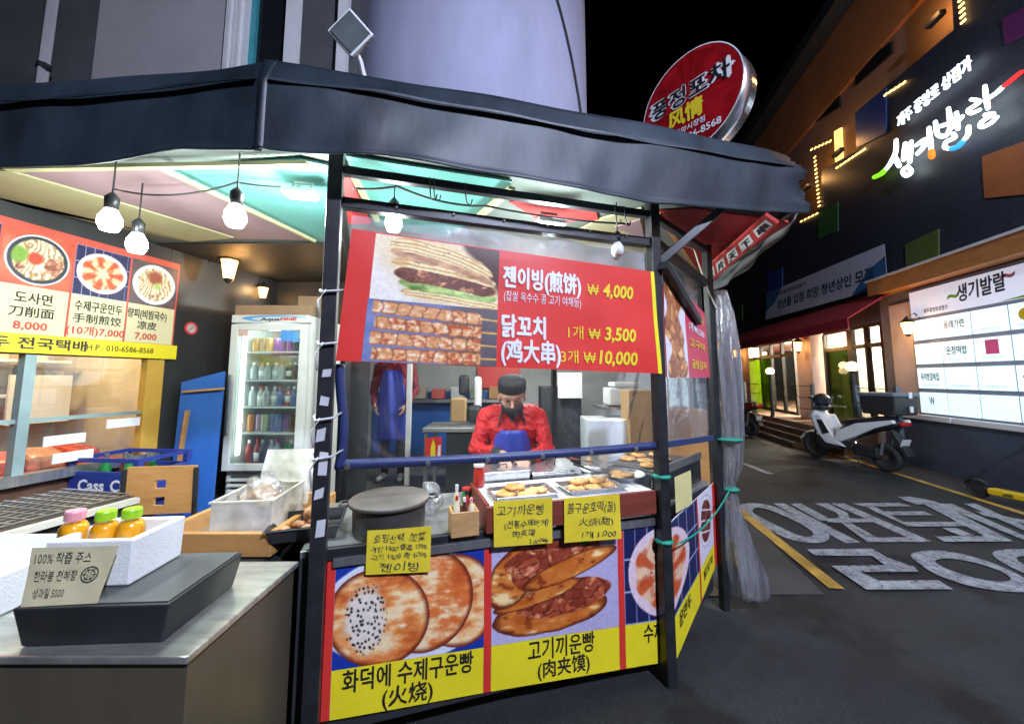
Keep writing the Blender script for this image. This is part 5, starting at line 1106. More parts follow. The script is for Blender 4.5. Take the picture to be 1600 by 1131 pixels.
# menu board
mn = thing('dish_menu_banner', 'lit menu banner with three dish photos above the serving window', 'banner', LW.P(-0.5, 1.74, 0.03))
sR_, zR_ = LW.px(280, 413, 0.04); zlo = LW.px(262, 561, 0.04)[1]; s_l = -1.95
ms = Sheet(LW.P(s_l, zlo, 0.04), LW.P(sR_, zlo, 0.04), LW.P(sR_ + 0.01, zR_, 0.04), LW.P(s_l, zR_, 0.04), wave=0.002)
ms.back(M('red_menu', (0.6, 0.09, 0.06), 0.4), mn, 'sheet')
uu = lambda px, py: (LW.px(px, py, 0.04)[0] - s_l) / (sR_ - s_l); vv = lambda px, py: (LW.px(px, py, 0.04)[1] - zlo) / (zR_ - zlo)
u1, u2, u3 = uu(106, 480), uu(196, 490), uu(272, 490); vy = vv(0, 519); vp = vv(0, 440); u0 = u1 - (u2 - u1) * 1.02; u00 = max(0, u0 - (u1 - u0))
m_pcream = M('cream_print', (0.74, 0.68, 0.42), 0.45, var=0.04)
strip_p(0, u3 + 0.02, 0.0, vy, m_yellow, sh=ms, par=mn)
for a, b, fn in ((u00, u0, dump_pic(0.5, 0.45, 0.4)), (u0, u1, noodle_pic(1)), (u1, u2, dump_pic(0.5, 0.47, 0.42)), (u2, u3, noodle_pic(2))):
    strip_p(a + 0.003, b - 0.003, vy + 0.003, vp, m_pcream, sh=ms, par=mn); ms.pic(fn, mn, a + 0.003, vp, b - 0.003, 0.94, 90, 90)
H_ = ms.H
for uc, l1, l2, l3, w in (((u0 + u1) / 2, '도사면', '刀削面', '8,000', 0.16), ((u1 + u2) / 2, '수제구운만두', '手制煎饺', '(10개)7,000', 0.26), (u2 + (u3 - u2) * 0.42, '량피(비빔국수)', '凉皮', '7,000', 0.26)):
    vd = vp - vy
    text(ms, l1, uc, vy + vd * 0.66, H_ * 0.085, m_ink, mn, w=w, bold=0.02); text(ms, l2, uc, vy + vd * 0.38, H_ * 0.075, m_ink, mn, bold=0.02); text(ms, l3, uc, vy + vd * 0.1, H_ * 0.075, m_rink, mn, bold=0.025)
text(ms, '만두 전국택배', uu(50, 545), vy * 0.28, H_ * 0.085, m_ink, mn, bold=0.03, w=0.5); text(ms, 'H·P : 010-6586-8568', uu(190, 550), vy * 0.34, H_ * 0.062, m_ink, mn, w=0.40, bold=0.01)
# no smoking sticker
ns = thing('no_smoking_sticker', 'small round red and white no smoking sticker on the dark wall', 'sticker', LW.P(*LW.px(299, 513, 0.01), 0.01)); s, z = LW.px(299, 513, 0.01)
MB().lathe([(0.055, 0), (0.055, 0.003), (0.0, 0.003)], LW.P(s, z, 0.006), 28, axes=(LW.d, UP, LW.n)).build('disc', M('sticker_red', (0.65, 0.05, 0.06), 0.4), ns); MB().lathe([(0.038, 0.004), (0.0, 0.004)], LW.P(s, z, 0.006), 28, axes=(LW.d, UP, LW.n)).build('white_ring', m_wink, ns)
mb = MB(); mb.bar(LW.P(s - 0.02, z - 0.004, 0.012), LW.P(s + 0.02, z - 0.004, 0.012), 0.008, 0.001); mb.build('cigarette', m_ink, ns); mb = MB(); mb.bar(LW.P(s - 0.028, z - 0.028, 0.0135), LW.P(s + 0.028, z + 0.028, 0.0135), 0.006, 0.001); mb.build('slash', M('sticker_red', (0, 0, 0)), ns)

# ------------------------------------------------------------------ drinks fridge
YF = 3.3; fa = atY(362, 492, YF); fbx = atY(484, 492, YF); fz1 = fa.z; fx0, fx1 = fa.x + 0.02, fbx.x; fxc = (fx0 + fx1) / 2; fwid = fx1 - fx0
fg = thing('drinks_fridge', 'white glass door drinks fridge stocked with cans and bottles', 'fridge', (fxc, YF + 0.3, 0.06))
m_fw = M('fridge_white', (0.68, 0.7, 0.68), 0.35, var=0.05); zd0 = atY(400, 735, YF).z; zd1 = atY(420, 507, YF).z; DEP = 0.6
def fb_(c, s, name, mat, bevel=0.0, par=None): mb = MB(); mb.box(c, s); return mb.build(name, mat, par or fg, bevel=bevel)
for x in (fx0 + 0.03, fx1 - 0.03): fb_((x, YF + 0.04 + DEP / 2, (0.06 + fz1) / 2), (0.06, DEP, fz1 - 0.06), 'side_panel', m_fw, 0.006)
fb_((fxc, YF + DEP + 0.02, (zd0 + zd1) / 2), (fwid - 0.122, 0.03, zd1 - zd0), 'back_panel', m_fw); fb_((fxc, YF + 0.04 + DEP / 2, zd0 - 0.02), (fwid - 0.122, DEP, 0.04), 'inner_floor', m_fw); fb_((fxc, YF + 0.04 + DEP / 2, zd1 + 0.02), (fwid - 0.122, DEP, 0.04), 'inner_roof', m_fw)
hd = fb_((fxc, YF + 0.01, (zd1 + fz1) / 2 + 0.005), (fwid + 0.01, 0.06, fz1 - zd1 - 0.015), 'header', m_fw, 0.008)
hsh = Sheet(V(fx0, YF - 0.021, zd1 + 0.012), V(fx1, YF - 0.021, zd1 + 0.012), V(fx1, YF - 0.021, fz1), V(fx0, YF - 0.021, fz1))
m_sky = M('sky_blue_print', (0.08, 0.35, 0.75), 0.4)
A = [i / 24 for i in range(25)]
hsh.poly([(0.55 - 0.42 * math.cos(a * 3.14), 0.5 + 0.4 * math.sin(a * 3.14)) for a in A] + [(0.62 + 0.36 * math.cos(a * 3.14), 0.5 + 0.22 * math.sin(a * 3.14)) for a in A], m_sky, hd, 'swoosh'); hsh.poly([(0.13, 0.5), (0.24, 0.5), (0.4, 0.18), (0.28, 0.2)], m_sky, hd, 'swoosh')
text(hsh, 'Aqua', 0.5, 0.26, hsh.H * 0.45, m_hand, hd, bold=0.03, slant=0.2, w=0.17); text(hsh, 'FINE', 0.74, 0.28, hsh.H * 0.42, m_rink, hd, bold=0.04, slant=0.2, w=0.14)
dr = MB()
for x in (fx0 + 0.03, fx1 - 0.035): dr.box((x, YF, (zd0 + zd1) / 2), (0.06, 0.045, zd1 - zd0))
for z in (zd0 + 0.03, zd1 - 0.025): dr.box((fxc, YF - 0.001, z), (fwid - 0.12, 0.045, 0.055))
door = dr.build('door', m_fw, fg, bevel=0.004); fb_((fxc, YF, (zd0 + zd1) / 2), (fwid - 0.12, 0.01, zd1 - zd0 - 0.1), 'pane', CLEAR('fridge_glass', (0.93, 0.98, 0.96), haze=0.03, gloss=0.06, rough=0.02), par=door)
fb_((fx0 + 0.03, YF - 0.035, zd0 + 0.55), (0.025, 0.03, 0.5), 'handle', m_steel, 0.006, par=door)
fb_((fxc, YF + 0.03, (0.06 + zd0) / 2 - 0.01), (fwid - 0.13, 0.04, zd0 - 0.1), 'plinth', M('plinth_dark', (0.06, 0.065, 0.065), 0.6))
for i in range(9): fb_((fxc, YF + 0.0, zd0 - 0.075 - i * 0.045), (fwid - 0.1, 0.03, 0.022), 'louver', m_fw, 0.004)
for i, (x, y, c) in enumerate(((376, 519, (0.7, 0.45, 0.4)), (446, 524, (0.08, 0.3, 0.7)), (460, 526, (0.1, 0.35, 0.7)))):
    p = atY(x, y, YF - 0.03); mb = MB(); mb.box((p.x, YF - 0.012, p.z), (0.1 if i < 2 else 0.06, 0.003, 0.06 + 0.03 * (i > 0))); mb.build('sticker', M('sticker_%d' % i, c, 0.4), door)
lamp('fridge_light', (fxc, YF + 0.12, zd1 - 0.06), 2.6, (0.85, 1.0, 0.95), 0.1, fg); fb_((fx0 + 0.075, YF + 0.06, (zd0 + zd1) / 2), (0.015, 0.02, 1.0), 'light_strip', EM('fridge_led', (0.85, 1.0, 0.95), 5), None)
shelf_z = [atY(420, y, YF + 0.15).z for y in (549.7, 593, 634, 674)] + [zd0 + 0.001]
for z in shelf_z[:4]: fb_((fxc, YF + 0.3, z - 0.008), (fwid - 0.13, 0.48, 0.014), 'shelf', m_white)
DC = {'amber': (0.6, 0.3, 0.03), 'purple': (0.25, 0.08, 0.4), 'dark': (0.04, 0.04, 0.05), 'clear': (0.55, 0.6, 0.62), 'red': (0.55, 0.04, 0.03), 'green': (0.02, 0.3, 0.08), 'white': (0.7, 0.72, 0.72), 'orange': (0.75, 0.25, 0.03), 'blue': (0.1, 0.2, 0.55), 'lilac': (0.5, 0.3, 0.5), 'pale green': (0.5, 0.62, 0.4), 'brown': (0.16, 0.06, 0.03)}
MD = {k: M('drink_' + k.replace(' ', '_'), tuple(0.55 * q + 0.1 * sum(c) / 3 for q in c), 0.2, var=0.1) for k, c in DC.items()}
rows_ = [('can', ['amber', 'amber', 'amber', 'purple', 'purple', 'purple', 'dark', 'dark'], 0.12, 'top'), ('bottle', ['clear', 'clear', 'clear', 'white', 'white', 'brown', 'brown', 'dark'], 0.15, 'second'),
         ('bottle', ['white', 'white', 'clear', 'clear', 'blue', 'red', 'blue', 'clear'], 0.17, 'middle'), ('can', ['orange', 'lilac', 'pale green', 'blue', 'blue', 'purple', 'brown', 'red'], 0.15, 'fourth'), ('bottle', ['red', 'red', 'dark', 'clear', 'clear', 'green', 'green', 'green'], 0.23, 'bottom')]
for (kd, cs, h, nm), z in zip(rows_, shelf_z):
    for i, cc in enumerate(cs):
        p = V(fx0 + 0.115 + i * (fwid - 0.23) / 7, YF + 0.14 + 0.02 * (i % 2), z + 0.001); lb = '%s drink %s, %s from the left on the %s fridge shelf' % (cc, kd, ORD[i], nm); gr = 'drinks on the %s fridge shelf' % nm
        if kd == 'can':
            t = thing('drink_can', lb, 'can', p, 0, gr); r = 0.03; MB().lathe([(r * 0.85, 0), (r, 0.01), (r, h - 0.012), (r * 0.85, h)], (0, 0, 0), 14).build('body', MD[cc], t, local=True, smooth=True); MB().lathe([(r * 0.84, h + 0.0005), (0.0, h - 0.002)], (0, 0, 0), 14).build('lid', m_steel, t, local=True)
        else: bottle(p, h, 0.03, MD[cc], [m_capw, m_capr, m_steel][i % 3], lb, grp=gr, name='drink_bottle', lab=m_white if (i + len(nm)) % 2 else None)
bxs = thing('fridge_top_box', 'flat brown cardboard tray lying on top of the fridge', 'box', (fxc, YF + 0.3, fz1 + 0.002)); mb = MB(); mb.box((fxc - 0.02, YF + 0.3, fz1 + 0.05), (fwid + 0.02, 0.5, 0.09)); mb.build('tray', M('cardboard', (0.3, 0.2, 0.12), 0.8, var=0.1), bxs, bevel=0.004)
mb = MB(); mb.box((fx1 - 0.1, YF + 0.2, fz1 + 0.14), (0.22, 0.02, 0.13), rz=0.1); mb.build('flap', MATS['cardboard'], bxs)

# blue board, chair, crates
bb = thing('blue_board', 'blue painted board with wooden battens leaning beside the fridge', 'board', (-2.6, 3.1, 0)); YB = 3.08
P4 = [atY(x, y, YB) for x, y in ((284, 597), (350, 580), (328, 800), (258, 800))]
mb = MB(); mb.prism([P4[3] + V(0, 0, -0.5), P4[2] + V(0.0, 0, -0.5), P4[1], P4[0]], V(0, 0.02, 0)); mb.build('panel', m_blueboard, bb)
for a, b, w in (((287, 612), (349, 607), 0.035), ((281, 722), (294, 641), 0.045)): mb = MB(); mb.bar(atY(*a, YB - 0.012), atY(*b, YB - 0.012), w, 0.015); mb.build('batten', m_wood, bb)
ch = thing('wooden_chair', 'cafe chair with orange wood back and black metal frame', 'chair', (-2.17, 2.62, 0), RAD(8))
mb = MB()
for (x0, x1, z0, z1) in ((-0.19, -0.03, 0.78, 1.06), (0.03, 0.19, 0.78, 1.06), (-0.03, 0.03, 0.78, 0.83), (-0.03, 0.03, 0.88, 0.93), (-0.03, 0.03, 0.98, 1.06)): mb.box(((x0 + x1) / 2, -0.2, (z0 + z1) / 2), (x1 - x0, 0.018, z1 - z0))
mb.build('backrest', m_wood, ch, local=True); mb = MB(); mb.box((0, 0, 0.46), (0.4, 0.4, 0.03)); mb.build('seat', m_wood, ch, local=True, bevel=0.01)
for x in (-0.2, 0.2): MB().tube([(x, -0.2, 0), (x, -0.2, 0.5), (x * 0.98, -0.215, 1.05)], 0.014, 8).build('leg', m_black, ch, local=True); MB().tube([(x, 0.18, 0), (x, 0.18, 0.45)], 0.014, 8).build('leg', m_black, ch, local=True)
m_crate = M('blue_crate', (0.02, 0.04, 0.24), 0.4, var=0.1); m_gb = M('green_bottle_glass', (0.02, 0.2, 0.05), 0.12)
for k in range(3):
    z = 0.17 + 0.31 * k; cr = thing('bottle_crate', ['lowest blue plastic bottle crate in the stack behind the chair', 'middle blue plastic bottle crate in the stack behind the chair', 'topmost blue plastic bottle crate holding empty bottles'][k], 'crate', (-2.62, 2.72, z), RAD(-5), 'stacked blue bottle crates'); w, d, h = 0.48, 0.34, 0.29
    for c, s in (((0, -d / 2, h * 0.36), (w, 0.015, h * 0.7)), ((0, d / 2, h * 0.36), (w, 0.015, h * 0.7)), ((-w / 2, 0, h * 0.36), (0.015, d, h * 0.7)), ((w / 2, 0, h * 0.36), (0.015, d, h * 0.7))): mb = MB(); mb.box(c, s); mb.build('side', m_crate, cr, local=True, bevel=0.003)
    mb = MB(); mb.box((0, 0, 0.006), (w - 0.02, d - 0.02, 0.012)); mb.build('floor', m_crate, cr, local=True)
    for x in (-1, 1):
        for y in (-1, 1): mb = MB(); mb.box((x * w / 2, y * d / 2, h * 0.86), (0.035, 0.035, h * 0.27)); mb.build('corner', m_crate, cr, local=True)
    mb = MB()
    for y in (-1, 1): mb.box((0, y * d / 2, h - 0.012), (w, 0.02, 0.025))
    for x in (-1, 1): mb.box((x * w / 2, 0, h - 0.012), (0.02, d, 0.025))
    mb.build('rim', m_crate, cr, local=True)
    q = Sheet(V(-w / 2, -d / 2 - 0.009, 0), V(w / 2, -d / 2 - 0.009, 0), V(w / 2, -d / 2 - 0.009, h), V(-w / 2, -d / 2 - 0.009, h))
    for u in (0.3, 0.78):
        vs_, fs_ = text_mesh('Cass', 0.03); mb = MB(); mb.add([q.P(u + x * 0.1 / q.W - 0.15, 0.3 + y * 0.1 / q.H, 0.001) for x, y in vs_], fs_); mb.build('lettering', m_wink, cr, local=True, fix=False)
for i in range(5): bottle(V(-2.78 + 0.08 * i, 2.70 + 0.05 * (i % 2), 0.81), 0.27, 0.03, m_gb if i % 2 == 0 else MD['brown'], m_steel, '%s bottle from the left standing in the topmost blue crate' % ORD[i], neck=0.35, grp='bottles in the topmost crate', name='glass_bottle')

# ------------------------------------------------------------------ tables in front
stb = thing('steel_table', 'stainless steel topped table with brown side panels at lower left', 'table', (-1.6, 1.38, 0))
TX0, TX1, TY0, TY1 = -2.2, -0.875, 1.115, 1.66
m_ttop = M('table_steel', (0.58, 0.58, 0.52), 0.3, 0.75, var=0.3, vs=5, stretch=(1, 6, 1), bump=0.06, bs=40); m_tside = M('brown_steel_panel', (0.13, 0.11, 0.075), 0.35, 0.4, var=0.3, vs=2, stretch=(1, 1, 0.3))
mb = MB(); mb.box(((TX0 + TX1) / 2, (TY0 + TY1) / 2, 0.84), (TX1 - TX0, TY1 - TY0, 0.022)); mb.build('top', m_ttop, stb, bevel=0.005)
mb = MB(); mb.box(((TX0 + TX1) / 2, TY0 + 0.02, 0.47), (TX1 - TX0 - 0.02, 0.012, 0.716)); mb.build('front_panel', m_tside, stb); mb = MB(); mb.box((TX1 - 0.02, (TY0 + TY1) / 2 + 0.01, 0.47), (0.012, TY1 - TY0 - 0.04, 0.716)); mb.build('side_panel', m_tside, stb)
for x in (TX0 + 0.04, TX1 - 0.05):
    for y in (TY0 + 0.05, TY1 - 0.04): mb = MB(); mb.box((x, y, 0.41), (0.035, 0.035, 0.82)); mb.build('leg', m_steel, stb)
slb = thing('black_hob', 'flat black box like hob on the steel table', 'hob', (-1.19, 1.31, 0.852), RAD(3))
mb = MB(); mb.hexa([V(-0.19, -0.15, 0.0), V(0.19, -0.15, 0.0), V(0.19, 0.15, 0), V(-0.19, 0.15, 0), V(-0.21, -0.165, 0.11), V(0.21, -0.165, 0.11), V(0.21, 0.165, 0.11), V(-0.21, 0.165, 0.11)]); mb.build('body', M('matt_black_box', (0.02, 0.021, 0.022), 0.55, var=0.2), slb, local=True, bevel=0.006)
mb = MB(); mb.box((0, 0, 0.112), (0.40, 0.31, 0.004)); mb.build('top_plate', M('hob_plate', (0.07, 0.075, 0.075), 0.4, var=0.2, vs=4), slb, local=True)
m_foam = M('styrofoam', (0.78, 0.8, 0.8), 0.7, var=0.04, vs=30, bump=0.2, bs=150)
def foam_box(p, rz, w, d, h, label):
    t = thing('foam_box', label, 'box', p, rz); th = 0.022
    a, b, i_, j_ = w / 2, d / 2, w / 2 - th, d / 2 - th
    R4 = lambda p, q, z: [V(-p, -q, z), V(p, -q, z), V(p, q, z), V(-p, q, z)]
    mb = MB(); mb.add(R4(a * 0.97, b * 0.97, 0) + R4(a, b, h) + R4(i_, j_, h) + R4(i_ * 0.98, j_ * 0.98, th), [(3, 2, 1, 0)] + [(k + m_, k + (m_ + 1) % 4, k + 4 + (m_ + 1) % 4, k + 4 + m_) for k in (0, 4, 8) for m_ in range(4)] + [(12, 13, 14, 15)])
    mb.build('shell', m_foam, t, local=True, bevel=0.005)
    return t
foam_box((-1.30, 1.335, 0.968), RAD(4), 0.25, 0.21, 0.135, 'open white styrofoam box of juice bottles on the black hob')
def juice_bottle(p, h, r, mat, capm, label):
    t = thing('juice_bottle', label, 'bottle', p, 0, 'juice bottles in the foam box'); pf = [(r * 0.86, 0), (r, 0.012), (r * 0.97, h * 0.3), (r, h * 0.45), (r, h * 0.62), (r * 0.93, h * 0.7), (r * 0.75, h * 0.765)]
    MB().lathe(pf, (0, 0, 0), 24).build('juice', mat, t, local=True, smooth=True)
    MB().lathe([(a + 0.0015, b) for a, b in pf] + [(r * 0.62, h * 0.8), (r * 0.6, h * 0.86)], (0, 0, 0), 24, cap=False).build('clear_shell', CLEAR('pet_plastic', (0.99, 0.99, 0.99), haze=0.0, gloss=0.03, rough=0.05), t, local=True, smooth=True)
    mb = MB(); mb.lathe([(r * 0.7, h * 0.83), (r * 0.72, h * 0.84), (r * 0.72, h * 0.97), (r * 0.64, h)], (0, 0, 0), 30); mb.v = [(x * (1 + 0.015 * (k % 2)), y * (1 + 0.015 * (k % 2)), z) for k, (x, y, z) in enumerate(mb.v)]; mb.build('cap', capm, t, local=True)
m_juice = M('orange_juice', (0.92, 0.4, 0.01), 0.25, var=0.08)
for i, (px, cm, nm) in enumerate(((103, m_capp, 'pink'), (152, M('lime_cap', (0.3, 0.6, 0.02), 0.35), 'green'), (184, M('lime_cap', (0, 0, 0)), 'green'))):
    p = atZ(px, 846, 1.075); juice_bottle(V(p.x, p.y + 0.02 + 0.02 * (i == 2), 0.992), 0.175, 0.036, m_juice, cm, ['orange juice bottle with pink cap in the foam box', 'middle orange juice bottle with green cap in the foam box', 'rightmost orange juice bottle with green cap in the foam box'][i])
cn = thing('juice_sign', 'hand-written cream card for fresh juice leaning on the foam box', 'sign', (-1.3, 1.2, 0.97))
q = Sheet(atZ(32, 948, 0.967), atZ(152, 942, 0.967), V(-1.178, 1.205, 1.1), V(-1.418, 1.19, 1.1), wave=0.001); q.back(M('cream_card', (0.55, 0.5, 0.3), 0.35, var=0.1), cn, 'card', t=0.0015)
m_grey_ink = M('grey_marker', (0.06, 0.06, 0.05), 0.5)
text(q, '100% 착즙 주스', 0.4, 0.72, q.H * 0.2, m_grey_ink, cn, w=q.W * 0.66, bold=0.0); text(q, '한라봉 천혜향', 0.36, 0.42, q.H * 0.18, m_grey_ink, cn, w=q.W * 0.52, bold=0.0); text(q, '생과일 5000', 0.33, 0.14, q.H * 0.16, m_grey_ink, cn, w=q.W * 0.4, bold=0.0)
mb = MB(); N_ = 24
for r0, r1 in ((0.095, 0.11), (0.06, 0.07)): mb.add([q.P(0.78 + r * math.cos(2 * math.pi * i / N_) / 1.0, 0.5 + r * 1.3 * math.sin(2 * math.pi * i / N_), 0.0035) for r in (r0, r1) for i in range(N_)], [(i, (i + 1) % N_, N_ + (i + 1) % N_, N_ + i) for i in range(N_)])
for k in range(6): a = k * math.pi / 3; mb.add([q.P(0.78 + r * math.cos(a + s), 0.5 + r * 1.3 * math.sin(a + s), 0.0035) for r, s in ((0.015, -0.2), (0.09, -0.06), (0.09, 0.06), (0.015, 0.2))], [(0, 1, 2, 3)])
mb.build('fruit_drawing', m_grey_ink, cn, fix=False)
foam_box((-1.86, 1.42, 0.853), RAD(2), 0.5, 0.36, 0.13, 'low white styrofoam box at the left edge of the steel table')
# wire grill table
gt = thing('grill_table', 'long charcoal table covered with wire mesh beside the serving window', 'table', (-2.55, 1.9, 0)); g = V(0.2, 0.98, 0).normalized(); gs = V(0.98, -0.2, 0)
c0 = V(-2.24, 2.36, 0.9)
mb = MB(); mb.prism([c0, c0 - g * 1.3, c0 - g * 1.3 - gs * 0.56, c0 - gs * 0.56], V(0, 0, -0.05)); mb.build('bed', M('grill_bed', (0.06, 0.045, 0.035), 0.7, var=0.4, vs=12), gt)
m_gw = M('cream_metal', (0.6, 0.58, 0.5), 0.4)
mb = MB(); mb.bar(c0 + V(0, 0, -0.02) + gs * 0.016, c0 - g * 1.3 + V(0, 0, -0.02) + gs * 0.016, 0.05, 0.03); mb.build('edge', m_gw, gt); mb = MB(); mb.prism([c0 + V(0, 0, -0.05), c0 - g * 1.3 + V(0, 0, -0.05), c0 - g * 1.3 + V(0, 0, -0.05) - gs * 0.56, c0 - gs * 0.56 + V(0, 0, -0.05)], V(0, 0, -0.14)); mb.build('apron', m_dark, gt)
for i in range(9): MB().tube([c0 - gs * (0.03 + 0.062 * i) + V(0, 0, 0.012), c0 - g * 1.3 - gs * (0.03 + 0.062 * i) + V(0, 0, 0.012)], 0.004, 5).build('wire', m_steel, gt)
for i in range(22): MB().tube([c0 - g * (0.02 + 0.06 * i) + V(0, 0, 0.019), c0 - g * (0.02 + 0.06 * i) - gs * 0.55 + V(0, 0, 0.019)], 0.004, 5).build('wire', m_steel, gt)
for a in (0.06, 1.24):
    for b in (0.05, 0.5): mb = MB(); p = c0 - g * a - gs * b; mb.box((p.x, p.y, 0.355), (0.04, 0.04, 0.71)); mb.build('leg', m_dark, gt)
# wooden trough on a low stand
tr = thing('wooden_trough', 'shallow wooden framed trough beside the egg tray', 'trough', (-1.36, 2.05, 0)); 
mb = MB(); mb.box((-1.34, 2.08, 0.40), (0.5, 0.6, 0.8)); mb.build('stand', m_dark, tr)
for c, s in (((-1.34, 1.80, 0.86), (0.54, 0.03, 0.1)), ((-1.34, 2.40, 0.86), (0.54, 0.03, 0.1)), ((-1.6, 2.1, 0.86), (0.03, 0.569, 0.1)), ((-1.085, 2.1, 0.86), (0.03, 0.569, 0.1))): mb = MB(); mb.box(c, s); mb.build('board', m_wood, tr, bevel=0.003)
mb = MB(); mb.box((-1.34, 2.1, 0.82), (0.49, 0.56, 0.02)); mb.build('liner', m_tray, tr)
pc = thing('plastic_container', 'translucent white plastic container holding a bag of tan noodles', 'container', (-1.26, 2.0, 0.832), RAD(6)); m_milk = CLEAR('milky_plastic', (0.97, 0.96, 0.92), haze=0.45, haze_col=(0.95, 0.93, 0.86), gloss=0.04, rough=0.3)
w, d, h = 0.26, 0.34, 0.2
for c, s in (((0, -d / 2, h / 2), (w, 0.004, h)), ((0, d / 2, h / 2), (w, 0.004, h)), ((-w / 2, 0, h / 2), (0.004, d, h)), ((w / 2, 0, h / 2), (0.004, d, h)), ((0, 0, 0.004), (w, d, 0.006))): mb = MB(); mb.box(c, s); mb.build('wall', m_milk, pc, local=True)
mb = MB()
for y in (-1, 1): mb.box((0, y * d / 2, h), (w + 0.02, 0.014, 0.008))
for x in (-1, 1): mb.box((x * w / 2, 0, h), (0.014, d, 0.008))
mb.build('rim', m_milk, pc, local=True)
mb = MB(); mb.box((0.02, d / 2 + 0.05, h + 0.02), (w + 0.02, 0.006, 0.3), axes=(V(1, 0, 0), V(0, 0.9, -0.43), V(0, 0.43, 0.9))); mb.build('open_lid', m_milk, pc, local=True)
nb = thing('noodle_bag', 'clear bag of tan noodles sitting in the plastic container', 'bag', (-1.25, 1.99, 0.845)); mb = MB(); mb.ball((-1.25, 1.99, 0.96), (0.085, 0.11, 0.11), 24, 16)
mb.v = [tuple(Vector(v) + V(math.sin(v[2] * 70 + v[1] * 40), math.cos(v[0] * 60), math.sin(v[0] * 80)) * 0.008) for v in mb.v]; mb.build('noodles', M('tan_noodles', (0.6, 0.36, 0.17), 0.6, var=0.3, vs=30, bump=0.6, bs=60), nb, smooth=True)
mb = MB(); mb.ball((-1.25, 1.99, 0.99), (0.1, 0.125, 0.12), 24, 16)
mb.v = [tuple(Vector(v) + V(math.sin(v[2] * 50 + v[1] * 60), math.cos(v[0] * 70 + v[2] * 30), math.sin(v[0] * 60 + v[1] * 50)) * 0.016) for v in mb.v]; mb.build('film', m_roll, nb)

# ================================================================== KITCHEN BEHIND THE STALL
m_kw = M('kitchen_wall_paint', (0.4, 0.41, 0.39), 0.7, var=0.2, vs=2); m_tile = M('kitchen_floor_tile', (0.12, 0.11, 0.1), 0.4, var=0.3)
mb = MB(); mb.box((0.1, 7.1, 1.45), (6.4, 0.12, 2.9)); tag(mb.build('kitchen_wall', m_kw), kind='structure'); mb = MB(); mb.box((-2.6, 5.7, 1.45), (0.12, 2.7, 2.9)); tag(mb.build('kitchen_side_wall', m_kw), kind='structure')
mb = MB(); mb.box((-0.4, 5.85, 0.13), (4.2, 2.3, 0.26)); tag(mb.build('kitchen_step', m_tile), kind='structure'); mb = MB(); mb.box((-0.45, 3.84, 0.006), (4.0, 1.7, 0.006)); tag(mb.build('kitchen_floor', m_tile), kind='structure')
mb = MB(); mb.box((-1.2, 7.02, 0.75), (2.6, 0.03, 1.2)); tag(mb.build('blue_dado', m_blueboard), 'blue painted dado panel on the kitchen back wall', 'panel')
def kbox(name, label, cat, px0, px1, py0, py1, Y, d, mat, bevel=0.01, grp=None, to_floor=False):
    a = atY(px0, py1, Y); b = atY(px1, py0, Y); z0 = 0.012 if to_floor else a.z
    mb = MB(); mb.box(((a.x + b.x) / 2, Y + d / 2, (z0 + b.z) / 2), (b.x - a.x, d, b.z - z0)); o = mb.build(name, mat, None, bevel=bevel)
    return tag(o, label, cat, grp)
pt = thing('prep_table', 'steel prep table behind the cook', 'table', (-0.7, 4.6, 0)); a = atY(660, 672, 4.5); b = atY(765, 664, 4.5)
mb = MB(); mb.box(((a.x + b.x) / 2, 4.8, a.z), (b.x - a.x, 0.6, 0.05)); mb.build('top', m_ctop, pt, bevel=0.006); mb = MB(); mb.box(((a.x + b.x) / 2 + 0.12, 4.8, a.z / 2), (b.x - a.x - 0.3, 0.5, a.z - 0.06)); mb.build('cabinet', m_dark, pt)
for x in (a.x + 0.04, b.x - 0.04):
    for y in (4.53, 5.07): mb = MB(); mb.box((x, y, a.z / 2 - 0.02), (0.04, 0.04, a.z - 0.04)); mb.build('leg', m_steel, pt)
rsn = thing('drink_carton', 'narrow red and yellow carton standing under the prep table', 'carton', atY(678, 740, 4.45)); q = Sheet(*[atY(x, y, 4.45) for x, y in ((664, 728), (690, 726), (690, 682), (664, 684))]); q.back(m_red, rsn, 'sheet'); q.poly([(0.3, 0.02), (0.62, 0.02), (0.62, 0.7), (0.5, 0.95), (0.36, 0.7)], m_yellow, rsn, 'yellow_print'); q.poly([(0.72, 0.04), (0.92, 0.04), (0.95, 0.7), (0.8, 0.7)], m_wink, rsn, 'white_print')
kbox('dark_cabinet', 'tall black cabinet behind the cook on the right', 'cabinet', 846, 908, 604, 740, 5.3, 0.5, m_dark, to_floor=True)
kbox('white_notice', 'white paper notice hung on the black cabinet', 'notice', 872, 909, 582, 622, 5.2, 0.01, m_white, 0.0)
kbox('foam_icebox', 'white icebox standing right of the cook', 'icebox', 920, 985, 656, 740, 4.0, 0.45, M('icebox_white', (0.66, 0.7, 0.74), 0.45), to_floor=True)
kbox('white_tub', 'white plastic tub on the rear shelf at right', 'tub', 952, 1006, 606, 634, 4.3, 0.3, m_white, 0.02); kbox('tub_lid', 'translucent lid of the white tub on the rear shelf', 'lid', 960, 1000, 597, 604, 4.3, 0.28, m_white, 0.01)
kbox('steel_shelf', 'steel wall shelf under the white tub', 'shelf', 940, 1015, 636, 640, 4.25, 0.45, m_steel, 0.0)
kbox('cardboard_box', 'tall brown cardboard box behind the right post', 'box', 985, 1045, 610, 720, 3.9, 0.3, M('kraft_card', (0.42, 0.26, 0.12), 0.8), to_floor=True)
kbox('wooden_cabinet', 'pale brown wooden cabinet behind the side curtain', 'cabinet', 1045, 1105, 640, 720, 4.2, 0.4, m_wood, to_floor=True)
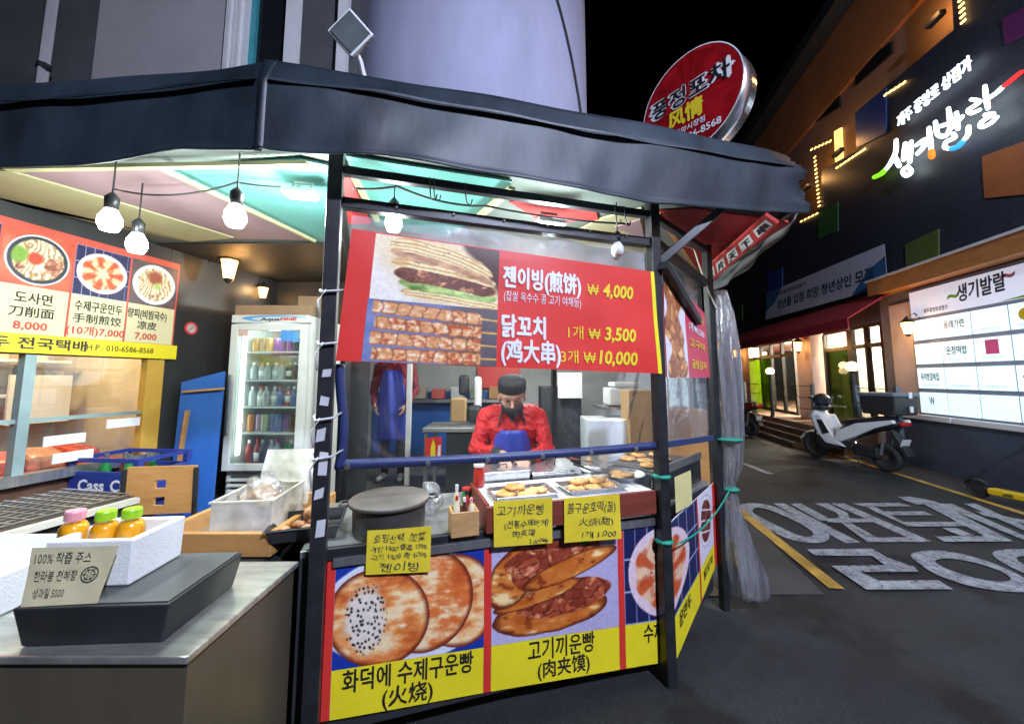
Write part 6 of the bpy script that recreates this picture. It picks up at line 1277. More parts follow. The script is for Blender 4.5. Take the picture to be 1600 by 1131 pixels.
kbox('red_wall_board', 'red board on the kitchen back wall behind the cook', 'board', 746, 812, 560, 606, 6.9, 0.03, m_red, 0.0); kbox('paper_bag', 'brown paper bag on the prep table', 'bag', 703, 728, 622, 660, 4.7, 0.14, MATS['kraft_card'], 0.02); kbox('rice_cooker', 'dark rice cooker on the prep table', 'cooker', 728, 752, 634, 661, 4.75, 0.22, m_dark, 0.05); kbox('white_thermos', 'tall white thermos behind the prep table', 'thermos', 740, 752, 588, 640, 5.2, 0.14, m_white, 0.04)
kbox('black_kettle', 'black bottle shaped kettle on the rear shelf', 'kettle', 716, 732, 586, 618, 5.4, 0.15, m_dark, 0.04); kbox('rear_shelf', 'long rear shelf above the blue dado', 'shelf', 640, 800, 624, 629, 6.7, 0.35, m_steel, 0.0)
for i in range(5): kbox('shelf_box', '%s small carton from the left on the long rear shelf' % ORD[i], 'carton', 644 + 30 * i, 664 + 30 * i, 604 + 4 * (i % 2), 623, 6.75, 0.2, M('carton_%d' % i, [(0.5, 0.4, 0.3), (0.6, 0.1, 0.08), (0.6, 0.6, 0.6), (0.2, 0.3, 0.2), (0.5, 0.25, 0.1)][i], 0.6), 0.01, 'cartons on the long rear shelf')
for i, px in enumerate((640, 545)):
    a = atY(px, 600, 5.0); mb = MB(); mb.box((a.x, 5.0, 1.3), (0.06, 0.06, 2.6)); tag(mb.build('partition_post', m_white, None, bevel=0.004), ['white post beside the person in the blue apron', 'white post left of the person in the blue apron'][i], 'post', 'white posts in the kitchen')

# ================================================================== LAMPS OF THE STALL
kl_ = thing('kitchen_fill_lamp', 'added white tube lamp brightening the kitchen, unseen behind the banner', 'lamp', (0.2, 4.4, 2.55))  # unseen lamp, added to brighten the kitchen and the helper
mb = MB(); mb.box((0.2, 4.4, 2.58), (1.2, 0.1, 0.05)); mb.build('housing', m_white, kl_); MB().tube([(-0.36, 4.4, 2.53), (0.76, 4.4, 2.53)], 0.016, 10).build('tube', EM('kitchen_fill_tube', (0.95, 1.0, 0.97), 8), kl_)
lamp('kitchen_fill_light', (0.2, 4.4, 2.45), 75, (0.95, 1.0, 0.96), 0.15, kl_)
COOL = (0.9, 1.0, 0.96)
m_bulb = EM('bulb_glass', (0.95, 1.0, 0.97), 12.0); m_cord = M('black_cord', (0.02, 0.02, 0.022), 0.5)
def hang_bulb(p, label, watts, z_top, k=1.0, lit=True):
    t = thing('hanging_bulb', label, 'bulb', p, group='bare bulbs under the canopy')
    MB().lathe([(0.0, -0.05 * k), (0.025 * k, -0.044 * k), (0.035 * k, -0.02 * k), (0.033 * k, 0.005 * k), (0.018 * k, 0.035 * k)], p, 16).build('globe', m_bulb if lit else M('unlit_bulb', (0.7, 0.7, 0.68), 0.2), t, smooth=True)
    MB().lathe([(0.02 * k, 0.035 * k), (0.022 * k, 0.08 * k), (0.008, 0.1 * k)], p, 12).build('socket', m_black, t, smooth=True); MB().tube([p + V(0, 0, 0.1 * k), V(p.x, p.y, z_top)], 0.004, 6).build('cord', m_cord, t)
    if lit: lamp('bulb_light', p + V(0, 0, -0.07 * k), watts, COOL, 0.05, t)
for (x, y, z, lb, w) in ((172, 342, 2.33, 'glowing bulb at far left above the menu banner', 10), (214, 378, 2.30, 'glowing bulb hanging lowest just above the menu banner', 10), (368, 335, 2.33, 'glowing bulb midway between menu banner and flood lamp', 10), (615, 345, 2.43, 'glowing bulb behind the top of the red banner', 11)):
    hang_bulb(atZ(x, y, z), lb, w, 2.62, 1.25)
hang_bulb(atZ(965, 388, 2.33), 'unlit bulb hanging behind the right end of the red banner', 0, 2.6, lit=False)
def flood(p, ax, ay, n, w, d, label, watts, lit=True):
    t = thing('flood_lamp', label, 'flood lamp', p); x, y, z = ax.normalized(), ay.normalized(), n.normalized()
    mb = MB(); mb.box(p, (w, d, 0.035), axes=(x, y, z)); mb.build('housing', m_white, t, bevel=0.006); mb = MB(); mb.box(p + z * 0.02, (w * 0.86, d * 0.86, 0.006), axes=(x, y, z)); mb.build('lens', EM('flood_lens', (0.92, 1.0, 1.0), 12) if lit else M('flood_glass_off', (0.1, 0.12, 0.12), 0.25, var=0.3), t)
    MB().tube([p - z * 0.02 + x * w * 0.3, p - z * 0.07 + x * w * 0.3, p - z * 0.07 - x * w * 0.3, p - z * 0.02 - x * w * 0.3], 0.008, 6).build('bracket', m_steel, t)
    if lit: lamp('flood_light', p + z * 0.09, watts, (0.88, 1.0, 1.0), 0.07, t)
    return t
flood(atZ(470, 302, 2.55), V(1, 0.2, 0), V(-0.2, 1, 0.1), V(0.05, -0.35, -0.95), 0.15, 0.12, 'bright white flood lamp under the canopy left of the front post', 24)
flood(atZ(858, 350, 2.5), V(1, 0.3, 0), V(-0.3, 1, 0), V(0.0, -0.2, -1), 0.17, 0.12, 'bright white flood lamp under the canopy above the red banner', 24)
n_ = V(0.1, -1, -0.25).normalized(); x_ = V(1, 0.1, 0).normalized(); y_ = n_.cross(x_).normalized(); cc = atY(549, 54, 1.9)
fl = flood(cc, (x_ + y_), (y_ - x_), n_, 0.17, 0.17, 'unlit square flood lamp turned on its corner above the fascia', 0, lit=False)
MB().tube([cc - n_ * 0.03, cc + V(0.03, 0.06, -0.1), F.P(F.px(575, 95, 0.1)[0], 2.93, 0.05)], 0.012, 6).build('stem', m_white, fl)
# festoon cable
cab = thing('festoon_cable', 'thin black cable strung between the bulbs under the canopy', 'cable', atZ(300, 300, 2.6)); 
def sag(a, b, d, n=12): return [a.lerp(b, i / n) + V(0, 0, -d * 4 * (i / n) * (1 - i / n)) for i in range(n + 1)]
pts = [atZ(180, 296, 2.6), atZ(370, 285, 2.6), atZ(470, 292, 2.6)]; MB().tube(sag(pts[0], pts[1], 0.05) + sag(pts[1], pts[2], 0.01)[1:], 0.005, 6).build('left_span', m_cord, cab, smooth=True)
pts = [F.P(0.05, 2.5, -0.05), atZ(620, 291, 2.58), atZ(760, 322, 2.56), atZ(985, 350, 2.5)]; MB().tube(sag(pts[0], pts[1], 0.01) + sag(pts[1], pts[2], 0.03)[1:] + sag(pts[2], pts[3], 0.02)[1:], 0.006, 6).build('front_span', m_cord, cab, smooth=True)
MB().tube(sag(atZ(1020, 400, 2.3), atZ(1085, 390, 2.55), -0.05) + sag(atZ(1085, 390, 2.55), S.P(SW + 0.04, 2.1, 0.05), 0.03)[1:], 0.006, 6).build('right_span', M('pale_cable', (0.6, 0.5, 0.4), 0.5), cab, smooth=True)
wall_lantern(LW, 358, 420, 0.22, 'warm lantern on the dark wall above the drinks fridge', 1.6, 0.8, 'warm lanterns by the fridge'); 
def lant2(px, py, Y, lb):
    p = atY(px, py, Y); t = thing('pendant_lantern', lb, 'lantern', p, group='warm lanterns by the fridge'); MB().lathe([(0.03, -0.06), (0.05, 0.04)], p, 6).build('lamp_glass', m_lantern, t); MB().lathe([(0.06, 0.04), (0.01, 0.1)], p, 6).build('cap', m_black, t); MB().tube([p + V(0, 0, 0.1), p + V(0, 0.04, 0.25), p + V(0, 0.3, 0.3)], 0.006, 6).build('arm', m_black, t); lamp('lantern_light', p + V(0, -0.1, 0), 1.2, (1, 0.6, 0.25), 0.05, t)
lant2(411, 456, 3.9, 'small warm lantern above the left of the fridge top'); lant2(490, 477, 3.8, 'small warm lantern beside the fridge and front post')
# round sign on the roof
rd = V(0.58, -0.815, 0).normalized(); nd = V(rd.y, -rd.x, 0); C_ = atY(1076, 160, 2.95); RR = 0.43
rsg = thing('round_roof_sign', 'round red sign with outlined lettering and steel rim on the canopy roof', 'sign', C_ - V(0, 0, 0.5))
MB().lathe([(RR, 0), (RR, -0.2)], C_, 64, axes=(rd, UP, nd)).build('rim', M('mirror_steel', (0.6, 0.6, 0.62), 0.22, 0.95, var=0.15, vs=4), rsg, smooth=True)
m_sface = M('sign_red', (0.55, 0.012, 0.02), 0.35, var=0.06)
mb = MB(); mb.lathe([(RR - 0.004, 0.002), (0.0, 0.002)], C_, 64, axes=(rd, UP, nd)); mb.build('face', m_sface, rsg); MB().lathe([(RR, 0.004), (RR - 0.008, 0.004)], C_, 64, axes=(rd, UP, nd), cap=False).build('white_edge', m_wink, rsg, fix=False)
q = Sheet(C_ - rd * RR - UP * RR, C_ + rd * RR - UP * RR, C_ + rd * RR + UP * RR, C_ - rd * RR + UP * RR)
text(q, '풍정포차', 0.5, 0.53, 0.15, m_wink, rsg, w=0.72, bold=0.075, layer=3); text(q, '풍정포차', 0.5, 0.53, 0.15, m_ink, rsg, w=0.66, bold=0.03, layer=4)
text(q, '风情', 0.46, 0.33, 0.15, m_yink, rsg, bold=0.04, layer=3, w=0.3); text(q, '중앙시장점', 0.5, 0.23, 0.05, m_wink, rsg, layer=3); text(q, '010-6586-8568', 0.5, 0.13, 0.07, m_wink, rsg, layer=3, w=0.5)
MB().tube([C_ - UP * RR - nd * 0.1, C_ - UP * (RR + 0.5) - nd * 0.1], 0.03, 8).build('mount', m_steel, rsg)
# green twine on the right post
tn = thing('green_twine', 'green twine knotted round the right front post', 'twine', F.P(FW, 0.75, 0)); 
for z in (1.06, 0.72): MB().lathe([(0.044, -0.01), (0.05, 0), (0.044, 0.01)], F.P(FW, z, 0), 12).build('loop', m_twine, tn)
MB().tube(sag(F.P(FW + 0.03, 0.72, 0.06), S.P(SW + 0.06, 0.82, 0.07), 0.06), 0.005, 6).build('strand', m_twine, tn)
# ================================================================== PEOPLE
def capsule(mb, a, b, ra, rb, n=14):
    a = Vector(a); b = Vector(b); x, y, z = frame_from(b - a); L = (b - a).length; prof = []
    for i in range(6): t = math.pi / 2 * i / 5; prof.append((max(ra * math.sin(t), 1e-4), -ra * math.cos(t)))
    for i in range(6): t = math.pi / 2 * i / 5; prof.append((max(rb * math.cos(t), 1e-4), L + rb * math.sin(t)))
    mb.lathe(prof, a, n, axes=(x, y, z))
def make_body(prims, parent, mats, voxel=0.009):
    """prims: (a, b, ra, rb, material index) capsules fused into one continuous skin"""
    mb = MB()
    for a, b, ra, rb, m in prims: capsule(mb, a, b, ra, rb)
    o = mb.build('body_src', mats[0], None, local=True)
    r = o.modifiers.new('r', 'REMESH'); r.mode = 'VOXEL'; r.voxel_size = voxel
    s = o.modifiers.new('s', 'SMOOTH'); s.iterations = 4; s.factor = 0.5
    bpy.context.view_layer.update()
    me = bpy.data.meshes.new_from_object(o.evaluated_get(bpy.context.evaluated_depsgraph_get()))
    me.materials.clear()
    for m in mats: me.materials.append(m)
    n = len(me.polygons); c = np.zeros(n * 3); me.polygons.foreach_get('center', c); c = c.reshape(-1, 3)
    best = np.full(n, 1e9); idx = np.zeros(n, int)
    for a, b, ra, rb, m in prims:
        a = np.array(a); b = np.array(b); ab = b - a; t = np.clip((c - a) @ ab / max(ab @ ab, 1e-9), 0, 1)
        d = np.linalg.norm(c - (a + t[:, None] * ab), axis=1) - (ra + (rb - ra) * t)
        k = d < best; best[k] = d[k]; idx[k] = m
    from mathutils import noise as mnoise
    cloth = set()
    for pi_ in np.nonzero(np.isin(idx, (1, 2)))[0]: cloth.update(me.polygons[int(pi_)].vertices)
    nr = [v.normal.copy() for v in me.vertices]
    for vi in cloth:
        v = me.vertices[vi]; q = v.co; f_ = mnoise.noise(V(q.x * 9, q.y * 9, q.z * 16)); v.co = q + nr[vi] * (0.007 * f_ + 0.009 * (1 - abs(mnoise.noise(V(q.x * 14 + 5, q.y * 14, q.z * 22 + q.x * 12)))) ** 6 - 0.003)
    me.polygons.foreach_set('material_index', idx.astype(np.int32)); me.polygons.foreach_set('use_smooth', [True] * n); me.update()
    bpy.data.objects.remove(o)
    ob = bpy.data.objects.new('body', me); COL.objects.link(ob); ob.parent = parent
    return ob
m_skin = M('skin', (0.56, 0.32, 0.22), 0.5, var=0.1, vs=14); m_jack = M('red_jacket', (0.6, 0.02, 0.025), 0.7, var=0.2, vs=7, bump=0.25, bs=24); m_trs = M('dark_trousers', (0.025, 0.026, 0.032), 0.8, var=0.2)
m_shoe = M('dark_shoe', (0.03, 0.03, 0.03), 0.5); m_hair = M('black_hair', (0.014, 0.012, 0.011), 0.5, bump=0.5, bs=90, stretch=(1, 1, 0.2)); m_mask = M('black_mask', (0.015, 0.015, 0.017), 0.7); m_apron = M('blue_apron', (0.035, 0.06, 0.42), 0.45, var=0.2, vs=5, bump=0.3, bs=9)
m_cuff = M('dark_cuff', (0.03, 0.03, 0.035), 0.7); m_sole = M('white_sole', (0.65, 0.65, 0.65), 0.5); m_eye = M('dark_eye', (0.012, 0.01, 0.01), 0.2)
def hand(prims, w, d, side, curl, skin, palm_n):
    """w wrist, d pointing direction, side the thumb-side direction, palm_n the way the palm faces"""
    w = Vector(w); d = Vector(d).normalized(); sd = Vector(side).normalized(); pn = Vector(palm_n).normalized()
    for k in (-0.9, -0.3, 0.3, 0.9): prims.append((w + d * 0.015 + sd * 0.024 * k, w + d * 0.085 + sd * 0.029 * k, 0.017, 0.0145, skin))
    for k, l in ((0.95, 0.068), (0.32, 0.077), (-0.32, 0.072), (-0.95, 0.055)):
        b = w + d * 0.09 + sd * 0.031 * k; d1 = (d + pn * curl * 0.6).normalized(); d2 = (d + pn * curl * 1.6).normalized(); d3 = (d * 0.6 + pn * curl * 2.2).normalized()
        p1 = b + d1 * l * 0.48; p2 = p1 + d2 * l * 0.34; p3 = p2 + d3 * l * 0.24
        prims += [(b, p1, 0.0098, 0.009, skin), (p1, p2, 0.009, 0.0085, skin), (p2, p3, 0.0085, 0.007, skin)]
    t0 = w + d * 0.03 + sd * 0.026; t1 = t0 + (d * 0.6 + sd * 0.75 + pn * 0.35).normalized() * 0.04; t2 = t1 + (d * 0.9 + sd * 0.3 + pn * 0.55).normalized() * 0.034; t3 = t2 + (d + pn * 0.5).normalized() * 0.02
    prims += [(t0, t1, 0.014, 0.0115, skin), (t1, t2, 0.0115, 0.0095, skin), (t2, t3, 0.0095, 0.0075, skin)]
def head_prims(c, f, up, skin, sc=1.0):
    """c head centre, f facing direction, up crown direction"""
    c = Vector(c); f = Vector(f).normalized(); up = Vector(up).normalized(); s = f.cross(up)
    P = [(c + up * 0.03 - f * 0.025, c + up * 0.035 + f * 0.012, 0.088, 0.083, skin), (c - up * 0.02 + f * 0.02, c - up * 0.085 + f * 0.052, 0.068, 0.036, skin),
         (c - up * 0.055 + s * 0.03 + f * 0.02, c - up * 0.055 - s * 0.03 + f * 0.02, 0.046, 0.046, skin), (c + up * 0.012 + f * 0.084, c - up * 0.03 + f * 0.104, 0.009, 0.014, skin), (c + up * 0.03 + f * 0.078 + s * 0.03, c + up * 0.03 + f * 0.078 - s * 0.03, 0.016, 0.016, skin)]
    for k in (-1, 1): P.append((c + s * k * 0.086 + up * 0.012 - f * 0.004, c + s * k * 0.09 - up * 0.03 + f * 0.002, 0.014, 0.01, skin))
    return P
def shell(parent, c, f, up, test, r, name, mat, thick=0.004):
    c = Vector(c); f = Vector(f).normalized(); up = Vector(up).normalized(); s = f.cross(up); mb = MB(); n, k = 36, 24; vs = []
    for i in range(k + 1):
        th = math.pi * i / k
        for j in range(n): vs.append((math.sin(th) * math.cos(2 * math.pi * j / n), math.sin(th) * math.sin(2 * math.pi * j / n), math.cos(th)))
    fs = []
    for i in range(k):
        for j in range(n):
            q = (i * n + j, i * n + (j + 1) % n, (i + 1) * n + (j + 1) % n, (i + 1) * n + j); m = [sum(vs[a][d] for a in q) / 4 for d in range(3)]
            if test(*m): fs.append(q)
    mb.add([c + f * (v[0] * r[0]) + s * (v[1] * r[1]) + up * (v[2] * r[2]) for v in vs], fs); o = mb.build(name, mat, parent, local=True, smooth=True, solid=thick)
    bm = bmesh.new(); bm.from_mesh(o.data); bmesh.ops.delete(bm, geom=[v for v in bm.verts if not v.link_faces], context='VERTS'); bm.to_mesh(o.data); bm.free(); return o

# the cook: faces the camera, looks down at the hands
cookp = V(0.0, 2.88, 0); ck = thing('person', 'person in red jacket, blue apron, black cap and mask working behind the counter', 'person', cookp)
SK, JK, TR, SH, CF = 0, 1, 2, 3, 4; P = []
for s in (-1, 1):
    hip = V(0.09 * s, 0.03, 0.88); kn = V(0.1 * s, 0.0, 0.48); an = V(0.1 * s, 0.05, 0.08)
    P += [(hip, kn, 0.085, 0.06, TR), (kn, an, 0.058, 0.042, TR), (an + V(0, 0.01, -0.03), an + V(0.01 * s, -0.14, -0.045), 0.04, 0.032, SH)]
P += [(V(-0.06, 0.03, 0.92), V(0.06, 0.03, 0.92), 0.13, 0.13, TR), (V(-0.05, 0.03, 1.0), V(0.05, 0.03, 1.0), 0.125, 0.125, JK), (V(-0.06, 0.02, 1.12), V(0.06, 0.02, 1.12), 0.125, 0.125, JK), (V(-0.085, -0.01, 1.24), V(0.085, -0.01, 1.24), 0.118, 0.118, JK),
      (V(-0.15, -0.02, 1.33), V(0.15, -0.02, 1.33), 0.075, 0.075, JK), (V(0, -0.02, 1.33), V(0, -0.05, 1.39), 0.062, 0.055, JK), (V(0, -0.045, 1.37), V(0, -0.085, 1.44), 0.05, 0.048, SK)]
hf = V(0.03, -0.9, -0.44).normalized(); hu = V(0.0, -0.44, 0.9).normalized(); hc = V(0.0, -0.125, 1.468)
P += head_prims(hc, hf, hu, SK)
for s in (-1, 1):
    sh_ = V(0.185 * s, -0.02, 1.315); el = V(0.255 * s, -0.08, 1.09); wr = V(0.085 * s + 0.01, -0.27, 1.10 if s < 0 else 1.06)
    P += [(sh_, el, 0.066, 0.052, JK), (el, el.lerp(wr, 0.72), 0.052, 0.042, JK), (el.lerp(wr, 0.7), el.lerp(wr, 0.93), 0.041, 0.037, CF), (el.lerp(wr, 0.9), wr, 0.029, 0.025, SK)]
    hand(P, wr, V(-0.35 * s, -0.75, -0.5), V(-0.7 * s, 0.2, 0.55), 0.55, SK, V(-0.3 * s, 0.1, -1))
make_body([(tuple(a), tuple(b), c, d, e) for a, b, c, d, e in P], ck, [m_skin, m_jack, m_trs, m_shoe, m_cuff], 0.0065)
hs0 = hf.cross(hu)
MB().lathe([(0.098, 0.055), (0.101, 0.058), (0.099, 0.115), (0.094, 0.128), (0.07, 0.136), (0.0, 0.138)], hc - hf * 0.008, 32, axes=(hf, hs0, hu), cap=False).build('cap', M('black_cap_cloth', (0.014, 0.014, 0.016), 0.85, var=0.3, vs=20, bump=0.3, bs=60), ck, local=True, smooth=True)
shell(ck, hc + hu * 0.02 - hf * 0.014, hf, hu, lambda x, y, z: z < 0.6 and z > -0.5 and x < 0.1, (0.104, 0.094, 0.1), 'hair', m_hair, 0.004)
shell(ck, hc - hu * 0.06 + hf * 0.024, hf, hu, lambda x, y, z: x > 0.1 and z < 0.5 - 0.15 * abs(y) and z > -0.95, (0.094, 0.08, 0.066), 'mask', m_mask, 0.003)
for s in (-1, 1): MB().tube([hc - hu * 0.035 + hf * 0.04 + hs0 * 0.075 * s, hc - hu * 0.01 + hf * 0.0 + hs0 * 0.094 * s], 0.0025, 6).build('mask_loop', m_mask, ck, local=True)
mb = MB(); mb.add([V(-0.06, -0.115, 1.385), V(0.06, -0.115, 1.385), V(0.0, -0.138, 1.285), V(0, -0.133, 1.385)], [(0, 2, 3), (3, 2, 1)]); mb.build('collar', m_cuff, ck, local=True, solid=0.006)
hs_ = hf.cross(hu)
for s in (-1, 1):
    MB().ball(hc + hf * 0.087 + hs_ * 0.03 * s + hu * 0.008, (0.013, 0.009, 0.006), 12, 8).build('eye', m_eye, ck, local=True, smooth=True)
    mb = MB(); mb.tube([hc + hf * 0.092 + hs_ * 0.015 * s + hu * 0.032, hc + hf * 0.092 + hs_ * 0.033 * s + hu * 0.037, hc + hf * 0.08 + hs_ * 0.05 * s + hu * 0.03], [0.003, 0.004, 0.002], 6); mb.build('eyebrow', m_hair, ck, local=True)
def apron(par, y, z0, z1, w0, w1, strap_top):
    def fn(i, j):
        x = (i - 0.5) * 2; w = w0 + (w1 - w0) * (j ** 3 if j < 0.75 else 0.42 + (j - 0.75) * 2.32); z = z0 + (z1 - z0) * j
        return V(x * w, y + 0.09 * x * x * (w / w0) + (0.045 if j < 0.4 else 0.045 * (1 - (j - 0.4) / 0.6)) * 0 - 0.01 * math.sin(x * 7 + j * 4) - 0.012 * math.sin(j * 3.1), z)
    mb = MB(); mb.grid(fn, 20, 22); mb.build('apron', m_apron, par, local=True, smooth=True, solid=0.004)
    for s in (-1, 1): mb = MB(); mb.tube([fn(0.5 + 0.45 * s, 1.0), V(s * 0.085, y + 0.03, (z1 + strap_top) / 2), V(s * 0.06, y + 0.1, strap_top)], 0.007, 6); mb.build('apron_strap', m_cuff, par, local=True)
apron(ck, -0.165, 0.55, 1.235, 0.17, 0.11, 1.40)
# the helper standing further back, seen through the vinyl below the banner
hp_ = atY(613, 742, 5.2); hl = thing('person', 'person in blue apron and dark red jacket standing in the kitchen behind', 'person', V(hp_.x, 5.2, 0.265)); P = []
for s in (-1, 1):
    hip = V(0.095 * s, 0, 0.9); kn = V(0.1 * s, -0.02, 0.49); an = V(0.1 * s, 0.02, 0.09)
    P += [(hip, kn, 0.09, 0.062, 2), (kn, an, 0.06, 0.044, 2), (an + V(0, 0.02, -0.035), an + V(0.03 * s, -0.16, -0.05), 0.042, 0.034, 3)]
P += [(V(-0.06, 0, 0.94), V(0.06, 0, 0.94), 0.13, 0.13, 2), (V(-0.05, 0, 1.05), V(0.05, 0, 1.05), 0.128, 0.128, 1), (V(-0.07, 0, 1.2), V(0.07, 0, 1.2), 0.128, 0.128, 1), (V(-0.1, 0, 1.34), V(0.1, 0, 1.34), 0.11, 0.11, 1), (V(-0.16, 0, 1.41), V(0.16, 0, 1.41), 0.072, 0.072, 1), (V(0, 0, 1.42), V(0, -0.02, 1.54), 0.056, 0.05, 0)]
P += head_prims(V(0, -0.02, 1.63), V(0.2, -1, 0), V(0, 0, 1), 0)
for s in (-1, 1):
    sh_ = V(0.2 * s, 0, 1.4); el = V(0.27 * s, 0.0, 1.12); wr = V(0.2 * s, -0.16, 0.95); P += [(sh_, el, 0.066, 0.05, 1), (el, wr, 0.05, 0.034, 1)]; hand(P, wr, V(-0.3 * s, -0.3, -0.9), V(-0.2 * s, -0.9, 0.2), 0.4, 0, V(-0.9 * s, 0.2, 0))
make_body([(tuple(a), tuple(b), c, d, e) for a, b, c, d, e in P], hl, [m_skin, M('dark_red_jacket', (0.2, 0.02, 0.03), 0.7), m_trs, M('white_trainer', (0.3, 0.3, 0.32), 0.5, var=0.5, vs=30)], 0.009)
shell(hl, V(0, -0.025, 1.655), V(0.2, -1, 0), V(0, 0, 1), lambda x, y, z: z > 0.25 + 0.6 * x or x < -0.2 and z > -0.5, (0.108, 0.098, 0.108), 'hair', m_hair, 0.008)
apron(hl, -0.165, 0.5, 1.36, 0.18, 0.12, 1.50)
hl.scale = (1.05, 1.05, 1.05)

# ================================================================== VEHICLES
def tyre(par, c, R, r, w, mat_t, mat_r, ax=V(0, 1, 0), name='wheel'):
    x, y, z = V(1, 0, 0), V(0, 0, 1), V(0, -1, 0)
    mb = MB(); mb.lathe([(R - r * 1.2, -w * 0.42), (R - r * 0.5, -w * 0.5), (R - r * 0.1, -w * 0.36), (R, -w * 0.12), (R, w * 0.12), (R - r * 0.1, w * 0.36), (R - r * 0.5, w * 0.5), (R - r * 1.2, w * 0.42), (R - r * 1.2, -w * 0.42)], c, 36, axes=(x, y, z)); t = mb.build(name, mat_t, par, local=True, smooth=True)
    mb = MB(); mb.lathe([(R - r * 1.22, -w * 0.4), (R - r * 1.5, -w * 0.3), (R - r * 1.5, w * 0.3), (R - r * 1.22, w * 0.4)], c, 30, axes=(x, y, z)); mb.lathe([(0.045, -w * 0.5), (0.045, w * 0.5)], c, 14, axes=(x, y, z))
    for k in range(5): a = k * 2 * math.pi / 5; d = V(math.cos(a), 0, math.sin(a)); mb.bar(c + d * 0.03, c + d * (R - r * 1.45), 0.03, 0.02)
    mb.build('rim', mat_r, t, local=True)
m_tyre = M('tyre_rubber', (0.02, 0.02, 0.021), 0.7, var=0.2, vs=20); m_alloy = M('bronze_alloy', (0.22, 0.16, 0.09), 0.35, 0.7); m_scw = M('scooter_white', (0.8, 0.81, 0.83), 0.22, var=0.03, coat=0.5); m_plb = M('black_plastic', (0.022, 0.023, 0.026), 0.45, var=0.15)
m_tail = M('tail_lens', (0.4, 0.02, 0.02), 0.15); m_redp = M('scooter_red', (0.25, 0.02, 0.02), 0.25, coat=0.4)
def loft(secs, name, mat, par, n=18, sub=1, power=2.6):
    """secs: (x, zc, half width, half height) super-ellipse sections along x"""
    mb = MB(); vs = []
    for x, zc, hw, hh in secs:
        for j in range(n):
            a = 2 * math.pi * j / n; cx, sx_ = math.cos(a), math.sin(a); vs.append(V(x, math.copysign(abs(cx) ** (2 / power), cx) * hw, zc + math.copysign(abs(sx_) ** (2 / power), sx_) * hh))
    k = len(secs); fs = [(i * n + j, i * n + (j + 1) % n, (i + 1) * n + (j + 1) % n, (i + 1) * n + j) for i in range(k - 1) for j in range(n)] + [tuple(reversed(range(n))), tuple((k - 1) * n + j for j in range(n))]
    mb.add(vs, fs); return mb.build(name, mat, par, local=True, smooth=True, sub=sub)
def side_panel(par, outline, y0, t, name, mat, bevel=0.02):
    for s in (-1, 1):
        mb = MB(); mb.prism([V(x, s * y0, z) for x, z in outline], V(0, s * t, 0)); mb.build(name, mat, par, local=True, bevel=bevel)
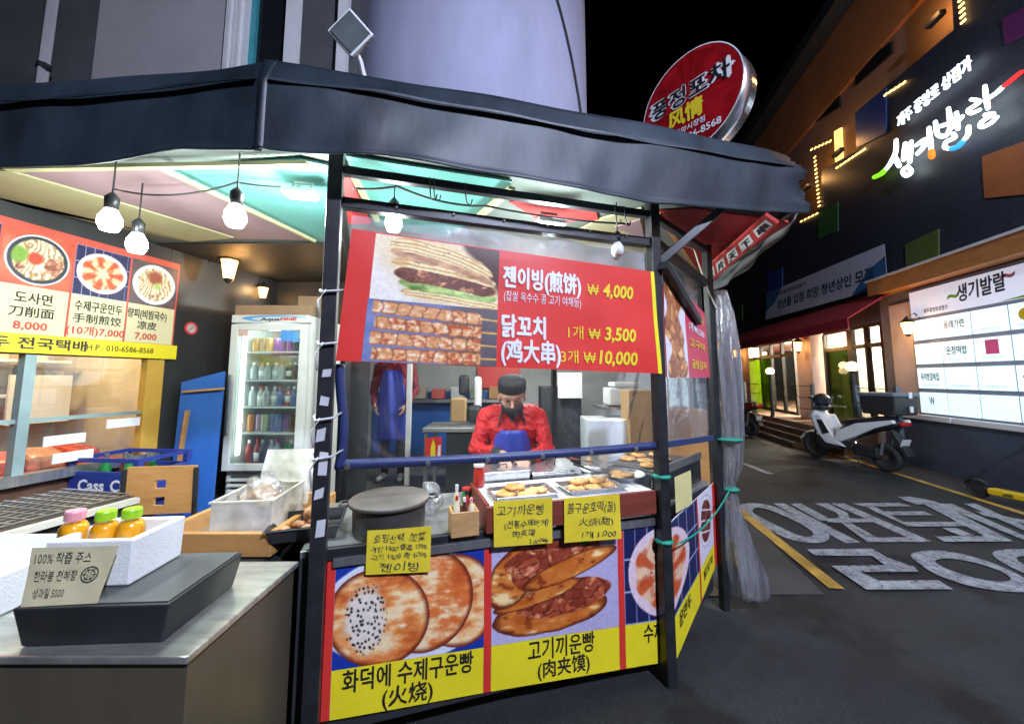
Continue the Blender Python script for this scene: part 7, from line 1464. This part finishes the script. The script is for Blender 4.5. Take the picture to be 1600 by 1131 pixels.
def scooter(loc, rz, label, box, paint, helmet):
    """x forward; front wheel at x=0.65, rear at x=-0.65"""
    t = thing('motor_scooter', label, 'scooter', loc, rz)
    tyre(t, V(0.66, 0, 0.245), 0.245, 0.085, 0.105, m_tyre, m_alloy); tyre(t, V(-0.64, 0, 0.24), 0.24, 0.09, 0.125, m_tyre, m_alloy)
    for s in (-1, 1): MB().tube([(0.66, 0.075 * s, 0.245), (0.56, 0.075 * s, 0.55), (0.5, 0.06 * s, 0.72)], [0.022, 0.026, 0.026], 8).build('fork_leg', m_plb, t, local=True)
    # front mudguard
    mb = MB(); mb.grid(lambda i, j: V(0.66 + 0.285 * math.cos(0.35 + 2.0 * i), (j - 0.5) * 0.15, 0.245 + 0.285 * math.sin(0.35 + 2.0 * i) - 0.035 * (2 * j - 1) ** 2), 14, 6); mb.build('front_mudguard', paint, t, local=True, smooth=True, solid=0.01)
    # leg shield / front apron
    loft([(0.34, 0.5, 0.10, 0.10), (0.40, 0.62, 0.19, 0.25), (0.48, 0.74, 0.21, 0.25), (0.56, 0.82, 0.18, 0.17), (0.64, 0.84, 0.11, 0.08), (0.67, 0.84, 0.03, 0.03)], 'front_fairing', paint, t)
    side_panel(t, [(0.56, 0.86), (0.36, 0.88), (0.22, 0.62), (0.1, 0.45), (-0.1, 0.32), (0.28, 0.34), (0.44, 0.52)], 0.14, 0.05, 'leg_shield', paint); side_panel(t, [(0.42, 0.78), (0.32, 0.78), (0.18, 0.55), (0.32, 0.5)], 0.193, 0.01, 'shield_inset', m_plb, 0.004)
    side_panel(t, [(0.44, 0.48), (0.2, 0.4), (0.0, 0.27), (0.35, 0.22), (0.5, 0.35)], 0.12, 0.06, 'lower_fairing', m_plb)
    mb = MB(); mb.box((0.08, 0, 0.33), (0.5, 0.28, 0.1)); mb.build('floorboard', m_plb, t, local=True, bevel=0.02)
    loft([(0.16, 0.5, 0.08, 0.06), (0.05, 0.58, 0.13, 0.12), (-0.15, 0.66, 0.16, 0.15), (-0.45, 0.74, 0.17, 0.13), (-0.75, 0.8, 0.14, 0.09), (-0.95, 0.84, 0.07, 0.05)], 'body', m_plb, t)
    side_panel(t, [(0.14, 0.46), (0.02, 0.62), (-0.3, 0.78), (-0.9, 0.9), (-0.92, 0.84), (-0.6, 0.72), (-0.25, 0.52), (0.02, 0.4)], 0.12, 0.07, 'tail_panel', paint)
    loft([(0.08, 0.74, 0.1, 0.03), (-0.05, 0.79, 0.15, 0.05), (-0.35, 0.83, 0.16, 0.05), (-0.6, 0.88, 0.15, 0.055), (-0.85, 0.92, 0.11, 0.04)], 'seat', m_plb, t)
    mb = MB(); mb.box((-0.95, 0, 0.83), (0.05, 0.2, 0.07)); mb.build('tail_light', m_tail, t, local=True, bevel=0.015)
    mb = MB(); mb.box((-0.93, 0, 0.52), (0.012, 0.17, 0.12), axes=(V(0.94, 0, 0.34), V(0, 1, 0), V(-0.34, 0, 0.94))); mb.build('number_plate', m_white, t, local=True)
    mb = MB(); mb.hexa([V(-1.0, -0.07, 0.3), V(-0.8, -0.07, 0.45), V(-0.8, 0.07, 0.45), V(-1.0, 0.07, 0.3), V(-1.0, -0.08, 0.33), V(-0.78, -0.08, 0.75), V(-0.78, 0.08, 0.75), V(-1.0, 0.08, 0.33)]); mb.build('rear_mudguard', m_plb, t, local=True, bevel=0.01)
    mb = MB(); mb.box((-0.4, 0.09, 0.3), (0.42, 0.12, 0.2)); mb.build('engine', m_plb, t, local=True, bevel=0.04); MB().tube([(-0.2, -0.13, 0.22), (-0.45, -0.15, 0.24), (-0.85, -0.16, 0.34)], [0.025, 0.05, 0.055], 12).build('exhaust', M('exhaust_steel', (0.25, 0.25, 0.25), 0.4, 0.7), t, local=True, smooth=True)
    for s in (-1, 1): MB().tube([(-0.62, 0.1 * s, 0.28), (-0.7, 0.11 * s, 0.66)], 0.025, 8).build('shock', m_steel, t, local=True)
    MB().tube([(-0.28, 0.12, 0.3), (-0.3, 0.2, 0.02)], 0.016, 8).build('side_stand', m_black, t, local=True)
    loft([(0.58, 0.93, 0.08, 0.05), (0.5, 1.0, 0.15, 0.09), (0.38, 1.02, 0.13, 0.07), (0.3, 1.0, 0.05, 0.03)], 'handlebar_cowl', m_plb, t)
    MB().tube([(0.28, -0.36, 1.02), (0.38, -0.2, 1.03), (0.42, 0, 1.04), (0.38, 0.2, 1.03), (0.28, 0.36, 1.02)], 0.017, 8).build('handlebar', m_plb, t, local=True, smooth=True)
    mb = MB(); mb.grid(lambda i, j: V(0.62 - 0.16 * j - 0.12 * (2 * i - 1) ** 2, (i - 0.5) * 0.32, 0.95 + 0.27 * j), 10, 6); mb.build('windscreen', CLEAR('smoked_screen', (0.35, 0.37, 0.4), haze=0.05, gloss=0.1), t, local=True, smooth=True, solid=0.004)
    mb = MB(); mb.box((0.66, 0, 0.8), (0.04, 0.18, 0.06)); mb.build('headlight', m_white, t, local=True, bevel=0.015)
    for s in (-1, 1):
        MB().tube([(0.36, 0.24 * s, 1.03), (0.38, 0.3 * s, 1.18)], 0.007, 6).build('mirror_stem', m_black, t, local=True); m2 = MB(); m2.ball((0.38, 0.33 * s, 1.21), (0.015, 0.06, 0.035), 14, 8); m2.build('mirror', m_plb, t, local=True, smooth=True)
    if box:
        b = thing('delivery_box', 'black top box with two white latches on the white scooter', 'box', Vector(loc) + Matrix.Rotation(rz, 3, 'Z') @ V(-0.72, 0, 0.975), rz)
        mb = MB(); mb.hexa([V(-0.26, -0.24, 0), V(0.24, -0.24, 0), V(0.24, 0.24, 0), V(-0.26, 0.24, 0), V(-0.29, -0.26, 0.3), V(0.26, -0.26, 0.3), V(0.26, 0.26, 0.3), V(-0.29, 0.26, 0.3)]); mb.build('shell', m_plb, b, local=True, bevel=0.02); mb = MB(); mb.box((-0.015, 0, 0.335), (0.57, 0.54, 0.066)); mb.build('lid', M('grey_lid', (0.12, 0.15, 0.18), 0.4), b, local=True, bevel=0.02)
        for z in (0.33, 0.1): mb = MB(); mb.box((-0.305, -0.05, z), (0.02, 0.06, 0.1)); mb.build('latch', m_white, b, local=True, bevel=0.005)
    return t
pr_, pf_ = V(6.42, 6.72, 0.0), V(6.2, 8.0, 0.0); hd_ = math.atan2(pf_.y - pr_.y, pf_.x - pr_.x)
scooter((pr_ + pf_) / 2 + V(0, 0, 0.005), hd_, 'white scooter with black delivery box parked by the base wall', True, m_scw, True)
scooter(V(6.35, 11.3, 0.005), hd_ + 0.1, 'small dark red motor scooter parked beyond the porch', False, m_redp, False)
hm = thing('helmet', 'black riding helmet hung on the white scooter handlebar', 'helmet', (pr_ + pf_) / 2 + V(-0.1, 0.42, 1.05)); c = hm.location.copy()
MB().ball(c + V(0, 0, 0.1), (0.14, 0.16, 0.14), 20, 12).build('shell', m_plb, hm, smooth=True); mb = MB(); mb.grid(lambda i, j: c + V(0, 0, 0.09) + V(0.148 * math.sin((i - 0.5) * 2.4 - 0.5), -0.168 * math.cos((i - 0.5) * 2.4 - 0.5), -0.05 + 0.11 * j), 12, 4); mb.build('visor', M('visor', (0.03, 0.035, 0.045), 0.1), hm, smooth=True)
# yellow kick scooter lying on its wheels by the wall, cut by the picture edge
kl = atZ(1530, 778, 0); k = thing('kick_scooter', 'yellow electric kick scooter standing against the base wall at right edge', 'kick scooter', kl + V(0, 0, 0.004), math.atan2(-0.98, -0.2) + 0.35)
m_ky = M('scooter_yellow', (0.75, 0.5, 0.01), 0.35)
tyre(k, V(0.0, 0, 0.11), 0.11, 0.03, 0.06, m_tyre, m_plb); tyre(k, V(0.92, 0, 0.11), 0.11, 0.03, 0.06, m_tyre, m_plb)
mb = MB(); mb.box((0.46, 0, 0.13), (0.66, 0.15, 0.075)); mb.build('deck', m_ky, k, local=True, bevel=0.015); mb = MB(); mb.grid(lambda i, j: V(0.13 * math.cos(0.6 + 2.2 * i), (j - 0.5) * 0.09, 0.11 + 0.135 * math.sin(0.6 + 2.2 * i)), 10, 2); mb.build('rear_mudguard', m_plb, k, local=True, solid=0.006)
MB().tube([(0.9, 0, 0.13), (0.82, 0, 0.35), (0.74, 0, 1.1)], [0.03, 0.026, 0.024], 10).build('stem', m_plb, k, local=True, smooth=True); MB().tube([(0.74, -0.24, 1.1), (0.74, 0.24, 1.1)], 0.014, 8).build('handlebar', m_plb, k, local=True)
for sy in (-1, 1):
    q = Sheet(V(0.2, -0.0765, 0.1), V(0.72, -0.0765, 0.1), V(0.72, -0.0765, 0.16), V(0.2, -0.0765, 0.16)) if sy < 0 else Sheet(V(0.72, 0.0765, 0.1), V(0.2, 0.0765, 0.1), V(0.2, 0.0765, 0.16), V(0.72, 0.0765, 0.16))
    vs_, fs_ = text_mesh('alill', 0.03); mb = MB(); mb.add([q.P(0.15 + x * 0.07 / q.W, 0.15 + y * 0.055 / q.H, 0.001) for x, y in vs_], fs_); mb.build('lettering', m_ink, k, local=True, fix=False)
